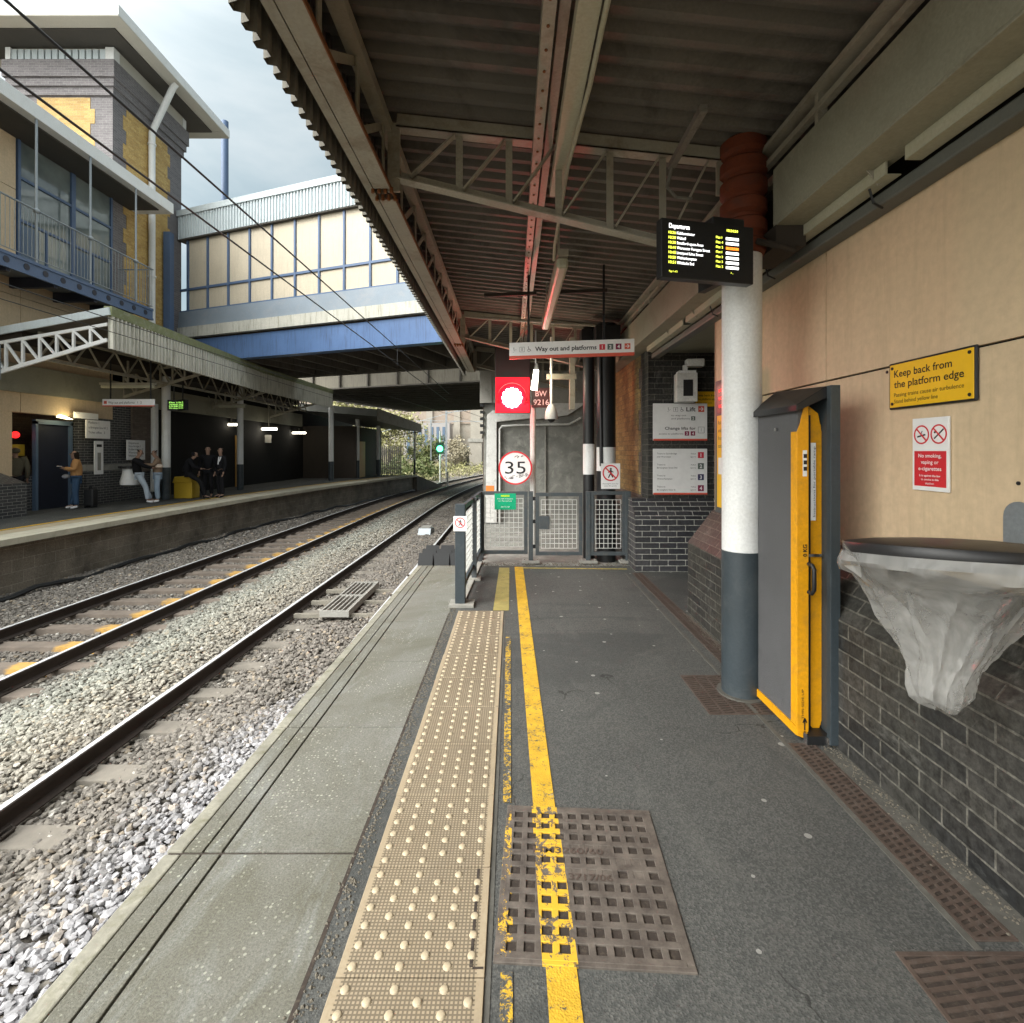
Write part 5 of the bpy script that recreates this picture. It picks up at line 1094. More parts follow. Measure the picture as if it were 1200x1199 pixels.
# ---- departures screen
g = thing('departures_screen', (1.1, 2.9, 2.7), 'black departures screen with yellow times and white destinations hanging in front of the white pillar', 'screen')
O_ = Vector((.818, 2.80, 2.51)); F = Face(O_, (.58, .135, .0), (0, 0, 1)); Wd, Hd = .58, .325
MB().rect(F, 0, Wd, 0, Hd, -.06, 0).build('case', 'black_plastic', g, bevel=.004)
MB().rect(F, .36, .57, .12, .40, -.36, -.062).build('mounting_box', 'black_plastic', g, bevel=.01); m = MB(); m.rect(F, .55, .60, .1, .3, -.5, -.06); m.build('arm', 'black_paint', g)
w, yel, org, gr = MB(), MB(), MB(), MB(); D = .0012
w.text(F, 'Departures', .045, .272, .026, D, width=.125, bold=.01); yel.text(F, '10:24:24', .405, .285, .014, D, width=.072, bold=.02)
for i, (tm, ds, pl, wd) in enumerate((('10:26', 'Kidderminster', '1', .105), ('10:28', 'Walsall', '4', .052), ('10:30', 'Stratford-upon-Avon', '2', .155), ('10:41', 'Worcester Foregate Street', '1', .195), ('10:45', 'Liverpool Lime Street', '3', .155), ('10:50', 'Wolverhampton', '3', .115), ('10:51', 'Whitlocks End', '2', .10))):
    z = .240-i*.0272; yel.text(F, tm, .042, z, .0155, D, width=.043, bold=.01); w.text(F, ds, .092, z, .0155, D, width=wd*1.05, bold=.005); yel.text(F, 'Plat', .336, z+.002, .0125, D, width=.028, bold=.02); yel.text(F, pl, .372, z+.002, .0125, D, bold=.02)
    (org if i == 2 else w).rect(F, .40, .482, z-.002, z+.0125, .0008, .0014)
    gr.text(F, 'On time' if i != 2 else '10:34', .441, z+.001, .010, .0015, width=.045, align='CENTER')
yel.text(F, 'Page 1 of 2', .045, .030, .010, D, width=.05); yel.text(F, '* -', .43, .045, .012, D); w.build('white_text', 'led_white', g); yel.build('yellow_text', 'led_yellow', g); org.build('orange_text', 'led_orange', g); gr.build('grey_text', 'ink_grey', g)

# ---- signal, plates, lamps
SG = thing('railway_signal', (.33, 8.6, 0), 'railway signal showing a bright red light on a white post behind the barriers', 'signal')
MB().cyl((.35, 8.6, -.05), (.35, 8.6, 2.75), .048, n=16).build('post', 'white_chipped', SG, smooth=True)
F = Face((-.285, 8.55, 2.20), (1, 0, 0)); MB().rect(F, 0, .59, 0, 1.10, -.03, 0).build('backboard', 'black_paint', SG, bevel=.01); MB().rect(F, .08, .50, .1, .9, -.25, -.03).build('lamp_case', 'black_paint', SG)
hd = MB(); n = 28; rr_ = .25; 
vs = []; fs = []
for j in range(n+1):
    th = R(-20)+R(220)*j/n; 
    for d_, q in ((0, rr_), (.16, rr_-.01), (.16, rr_-.018), (0, rr_-.01)): vs.append(F.pt(.285+q*math.cos(th), .255+q*math.sin(th), d_))
for j in range(n):
    for q in range(4): fs.append((j*4+q, (j+1)*4+q, (j+1)*4+(q+1) % 4, j*4+(q+1) % 4))
hd.add(vs, fs); hd.build('hood', 'black_paint', SG, smooth=True)
MB().rect(F, .012, .578, .012, .60, .001, .003).build('red_bloom_panel', 'signal_bloom', SG)  # added glowing panel, puts the lamp's red bloom on the backboard
l1 = MB(); l1.disc(F, .285, .255, .125, .004, .022)
for i in range(12): l1.disc(F, .285+.135*math.cos(i*math.pi/6), .255+.135*math.sin(i*math.pi/6), .036, .006, .024, 12)
l1.build('lit_lens', 'signal_core', SG); l2 = MB(); l2.ring(F, .285, .255, .10, .195, .0035, .005, 32); l2.build('lens_rim', 'signal_red', SG)
def plight(name, loc, col, e_, r, parent, spot=None):
    l = bpy.data.lights.new(name, 'SPOT' if spot else 'POINT'); l.energy = e_; l.color = col; l.shadow_soft_size = r
    o = bpy.data.objects.new(name, l); COL.objects.link(o); o.location = Vector(loc)-LOC[parent.name]; o.parent = parent
    if spot: l.spot_size = R(spot[0]); l.spot_blend = .6; o.rotation_euler = spot[1]
    return o
plight('red_light', (0.0, 8.20, 2.44), (1, .01, .02), 12, .05, SG); plight('red_beam', (0.0, 8.30, 2.46), (1, .01, .02), 60, .05, SG, (15, (R(106), 0, R(183)))); plight('red_spill', (0.02, 8.28, 2.42), (1, .015, .02), 26, .06, SG, (50, (R(88), 0, R(194))))
m = MB(); m.tube([(.35, 8.6, 2.6), (.2, 8.6, 2.6)], .03, 8); m.build('head_arm', 'black_paint', SG)
F = Face((.325, 8.53, 2.29), (1, 0, 0)); g = sign('signal_number_plate', F, .32, .33, 'plate_maroon', 'small dark maroon plate with white letters BW 9216 on the signal post', d=.01)
t = MB(); t.text(F, 'BW', .16, .19, .095, .0105, width=.19, align='CENTER', bold=.005); t.text(F, '9216', .16, .045, .095, .0105, width=.26, align='CENTER', bold=.005); t.build('lettering', 'sign_white', g)
F = Face((.055, 8.42, 1.29), (1, 0, 0)); g = thing('speed_sign', F.pt(0, 0), 'round white speed sign with a red rim and the number 35', 'speed sign')
MB().disc(F, 0, 0, .275, -.012, 0, 48).build('disc', 'sign_white', g); m = MB(); m.ring(F, 0, 0, .252, .277, .0, .004, 48); m.build('red_rim', 'prohibit_red', g); t = MB(); t.text(F, '35', .0, -.095, .21, .001, width=.34, align='CENTER'); t.build('number', 'ink_black', g)
MB().box(.05, .30, 8.43, 8.47, 1.26, 1.31).build('clamp', 'galv', g); m = MB(); 
random.seed(3)
m.build if 0 else None
for i in range(26): a = random.uniform(-.2, .22); m.bar(F, (a, -.14+a*.15+random.uniform(-.03, .02)), (a+random.uniform(.01, .05), -.14+a*.15+random.uniform(-.03, .03)), .008, .001, .0016)
for i in range(5): a = random.uniform(-.05, .1); m.bar(F, (a, .19+random.uniform(-.03, .02)), (a+.03, .20), .014, .001, .0016)
m.build('scratches', 'ink_grey', g)
# lit lantern hanging
g = thing('platform_lamp', (.36, 7.8, 2.65), 'small lit lamp hanging just below the way out sign beside the red signal', 'lamp')
m = MB(); m.tube([(.36, 7.8, 3.4), (.36, 7.8, 2.90)], .014, 8); m.build('stem', 'galv', g); MB().cyl((.335, 7.8, 2.50), (.37, 7.8, 2.80), .05, .038, 14).build('lit_tube', 'tube_light', g, smooth=True); MB().cyl((.37, 7.8, 2.80), (.375, 7.8, 2.9), .045, .02, 14).build('cap', 'galv', g)
plight('lamp_light', (.35, 7.62, 2.6), (1, .86, .62), 9, .07, g)
# dome camera
g = thing('dome_camera', (.60, 7.8, 2.1), 'white dome camera hanging on a white tube before the grimy wall', 'camera')
MB().cyl((.60, 7.8, 3.3), (.60, 7.8, 2.25), .022, n=12).build('tube', 'white_chipped', g, smooth=True); m = MB(); m.tube([(.60, 7.8, 2.28), (.60, 7.8, 2.24), (.60, 7.8, 2.16), (.60, 7.8, 2.07), (.60, 7.8, 2.05)], .1, 20, rad=[.03, .06, .09, .10, .098]); m.build('housing', 'white_chipped', g, smooth=True); MB().sphere((.60, 7.8, 2.06), .062, n=16, m=10).build('dome', 'black_plastic', g, smooth=True)
MB().box(.53, .98, 7.78, 7.84, 2.66, 2.74).build('arm', 'canopy_steel', g); MB().box(.88, .96, 7.8, 7.88, 2.2, 3.3).build('upright', 'canopy_steel', g)
# unlit fluorescent fitting
g = thing('light_fitting', (.43, 5.3, 3.2), 'unlit cream strip light fitting under the middle of the near canopy', 'lamp'); m = MB(); m.box(.375, .475, 4.3, 6.5, 3.10, 3.19); m.build('diffuser', 'trunking', g, bevel=.025); MB().box(.38, .47, 4.26, 6.54, 3.19, 3.24).build('body', 'canopy_steel', g)
m = MB(); m.beam((.42, 4.6, 3.24), (.42, 4.6, 3.6), .02, .02, (0, 1, 0)); m.beam((.42, 6.2, 3.24), (.42, 6.2, 3.6), .02, .02, (0, 1, 0)); m.build('hanger', 'canopy_steel', g)
m = MB(); m.box(1.0, 1.04, 2.72, 3.28, 3.36, 3.40); m.tube([(1.02, 3.26, 3.37), (1.00, 3.3, 3.26), (1.06, 3.3, 3.19), (1.16, 3.3, 3.18)], .011, 8); tag(m.build('speaker_bracket', 'fascia_weathered'), 'short steel channel with a dangling cable under the canopy beside the screen', 'bracket')

# ---- folded ramp
g = thing('folded_train_ramp', (1.6, 2.95, 0), 'folded yellow and grey wheelchair ramp stored upright between the white pillar and the cream wall', 'ramp')
MB().box(1.535, 1.56, 2.755, 3.20, .05, 1.78).build('grey_panel', 'grey_grip', g, bevel=.002)
m = MB(); Fy = Face((1.528, 2.75, 0), (1, 0, 0)); 
m.poly(Fy, [(0, .03), (.055, .01), (.062, .06), (.062, 1.80), (.045, 1.83), (.015, 1.70), (0, 1.66)], 0, .006); m.box(1.524, 1.535, 2.75, 3.20, .03, .075); m.box(1.524, 1.534, 2.745, 2.80, .08, 1.66)
m.build('yellow_side', 'yellow_ramp', g, bevel=.002)
m = MB(); m.poly(Face((1.616, 2.785, 0), (1, 0, 0)), [(0, .07), (.047, .02), (.069, .09), (.069, 1.66), (.05, 1.76), (.0, 1.80)], -.006, 0); m.box(1.616, 1.685, 2.791, 3.2, .06, 1.70); m.build('yellow_panel', 'yellow_ramp', g, bevel=.002)
MB().box(1.592, 1.614, 2.768, 3.18, .05, 1.75).build('gap_shade_bar', 'black_paint', g)  # black bar puts the shade between the folded panels into colour
m = MB(); m.tube([Fy.pt(.062, .80, .0), Fy.pt(.062, .80, .035), Fy.pt(.068, .82, .045), Fy.pt(.068, .93, .045), Fy.pt(.062, .95, .035), Fy.pt(.062, .95, .0)], .011, 10); m.build('handle', 'black_plastic', g, smooth=True)
m = MB(); m.rect(Face((1.6, 2.77, 0), (1, 0, 0)), 0, .07, .985, 1.0, 0, .01); m.cyl((1.60, 2.765, .993), (1.68, 2.765, .993), .006, n=8); m.build('latch', 'chrome', g)
m = MB(); m.rect(Fy, .030, .052, 1.42, 1.56, .0065, .008); m.rect(Face((1.6, 2.774, 0), (1, 0, 0)), .018, .045, 1.18, 1.60, 0, .002); m.build('label', 'sign_white', g)
t = MB(); Fv = Face(Fy.pt(.052, .99, .0068), (0, 0, 1), (-1, 0, 0)); t.text(Fv, '0 KG', 0, 0, .022, .001, bold=.03); Fv2 = Face(Fy.pt(.050, 1.45, .0085), (0, 0, 1), (-1, 0, 0)); t.text(Fv2, 'III', .0, .0, .018, .001, width=.09, bold=.03)
Fv3 = Face((1.640, 2.771, 1.20), (0, 0, 1), (-1, 0, 0)); t.text(Fv3, 'Instructions for portable ramp', 0, 0, .012, .001, width=.38); Fv4 = Face(Fy.pt(.035, .12, .0068), (0, 0, 1), (-1, 0, 0)); t.text(Fv4, 'THIS SIDE UP', 0, 0, .012, .001, width=.16); t.build('lettering', 'ink_black', g)
m = MB(); m.bar(Fy, (.04, .06), (.04, .12), .006, .0065, .008); m.bar(Fy, (.03, .10), (.04, .125), .006, .008, .009); m.bar(Fy, (.05, .10), (.04, .125), .006, .008, .009); m.build('arrow_mark', 'ink_black', g)
m = MB(); m.add([(1.50, 2.70, 1.80), (1.50, 3.22, 1.80), (1.66, 3.22, 1.93), (1.66, 2.70, 1.90), (1.50, 2.70, 1.765), (1.50, 3.22, 1.765), (1.72, 3.22, 1.89), (1.72, 2.70, 1.86)], [(0, 3, 2, 1), (4, 5, 6, 7), (0, 1, 5, 4), (1, 2, 6, 5), (2, 3, 7, 6), (3, 0, 4, 7)]); m.build('lid', 'black_plastic', g, bevel=.004)
m = MB(); m.box(1.66, 1.71, 2.665, 2.70, .02, 1.90); m.box(1.685, 1.705, 2.70, 3.2, .02, 1.9); m.build('rear_frame', 'slate_paint', g, bevel=.002); MB().box(1.56, 1.68, 2.70, 3.2, .005, .05).build('foot', 'black_paint', g)
MB().cyl((1.56, 2.72, .0), (1.56, 2.72, .06), .012, n=8).build('bolt', 'chrome', g); MB().cyl((1.66, 2.69, .0), (1.66, 2.69, .05), .012, n=8).build('bolt', 'chrome', g); MB().cyl((1.53, 2.95, 1.68), (1.515, 2.95, 1.68), .01, n=10).build('bolt', 'chrome', g)

# ---- bin hoop with bag
g = thing('litter_bag_holder', (1.50, 1.72, 1.2), 'clear litter bag hanging from a black hoop with a lid on the right wall', 'litter bin')
c0 = Vector((1.47, 1.70, 1.235)); tilt = Matrix.Rotation(R(-6.5), 3, 'X') @ Matrix.Rotation(R(2), 3, 'Y')
def ringpts(r, z, n=48, sx=1.0, sy=1.0, off=(0, 0)): return [c0+tilt@Vector((off[0]+r*sx*math.cos(6.2832*i/n), off[1]+r*sy*math.sin(6.2832*i/n), z)) for i in range(n)]
def loft(m, rings, close=True):
    n = len(rings[0]); k = len(m.v)
    for r_ in rings: m.v += [tuple(p) for p in r_]
    for i in range(len(rings)-1):
        for j in range(n): m.f.append((k+i*n+j, k+i*n+(j+1) % n, k+(i+1)*n+(j+1) % n, k+(i+1)*n+j))
    if close: m.f.append(tuple(k+(len(rings)-1)*n+j for j in range(n)))
m = MB(); loft(m, [ringpts(.29, -.032), ringpts(.312, -.030), ringpts(.316, -.012), ringpts(.310, .002), ringpts(.30, .006), ringpts(.22, .018), ringpts(.10, .026), ringpts(.02, .028)]); m.build('lid', 'black_plastic', g, smooth=True)
m = MB(); loft(m, [ringpts(.295, -.06), ringpts(.305, -.06), ringpts(.305, -.033), ringpts(.295, -.033), ringpts(.295, -.06)], False); m.build('hoop', 'black_plastic', g, smooth=True)
random.seed(11); m = MB(); rings = []; N_ = 144
prof = [(-.03, .318, 0, 0), (-.06, .322, 0, 0), (-.075, .326, 0, 0), (-.085, .312, 0, 0), (-.11, .285, .012, .03), (-.15, .252, .02, .04), (-.21, .215, .02, .05), (-.28, .178, .015, .05), (-.35, .140, .012, .05), (-.40, .112, .005, .05), (-.44, .100, -.005, .05), (-.48, .096, -.01, .05), (-.52, .088, -.008, .05), (-.545, .065, -.004, .05), (-.56, .02, 0, .05)]
phs = [random.uniform(0, 6.28) for _ in range(9)]
pf = []
for (p, q) in zip(prof[4:], prof[5:]): pf += [tuple(p[i]+(q[i]-p[i])*t/7 for i in range(4)) for t in range(7)]
prof = prof[:4]+pf+prof[-1:]
for k, (z, r, ox, oy) in enumerate(prof):
    ring = []
    for i in range(N_):
        th = 6.2832*i/N_; am = min(1, max(0, (-.05-z)/.12))
        q_ = Vector((math.cos(th)*1.3, math.sin(th)*1.3, z*3.2)); nz = mnoise.noise; w_ = 1+am*(.16*nz(q_*1.3+Vector((3, 1, 7)))+.03*nz(q_*4)+.085*(1-abs(math.sin(3.5*th+2.2*z+phs[0]+.8*nz(q_*1.1))))**3+.06*(1-abs(math.sin(6.5*th-5*z+phs[1]+1.2*nz(q_*1.4))))**4-.05*(1-abs(math.sin(2.5*th+9*z+phs[2])))**5)+0*(.04*math.sin(5*th+phs[0]+z*4)+.03*math.sin(9*th+phs[1]-z*7)+.03*math.sin(17*th+phs[2]+z*9+2*math.sin(3*th))+.022*math.sin(29*th+phs[3]+z*14)+.012*math.sin(43*th+z*22))
        ox += 0;  r = r*(1+(.010*math.sin(7*th+k)+.008*math.sin(19*th+2*k)+.006*math.sin(31*th)) if 1 <= k < 4 else r*1.0/r) if False else r*((1+.010*math.sin(7*th+k)+.008*math.sin(19*th+2*k)+.006*math.sin(31*th)) if 1 <= k < 4 else 1); x, y = ox+r*w_*math.cos(th), oy+r*w_*(1 if k < 4 else .78)*math.sin(th); ring.append(c0+(tilt@Vector((x, y, 0)) if k < 4 else Vector((x, y, 0)))+Vector((0, 0, z+.012*math.sin(3*th+phs[4])*am + (.008*math.sin(4*th+1)+.005*math.sin(11*th) if k == 3 else 0))))
    rings.append(ring)
loft(m, rings); 
b_ = m.build('bag', 'bag_plastic', g, smooth=True)
m = MB(); p0_ = c0+Vector((-.315, .03, -.05)); m.add([p0_+Vector((0, -.04, -.05)), p0_+Vector((0, .05, -.03)), p0_+Vector((.0, .04, .01)), p0_+Vector((-.035, .0, .06)), p0_+Vector((-.055, -.01, .085)), p0_+Vector((-.045, -.02, .05)), p0_+Vector((-.01, -.045, .0))], [(0, 1, 2, 6), (6, 2, 3, 5), (5, 3, 4)]); m.build('loose_bag_corner', 'bag_plastic', g)
m = MB(); m.box(1.60, 1.94, 1.88, 1.92, 1.17, 1.20); Fk = Face((1.948, 2.02, 1.16), (0, -1, 0)); m.rect(Fk, 0, .12, 0, .14, 0, .012); m.disc(Fk, .06, .14, .06, 0, .0115, 20); m.build('wall_bracket', 'galv', g, bevel=.002)

# ================================================================ WIRES
def wire(name, X, Z, y0, y1, r, label, x2=None, z2=None, cat='wire', sag=0):
    n = 12; pts = []
    for i in range(n+1):
        t = i/n; pts.append((X+((x2 if x2 is not None else X)-X)*t, y0+(y1-y0)*t, Z+((z2 if z2 is not None else Z)-Z)*t-sag*4*t*(1-t)))
    m = MB(); m.tube(pts, r, 6); tag(m.build(name, 'black_paint', smooth=True), label, cat, 'overhead wires')
wire('contact_wire', -2.86, 3.66, -2, 22, .009, 'lower overhead wire of the near track, dipping toward the blue girder', x2=-2.75, z2=3.72)
wire('messenger_wire', -2.86, 4.08, -2, 22, .010, 'upper overhead wire of the near track, crossing the tower', x2=-2.70, z2=4.05)
wire('contact_wire', -6.3, 3.44, 0, 24, .006, 'lower thin overhead wire of the far track before the far canopy'); wire('messenger_wire', -6.3, 3.64, 0, 24, .007, 'upper thin overhead wire of the far track before the far canopy')
m = MB()
for y in (6.5, 13, 19): m.cyl((-2.83, y, 3.68), (-2.83, y, 4.06), .005, n=5)
m.build('x', 'black_paint') if False else None
m = MB(); m.cyl((-2.8, 12.5, 3.66), (-2.8, 12.5, 4.06), .006, n=6); tag(m.build('dropper', 'black_paint'), 'short upright dropper joining the two near overhead wires before the blue girder', 'wire')
wire('far_wire', -2.6, 3.7, 26, 70, .012, 'thin wire running on beyond the bridges toward the stone arch', x2=2, z2=4.2); wire('far_wire', -6.3, 4.4, 26, 70, .012, 'thin wire beyond the bridges over the far track', x2=-1.5, z2=4.6)
m = MB(); m.tube([(-18, 58, 5.2), (8, 60, 5.0)], .03, 5); m.tube([(-14, 52, 3.4), (-4, 54, 6.4)], .025, 5); tag(m.build('cross_span', 'galv'), 'thin crossing span wires beyond the bridges', 'wire')

# ================================================================ FAR PLATFORM SIGNS, LAMPS AND FURNITURE
g = thing('hanging_sign', (-10.5, 14, 2.9), 'long white way out sign with a red square hanging over the opposite platform', 'sign'); F = Face((-11.2, 14, 2.80), (1, 0, 0)); MB().rect(F, 0, 1.42, 0, .20, -.03, 0).build('board', 'sign_white', g); MB().rect(F, 0, 1.42, 0, .03, -.031, .002).build('red_strip', 'sign_red', g); MB().rect(F, .04, .12, .07, .15, 0, .003).build('arrow_square', 'sign_red', g)
t = MB(); t.text(F, 'Way out and platforms', .16, .075, .065, .001, width=.72); t.text(F, '1', .96, .08, .06, .001); t.text(F, '2', 1.04, .08, .06, .001); t.build('lettering', 'ink_black', g); MB().rect(F, .2, .23, .2, 1.3, -.02, 0).build('hanger', 'black_paint', g); MB().rect(F, 1.3, 1.33, .2, 1.3, -.02, 0).build('hanger', 'black_paint', g)
def plate(px0, py0, px1, py1, label, lines, X=-12.27, name='wall_sign'):
    # board on the wall plane X, between two points along it
    ya = X/((px0-600)/600); yb = X/((px1-600)/600); ym = (ya+yb)/2; z1 = 1.55-(py0-530)/600*ym; z0 = 1.55-(py1-530)/600*ym
    F = Face((X, ya, z0), (0, 1, 0)); w = yb-ya; h = z1-z0; g = sign(name, F, w, h, 'sign_white', label, d=.03); t = MB()
    for i, s in enumerate(lines): t.text(F, s, w*.08, h*(.80-.8*i/max(1, len(lines))), min(.07, h*.13), .031, maxw=w*.8)
    t.build('lettering', 'ink_black', g); return g, F, w, h
plate(86, 484, 114, 491, 'small pale sign above the list board beside the lit door', ['Platforms'], X=-12.2)
plate(100, 493, 128, 514, 'white list board on the dark brick beside the lit door across the tracks', ['Platform 1', 'to Birmingham Snow Hill  2', 'Ticket office   3'], X=-12.2)
g, F, w, h = plate(110, 517, 120, 556, 'tall narrow white help panel with a small dark window on the far brick wall', [], name='help_point'); MB().rect(F, w*.2, w*.8, h*.82, h*.9, .031, .033).build('screen', 'ink_black', g); MB().rect(F, w*.3, w*.7, h*.12, h*.65, .031, .033).build('grille', 'concrete', g)
plate(148, 516, 169, 539, 'white notice board behind the couple across the tracks', ['Departures', 'Stourbridge 1', 'Kidderminster 2', 'Worcester 2', 'Wolverhampton 3'])
def tubelamp(x, y, z, w, label, lit=True):
    g = thing('strip_light', (x, y, z), label, 'lamp', 'strip lights of the opposite platform'); m = MB(); m.box(x-w/2, x+w/2, y-.05, y+.05, z, z+.09); m.build('tube', 'tube_light' if lit else 'trunking', g, bevel=.02); MB().box(x-w/2-.03, x+w/2+.03, y-.06, y+.06, z+.092, z+.15).build('body', 'canopy_steel', g)
    MB().box(x-.02, x+.02, y-.02, y+.02, z+.15, 4.15 if y < 27 else z+.3).build('stem', 'canopy_steel', g); return g
for (px, py, Y, w_, lab) in ((271, 499, 22.5, .52, 'lit strip light left of the second white column of the far hall'), (315, 504, 25.5, .82, 'middle lit strip light in the dark far hall, above a small board'), (350.5, 508.5, 29, .75, 'lit strip light farthest right in the dark far hall')):
    p = at(px, py, Y); gg = tubelamp(p.x, p.y, p.z, w_, lab)
    if px == 315: plight('tube_glow', (p.x, p.y-.3, p.z-.2), (1, .93, .78), 4, .3, gg)
p = at(310, 511, 25.8); g = sign('hanging_board', Face((p.x-.3, p.y, p.z-.35), (1, 0, 0)), .65, .4, 'concrete', 'small grey board hanging under the middle strip light in the dark hall')
tubelamp(*at(150, 455, 14.6)[:], 1.5, 'unlit strip light above the way out sign of the opposite platform', False); tubelamp(*at(272, 478, 20)[:], 1.0, 'unlit strip light under the far canopy beside the second white column', False)
g = thing('door_lamp', (-12.4, 14.1, 2.6), 'yellow lit bulkhead lamp over the dark door across the tracks', 'lamp'); m = MB(); m.add([(-12.42, 13.95, 2.5), (-12.42, 14.3, 2.46), (-12.25, 14.3, 2.46), (-12.25, 13.95, 2.5), (-12.42, 14.0, 2.60), (-12.42, 14.1, 2.60)], [(0, 1, 2, 3), (0, 4, 5, 1), (3, 2, 5, 4), (0, 3, 4), (1, 5, 2)]); m.build('shade', 'lamp_yellow', g); plight('lamp_glow', (-11.95, 14.1, 2.5), (1, .85, .5), 4, .08, g)
for (px, lab) in ((203, 'left green lit departure display hanging by the white column'), (214, 'right green lit departure display hanging by the white column')):
    p = at(px, 475, 16.4); F = Face((p.x-.13, p.y, p.z-.13), (1, .3, 0) if px == 203 else (1, -.5, 0)); g = thing('platform_display', F.pt(0, 0), lab, 'display', 'green displays of the opposite platform'); MB().rect(F, -.05, .32, -.04, .30, -.12, 0).build('case', 'black_plastic', g); t = MB(); [t.text(F, s, 0, .2-.06*i, .04, .002, width=.24, bold=.02) for i, s in enumerate(('Plat 2', 'Walsall', '10:28', 'On time'))]; t.build('text', 'led_green', g); MB().rect(F, .1, .13, .3, 1.0, -.08, -.05).build('hanger', 'black_paint', g)
g = thing('help_light', (-12.4, 13.0, 2.0), 'red glowing round lamp behind the standing person at the left', 'lamp'); MB().sphere((-12.9, 13.3, 2.0), .09).build('globe', 'led_red', g, smooth=True); MB().box(-13, -12.85, 13.15, 13.5, 1.45, 1.75).build('box', 'grit_yellow', g)
def bin_bag(c, lab):
    g = thing('litter_bag_holder', c, lab, 'litter bin'); m = MB(); m.tube([c+Vector((0, 0, .02)), c+Vector((0, 0, -.05))], .30, 20); m.build('hoop', 'black_plastic', g); m = MB(); m.tube([c+Vector((0, 0, -.05)), c+Vector((0, 0, -.2)), c+Vector((.0, 0, -.45)), c+Vector((0, 0, -.55)), c+Vector((0, 0, -.58))], .3, 18, rad=[.20, .20, .26, .25, .05]); m.build('bag', 'sign_white', g, smooth=True)
bin_bag(Vector((-11.75, 15.75, 1.10)), 'white litter bag on a hoop left of the couple across the tracks')
g = thing('grit_bin', (-10.95, 17.3, 0), 'yellow grit bin beside the seated person across the tracks', 'grit bin'); Fq = Face((-11.3, 17.1, 0), (1, 0, 0)); MB().poly(Fq, [(0, 0), (.60, 0), (.60, .52), (.52, .70), (.05, .70), (0, .52)], -.45, 0).build('body', 'grit_yellow', g, bevel=.02); MB().poly(Fq, [(-.03, .52), (.63, .52), (.54, .73), (.03, .73)], -.48, .03).build('lid', 'grit_yellow', g, bevel=.02)
g = thing('suitcase', (-11.75, 14.2, 0), 'small black suitcase standing behind the woman in the tan jacket', 'suitcase'); MB().box(-11.9, -11.63, 14.2, 14.4, .05, .52).build('shell', 'black_plastic', g, bevel=.03); MB().box(-11.8, -11.73, 14.28, 14.3, .52, .6).build('handle', 'black_paint', g); m = MB(); [m.cyl((x, 14.22, .03), (x, 14.38, .03), .03, n=8) for x in (-11.86, -11.67)]; m.build('wheels', 'black_paint', g)
g = thing('canopy_speaker', (-11.6, 11.5, 3.4), 'grey loudspeaker hanging below the near left end of the far canopy truss', 'speaker'); m = MB(); m.cyl((-11.62, 11.6, 4.0), (-11.62, 11.6, 3.2), .03, n=8); m.build('bracket', 'galv', g); MB().sphere((-11.72, 11.5, 3.75), .15).build('head', 'white_chipped', g, smooth=True)

# ================================================================ BEYOND THE BRIDGES
g = thing('railway_signal', (-6.35, 45, -1), 'distant railway signal showing a bright green light beyond the bridges', 'signal'); p = at(515.5, 526, 45)
MB().cyl((p.x, 45.1, -1.1), (p.x, 45.1, 3.4), .07, n=10).build('post', 'white_chipped', g); MB().box(p.x-.35, p.x+.35, 45, 45.1, p.z-.45, p.z+.55).build('backboard', 'black_paint', g); MB().disc(Face((p.x, 44.98, p.z), (1, 0, 0)), 0, 0, .27, 0, .03).build('lit_lens', 'signal_green', g); MB().ring(Face((p.x, 44.98, p.z), (1, 0, 0)), 0, 0, .17, .34, 0, .02).build('glow_rim', 'signal_green_dim', g) if 'signal_green_dim' in M else None
plight('green_light', (p.x, 44.3, p.z), (.1, 1, .4), 25, .2, g)
g = thing('stone_viaduct', (-2, 80, 0), 'pale stone arch bridge crossing beyond the railway', 'bridge')
Fv = Face((-6.6, 78, -1.3), (1, 0, 0)); arc = [(2.0+7*(1-math.cos(R(a))), 4.9+4.6*math.sin(R(a))) for a in range(0, 181, 10)]
MB().poly(Fv, [(.3, 0), (1.9, 0), (1.9, 4.9)]+arc[1:-1]+[(16, 4.9), (16, 0), (20, 0), (20, 11.5), (.3, 11.5)], -7, 0).build('arch_wall', 'stone_viaduct', g)
MB().rect(Fv, -.1, 2.2, 4.4, 4.9, -.5, .35).build('springing_band', 'concrete', g); MB().rect(Fv, .1, 2.0, 0, 4.4, 0, .2).build('pier', 'stone_viaduct', g)
g = thing('retaining_wall', (-20, 84, 2), 'long weathered brick bridge wall high behind the trees', 'wall'); MB().box(-70, -6.4, 84, 86, 6.2, 10.5).build('parapet', 'far_brick', g); MB().box(-70, -6.4, 84.2, 85.5, 2.5, 6.2).build('lower_wall', 'stone_viaduct', g)
m = MB(); [m.box(x, x+1.0, 83.6, 84, -1, 10.5) for x in (-9.5, -14)]; m.build('pier', 'stone_viaduct', g)
g = thing('far_flats', (-14, 74, 0), 'pale block with narrow upright windows seen small beyond the bridges', 'building'); MB().box(-16.5, -9.5, 78, 82, -1, 6.0).build('wall', 'far_render', g); m = MB(); [m.box(-16+.9*i, -15.6+.9*i, 77.9, 78, .5, 5.4) for i in range(7)]; m.build('windows', 'slate_blue', g)
for (px, Y, h, lab) in ((523, 50, 6, 'thin grey overhead line mast behind the green signal'), (505, 62, 5.5, 'slender grey mast left of the green signal')):
    q = at(px, 530, Y); m = MB(); m.beam((q.x, Y, -1.2), (q.x, Y, h), .16, .16, (0, 1, 0)); m.beam((q.x, Y, h-.6), (q.x+3.4, Y, h-.2), .06, .06); tag(m.build('line_mast', 'galv'), lab, 'mast')
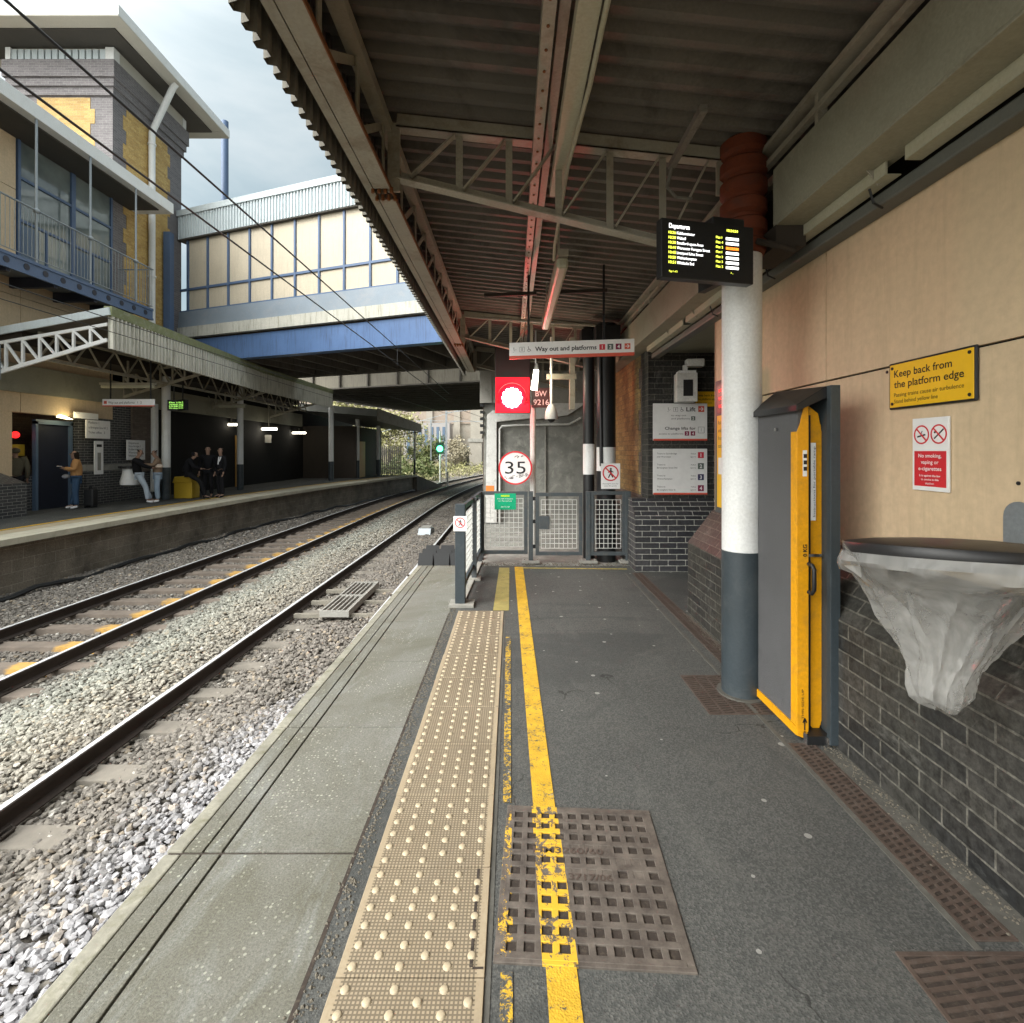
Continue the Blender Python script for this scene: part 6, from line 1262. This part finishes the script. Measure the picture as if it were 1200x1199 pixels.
g = thing('palisade_fence', (-9, 37, 0), 'grey palisade fence at the end of the opposite platform', 'fence'); m = MB(); x = -10.4
while x < -8.2: m.box(x, x+.09, 38, 38.02, -.1, 2.0+.05*math.sin(x*9)); x += .15
m.build('pales', 'concrete', g); m = MB(); m.box(-10.4, -8.2, 38.02, 38.06, .3, .36); m.box(-10.4, -8.2, 38.02, 38.06, 1.6, 1.66); m.build('rails', 'concrete', g)
m = MB(); m.box(-4.85, -4.72, 37.9, 38.0, -1, .1); tag(m.build('marker_post', 'white_chipped'), 'short pale marker post by the line beyond the far platform end', 'post')
# trees and undergrowth
def tree(x, y, z0, h, r, leaf, label, n=2600, seed=1, low=.25, grp='trees beyond the bridges', ls=.16):
    rng = random.Random(seed); g = thing('tree', (x, y, z0), label, 'tree', grp); m = MB()
    m.tube([(x, y, z0), (x+.1, y, z0+h*.3), (x-.05, y, z0+h*.62), (x+.1, y, z0+h*.88)], .1, 7, rad=[h*.022, h*.017, h*.010, h*.003]); tips = []
    for i in range(16):
        a = rng.uniform(0, 6.28); t0 = rng.uniform(.22, .75); L_ = r*rng.uniform(.55, 1.0)*(1.05-.5*t0); p = Vector((x, y, z0+h*t0)); q = p+Vector((math.cos(a)*L_, math.sin(a)*L_, L_*rng.uniform(.3, .9))); mid = (p+q)/2+Vector((0, 0, -.1*L_)); m.tube([p, mid, q], .05, 5, rad=[h*.008, h*.005, h*.002]); tips += [mid, q]
    m.build('trunk', 'bark', g); c = MB(); cl = [(t_+Vector((rng.gauss(0, r*.14), rng.gauss(0, r*.14), rng.gauss(0, r*.12))), r*rng.uniform(.16, .34)) for t_ in tips for _ in range(2)]
    for i in range(n):
        ce, cr_ = cl[rng.randrange(len(cl))]; v = Vector((rng.gauss(0, 1), rng.gauss(0, 1), rng.gauss(0, 1))).normalized()*cr_*rng.random()**.4; p = ce+v
        if p.z < z0+h*low*.6: continue
        a = Vector((rng.uniform(-1, 1), rng.uniform(-1, 1), rng.uniform(-1, 1))).normalized(); b = a.cross(Vector((rng.uniform(-1, 1), rng.uniform(-1, 1), .3))).normalized(); s = ls*rng.uniform(.6, 1.4); c.add([p-a*s, p-b*s*.5, p+a*s, p+b*s*.5], [(0, 1, 2, 3)])
    c.build('crown', leaf, g)
tree(-14.5, 60, -1.2, 8.2, 4.2, 'leaf_spring', 'large yellow green tree right above the far platform end', 4200, 2); tree(-19, 64, -1.2, 10.5, 4.5, 'leaf_spring', 'tall pale green tree left of the distant flats', 4200, 3, ls=.2)
tree(-11.2, 66, -1.2, 4.6, 2.8, 'leaf_dark', 'low darker green tree behind the green signal', 2600, 4); tree(-8, 72, -1.2, 4.5, 2.4, 'leaf_dry', 'thin dry brown tree between the signal and the stone pier', 1500, 5); tree(-25, 58, -1, 9, 4.5, 'leaf_spring', 'leftmost bushy green tree beyond the far canopy', 3200, 6); tree(-4.2, 96, -1.2, 9, 4, 'leaf_spring', 'green tree seen through the stone arch', 2400, 8); tree(-9, 92, 4, 8, 4, 'leaf_dry', 'bare brownish tree above the long weathered wall', 2600, 9, ls=.2)
def scrub(name, n, xr, yr, h, leaf, label, seed, ls=.09):
    rng = random.Random(seed); m = MB(); 
    for i in range(n):
        x, y = rng.uniform(*xr), rng.uniform(*yr); 
        if x > curve_x(y)-8.3: continue
        hh = h*(.4+.6*abs(math.sin(x*1.3)*math.cos(y*.7))); p = Vector((x, y, -1.2+rng.random()**.7*hh)); a = Vector((rng.uniform(-1, 1), rng.uniform(-1, 1), rng.uniform(-.3, 1))).normalized(); b = a.cross(Vector((rng.uniform(-1, 1), rng.uniform(-1, 1), .3))).normalized(); s = ls*rng.uniform(.6, 1.6); m.add([p-a*s, p-b*s*.5, p+a*s, p+b*s*.5], [(0, 1, 2, 3)])
    tag(m.build(name, leaf), label, 'undergrowth', kind='stuff')
scrub('undergrowth', 9000, (-20, 0), (41, 75), 1.7, 'leaf_spring', 'low green scrub along the line beyond the far platform', 5, .11); scrub('undergrowth', 5000, (-16, 0), (41, 72), 1.0, 'leaf_dry', 'dry brown scrub along the line beyond the far platform', 6, .10); scrub('ivy_bank', 3500, (-13, -7), (46, 50), 2.6, 'leaf_dark', 'dark bramble bank behind the palisade fence', 7, .12)
struct(MB().add([(-90, 62, -1.3), (-8, 62, -1.3), (-8, 100, 2.5), (-90, 100, 9), (-90, 60, -2), (-8, 60, -2), (-8, 102, -2), (-90, 102, -2)], [(0, 1, 2, 3), (0, 4, 5, 1), (1, 5, 6, 2), (3, 2, 6, 7)]).build('hill', 'earth'))
tree(-40, 110, 3, 14, 8, 'leaf_spring', 'broad pale tree on the far hillside', 3600, 12, ls=.32); tree(-16, 112, 5, 13, 7, 'leaf_dry', 'tall brown tree on the skyline behind the wall', 3600, 13, ls=.3); tree(0, 118, 0, 16, 7, 'leaf_spring', 'tall green tree on the skyline above the stone bridge', 3600, 14, ls=.3)

# loose grit swept against the wall foot, the drain and the joint behind the coping
def grit(name, n, fn, label, seed, s0=.004):
    rng = random.Random(seed); m = MB()
    for i in range(n):
        x, y, z = fn(rng); s = s0*rng.uniform(.5, 1.8); a = rng.uniform(0, 6.28); c, q = math.cos(a)*s, math.sin(a)*s
        m.add([(x+c, y+q, z), (x-q, y+c, z), (x-c, y-q*.8, z), (x+q, y-c, z), (x+c*.2, y, z+s*rng.uniform(.5, 1.1))], [(0, 1, 4), (1, 2, 4), (2, 3, 4), (3, 0, 4)])
    tag(m.build(name, 'grit_mix'), label, 'grit', kind='stuff')
grit('wall_grit', 1500, lambda r: (1.69-abs(r.gauss(0, .035)), r.uniform(.9, 4.9), .004), 'loose grit and litter crumbs along the foot of the brick wall', 21)
grit('joint_grit', 1700, lambda r: (-.575+r.gauss(0, .018), r.uniform(1.1, 6.8), .003), 'dark grit in the strip behind the edge slabs', 22, .0045)
grit('gate_grit', 500, lambda r: (r.uniform(-.4, 1.6), 7.05+r.gauss(0, .07), .0), 'grit and dead leaves under the barriers', 23, .008)
for (y, z) in ((2.66, 1.965), (1.97, 1.43), (3.45, 1.2), (1.55, 2.3)): tag(MB().disc(Face((1.9505, y, z), (0, -1, 0)), 0, 0, .008, -.002, .004, 10).build('wall_plug', 'ink_black'), 'small dark fixing hole left in the cream wall', 'fixing', 'fixing holes in the cream wall')

# ================================================================ PEOPLE
def cloth(name, col, rough=.85):
    mat(name, col, rough, var=.12, scale=12, fine=120, bmp=.2, spec=.15)
cloth('skin_tone', (.30, .19, .14), .6); cloth('hair_dark', (.02, .014, .01), .7); cloth('tan_jacket', (.50, .27, .11)); cloth('jeans_blue', (.045, .085, .15)); cloth('jeans_pale', (.42, .48, .55)); cloth('jeans_grey', (.27, .34, .42)); cloth('black_cloth', (.012, .012, .014)); cloth('beige_jacket', (.24, .17, .12)); cloth('cream_bag', (.72, .60, .50)); cloth('shoe_white', (.78, .78, .78), .6); cloth('shoe_black', (.015, .015, .015), .5); cloth('bag_grey', (.35, .35, .38)); cloth('olive_coat', (.11, .10, .07)); cloth('white_shirt', (.75, .75, .76))
def skin_mesh(name, pts, edges, mt, parent, lvl=2, root=0):
    me = bpy.data.meshes.new(name); pl = LOC[parent.name]
    me.from_pydata([Vector(p[0])-pl for p in pts], edges, []); o = bpy.data.objects.new(name, me); COL.objects.link(o)
    sk = o.modifiers.new('s', 'SKIN'); sv = me.skin_vertices[0].data
    for i, p in enumerate(pts):
        r = p[1]; sv[i].radius = (r, r) if not isinstance(r, tuple) else r; sv[i].use_root = (i == root)
    ss = o.modifiers.new('u', 'SUBSURF'); ss.levels = lvl; ss.render_levels = lvl
    bpy.context.view_layer.update(); nm = bpy.data.meshes.new_from_object(o.evaluated_get(bpy.context.evaluated_depsgraph_get()))
    bpy.data.objects.remove(o); bpy.data.meshes.remove(me); nm.name = name; nm.materials.clear(); nm.materials.append(M[mt]); nm.shade_smooth()
    o = bpy.data.objects.new(name, nm); COL.objects.link(o); o.parent = parent; LOC[o.name] = pl; return o
def person(loc, rz, h, label, top, legs, shoes, hair='short', pose=None, group=None, wide=1.0, long_coat=False):
    """joints in figure space: x right, y forward, z up, unit = body height"""
    J = dict(pel=(0, 0, .52), wst=(0, 0, .60), chs=(0, .0, .72), nck=(0, 0, .825), chin=(0, .018, .868), hd=(0, .008, .93), crn=(0, -.002, .972),
             hipL=(-.052, 0, .50), kneL=(-.056, .012, .285), ankL=(-.06, -.005, .055), toeL=(-.065, .085, .018), hipR=(.052, 0, .50), kneR=(.056, .012, .285), ankR=(.06, -.005, .055), toeR=(.065, .085, .018),
             shL=(-.108, 0, .80), elL=(-.135, -.01, .635), wrL=(-.14, .03, .50), haL=(-.14, .045, .455), shR=(.108, 0, .80), elR=(.135, -.01, .635), wrR=(.14, .03, .50), haR=(.14, .045, .455))
    if pose: J.update(pose)
    c, s = math.cos(rz), math.sin(rz)
    Wp = {k: Vector((loc[0]+(x*c-y*s)*h, loc[1]+(x*s+y*c)*h, loc[2]+z*h)) for k, (x, y, z) in J.items()}
    g = thing('person', loc, label, 'person', group)
    def build(name, spec, edges, mt, lvl=2):
        ids = {k: i for i, (k, r) in enumerate(spec)}; return skin_mesh(name, [(Wp[k], r*h) for k, r in spec], [(ids[a], ids[b]) for a, b in edges], mt, g, lvl)
    bd = build('body', [('pel', .062), ('wst', .052), ('chs', .064), ('nck', .027), ('chin', .034), ('hd', .046), ('crn', .034), ('hipL', .045), ('kneL', .030), ('ankL', .019), ('toeL', .017), ('hipR', .045), ('kneR', .030), ('ankR', .019), ('toeR', .017), ('shL', .030), ('elL', .022), ('wrL', .014), ('haL', .017), ('shR', .030), ('elR', .022), ('wrR', .014), ('haR', .017)],
          [('pel', 'wst'), ('wst', 'chs'), ('chs', 'nck'), ('nck', 'chin'), ('chin', 'hd'), ('hd', 'crn'), ('pel', 'hipL'), ('hipL', 'kneL'), ('kneL', 'ankL'), ('ankL', 'toeL'), ('pel', 'hipR'), ('hipR', 'kneR'), ('kneR', 'ankR'), ('ankR', 'toeR'), ('chs', 'shL'), ('shL', 'elL'), ('elL', 'wrL'), ('wrL', 'haL'), ('chs', 'shR'), ('shR', 'elR'), ('elR', 'wrR'), ('wrR', 'haR')], 'skin_tone')
    w = wide
    tp = [('pel', .078*w), ('wst', .072*w), ('chs', .080*w), ('nck', .036), ('shL', .047*w), ('elL', .036*w), ('wrL', .025*w), ('shR', .047*w), ('elR', .036*w), ('wrR', .025*w)]
    build('jacket', tp, [('pel', 'wst'), ('wst', 'chs'), ('chs', 'nck'), ('chs', 'shL'), ('shL', 'elL'), ('elL', 'wrL'), ('chs', 'shR'), ('shR', 'elR'), ('elR', 'wrR')], top)
    J2 = [('pel', .066*w), ('hipL', .052*w), ('kneL', .043*w), ('ankL', .037*w), ('hipR', .052*w), ('kneR', .043*w), ('ankR', .037*w)]
    build('trousers', J2, [('pel', 'hipL'), ('hipL', 'kneL'), ('kneL', 'ankL'), ('pel', 'hipR'), ('hipR', 'kneR'), ('kneR', 'ankR')], legs)
    for sd in 'LR':
        a, t_ = Wp['ank'+sd], Wp['toe'+sd]; a = Vector((a.x, a.y, max(loc[2]+.04*h, a.z-.02*h)))
        skin_mesh('shoe', [(a+(a-t_)*.25+Vector((0, 0, -.008*h)), .022*h), ((a+t_)/2+Vector((0, 0, -.004*h)), .026*h), (t_, .022*h)], [(0, 1), (1, 2)], shoes, g, 1)
    fw = Vector((-s, c, 0)); hd = Wp['hd']; ax = (Wp['crn']-Wp['nck']).normalized(); fwd = (fw-ax*fw.dot(ax)).normalized(); sd_ = fwd.cross(ax)
    m = MB(); m.sphere(hd+fwd*.05*h-ax*.012*h, .009*h, (1, 1, 1.3), 8, 6); [m.sphere(hd+sd_*q*.046*h-ax*.008*h, .010*h, (.6, .6, 1.2), 8, 6) for q in (-1, 1)]; m.build('face_features', 'skin_tone', g, smooth=True)
    m = MB(); [m.sphere(hd+fwd*.044*h+sd_*q*.017*h+ax*.004*h, .0055*h, n=8, m=6) for q in (-1, 1)]; m.build('eyes', 'ink_black', g)
    hm = [(hd-fwd*.008*h+ax*.024*h, .056*h), (hd-fwd*.024*h-ax*.008*h, .052*h)]
    if hair == 'long': hm += [(hd-fwd*.035*h-ax*.07*h, .036*h), (hd-fwd*.05*h-ax*.15*h, .032*h), (hd-fwd*.05*h-ax*.24*h, .018*h)]
    elif hair == 'hood': hm += [(hd-fwd*.03*h-ax*.05*h, .05*h)]
    skin_mesh('hair', hm, [(i, i+1) for i in range(len(hm)-1)], 'hair_dark' if hair != 'hood' else top, g, 2)
    for sd in 'LR':
        wv, hv = Wp['wr'+sd], Wp['ha'+sd]; dr = (hv-wv).normalized(); sx = dr.cross(Vector((0, 0, 1)) if abs(dr.z) < .9 else fw).normalized(); m = MB()
        for q in range(4): b = hv+sx*(q-1.5)*.009*h; m.tube([b, b+dr*.025*h, b+dr*.045*h+fwd*.006*h], .004*h, 5, rad=[.0048*h, .0045*h, .003*h])
        m.tube([hv-dr*.01*h, hv+sx*.022*h+dr*.008*h, hv+sx*.026*h+dr*.026*h], .005*h, 5); m.build('fingers', 'skin_tone', g, smooth=True)
    return g, Wp, h
# woman in a tan jacket looking at her phone, facing left
g, Wj, h = person((-12.0, 14.1, 0), R(128), 1.62, 'woman in a tan jacket and blue jeans holding a phone, standing by the far door', 'tan_jacket', 'jeans_blue', 'shoe_white', 'long',
    dict(elL=(-.13, .02, .66), wrL=(-.09, .15, .69), haL=(-.07, .19, .71), elR=(.13, .03, .66), wrR=(.10, .13, .65), haR=(.08, .17, .67), hd=(0, .03, .93), chin=(0, .045, .87), ankR=(.05, .06, .055), toeR=(.05, .15, .018)), wide=1.12)
m = MB(); q = Wj['haL']; m.box(q.x-.07, q.x+.01, q.y-.06, q.y+.01, q.z+.01, q.z+.025); tag(m.build('phone', 'white_paint'), 'pale phone held by the woman in the tan jacket', 'phone')
skin_mesh('shoulder_bag', [(Wj['elR']+Vector((-.12, -.12, -.12)), .10), (Wj['elR']+Vector((-.14, -.10, -.25)), .13)], [(0, 1)], 'bag_grey', g, 2)
# couple
g, Wj, h = person((-11.12, 15.66, 0), R(-60), 1.72, 'person in a black top and very pale jeans leaning on the white column, embracing', 'black_cloth', 'jeans_pale', 'shoe_white', 'short',
    dict(pel=(0, -.14, .50), wst=(0, -.17, .58), chs=(0, -.19, .70), nck=(0, -.165, .80), chin=(0, -.13, .842), hd=(0, -.12, .90), crn=(0, -.11, .945), hipL=(-.052, -.13, .485), hipR=(.052, -.13, .485), kneL=(-.056, -.05, .28), kneR=(.056, -.03, .28), shL=(-.108, -.18, .775), shR=(.108, -.18, .775), elL=(-.14, -.05, .66), wrL=(-.08, .06, .63), haL=(-.05, .09, .63), elR=(.14, -.05, .66), wrR=(.08, .06, .62), haR=(.05, .09, .62), ankL=(-.06, .03, .055), toeL=(-.065, .12, .018)))
g, Wj, h = person((-10.98, 15.86, 0), R(128), 1.66, 'person in a brown and cream jacket and grey blue jeans embracing beside the white column', 'beige_jacket', 'jeans_grey', 'shoe_white', 'short',
    dict(hd=(0, .05, .925), chin=(0, .05, .865), crn=(0, .045, .97), elL=(-.13, .06, .70), wrL=(-.09, .18, .70), haL=(-.06, .21, .70), elR=(.13, .06, .68), wrR=(.08, .18, .72), haR=(.05, .21, .72)), wide=1.05)
skin_mesh('cream_backpack', [(Wj['chs']+Vector((.12, -.10, .0)), .12), (Wj['wst']+Vector((.12, -.10, .05)), .13)], [(0, 1)], 'cream_bag', g, 2)
person((-10.35, 17.0, 0), R(-60), 1.72, 'person all in black sitting hunched on the yellow grit bin', 'black_cloth', 'black_cloth', 'shoe_black', 'hood',
    dict(pel=(0, -.22, .50), wst=(0, -.23, .58), chs=(0, -.19, .69), nck=(0, -.14, .77), chin=(0, -.10, .80), hd=(0, -.08, .855), crn=(0, -.07, .90), hipL=(-.05, -.2, .49), hipR=(.05, -.2, .49), kneL=(-.07, .0, .34), kneR=(.07, .0, .34), ankL=(-.07, .06, .055), toeL=(-.07, .15, .018), ankR=(.07, .08, .055), toeR=(.07, .17, .018), shL=(-.1, -.18, .755), shR=(.1, -.18, .755), elL=(-.13, -.1, .62), wrL=(-.06, .0, .58), haL=(-.04, .03, .58), elR=(.13, -.1, .62), wrR=(.06, .0, .58), haR=(.04, .03, .58)))
g, Wj, h = person((-10.45, 17.6, 0), R(-160), 1.78, 'person in a black coat standing behind the seated one, the left of two', 'black_cloth', 'black_cloth', 'shoe_black', 'short')
g, Wj, h = person((-9.95, 17.5, 0), R(150), 1.74, 'person in a dark suit with white lapels standing rightmost in the dark group', 'black_cloth', 'black_cloth', 'shoe_black', 'short')
m = MB(); cq = Wj['chs']; m.beam(cq+Vector((.02, -.15, .14)), cq+Vector((-.01, -.155, -.12)), .035, .01, (0, 1, 0)); m.beam(cq+Vector((.09, -.145, .14)), cq+Vector((.03, -.155, -.02)), .03, .01, (0, 1, 0)); m.build('white_shirt', 'white_shirt', g)
person((-12.75, 13.15, 0), R(60), 1.72, 'person in a dark olive coat half hidden behind the sloping brick plinth at the left', 'olive_coat', 'black_cloth', 'shoe_black', 'hood')
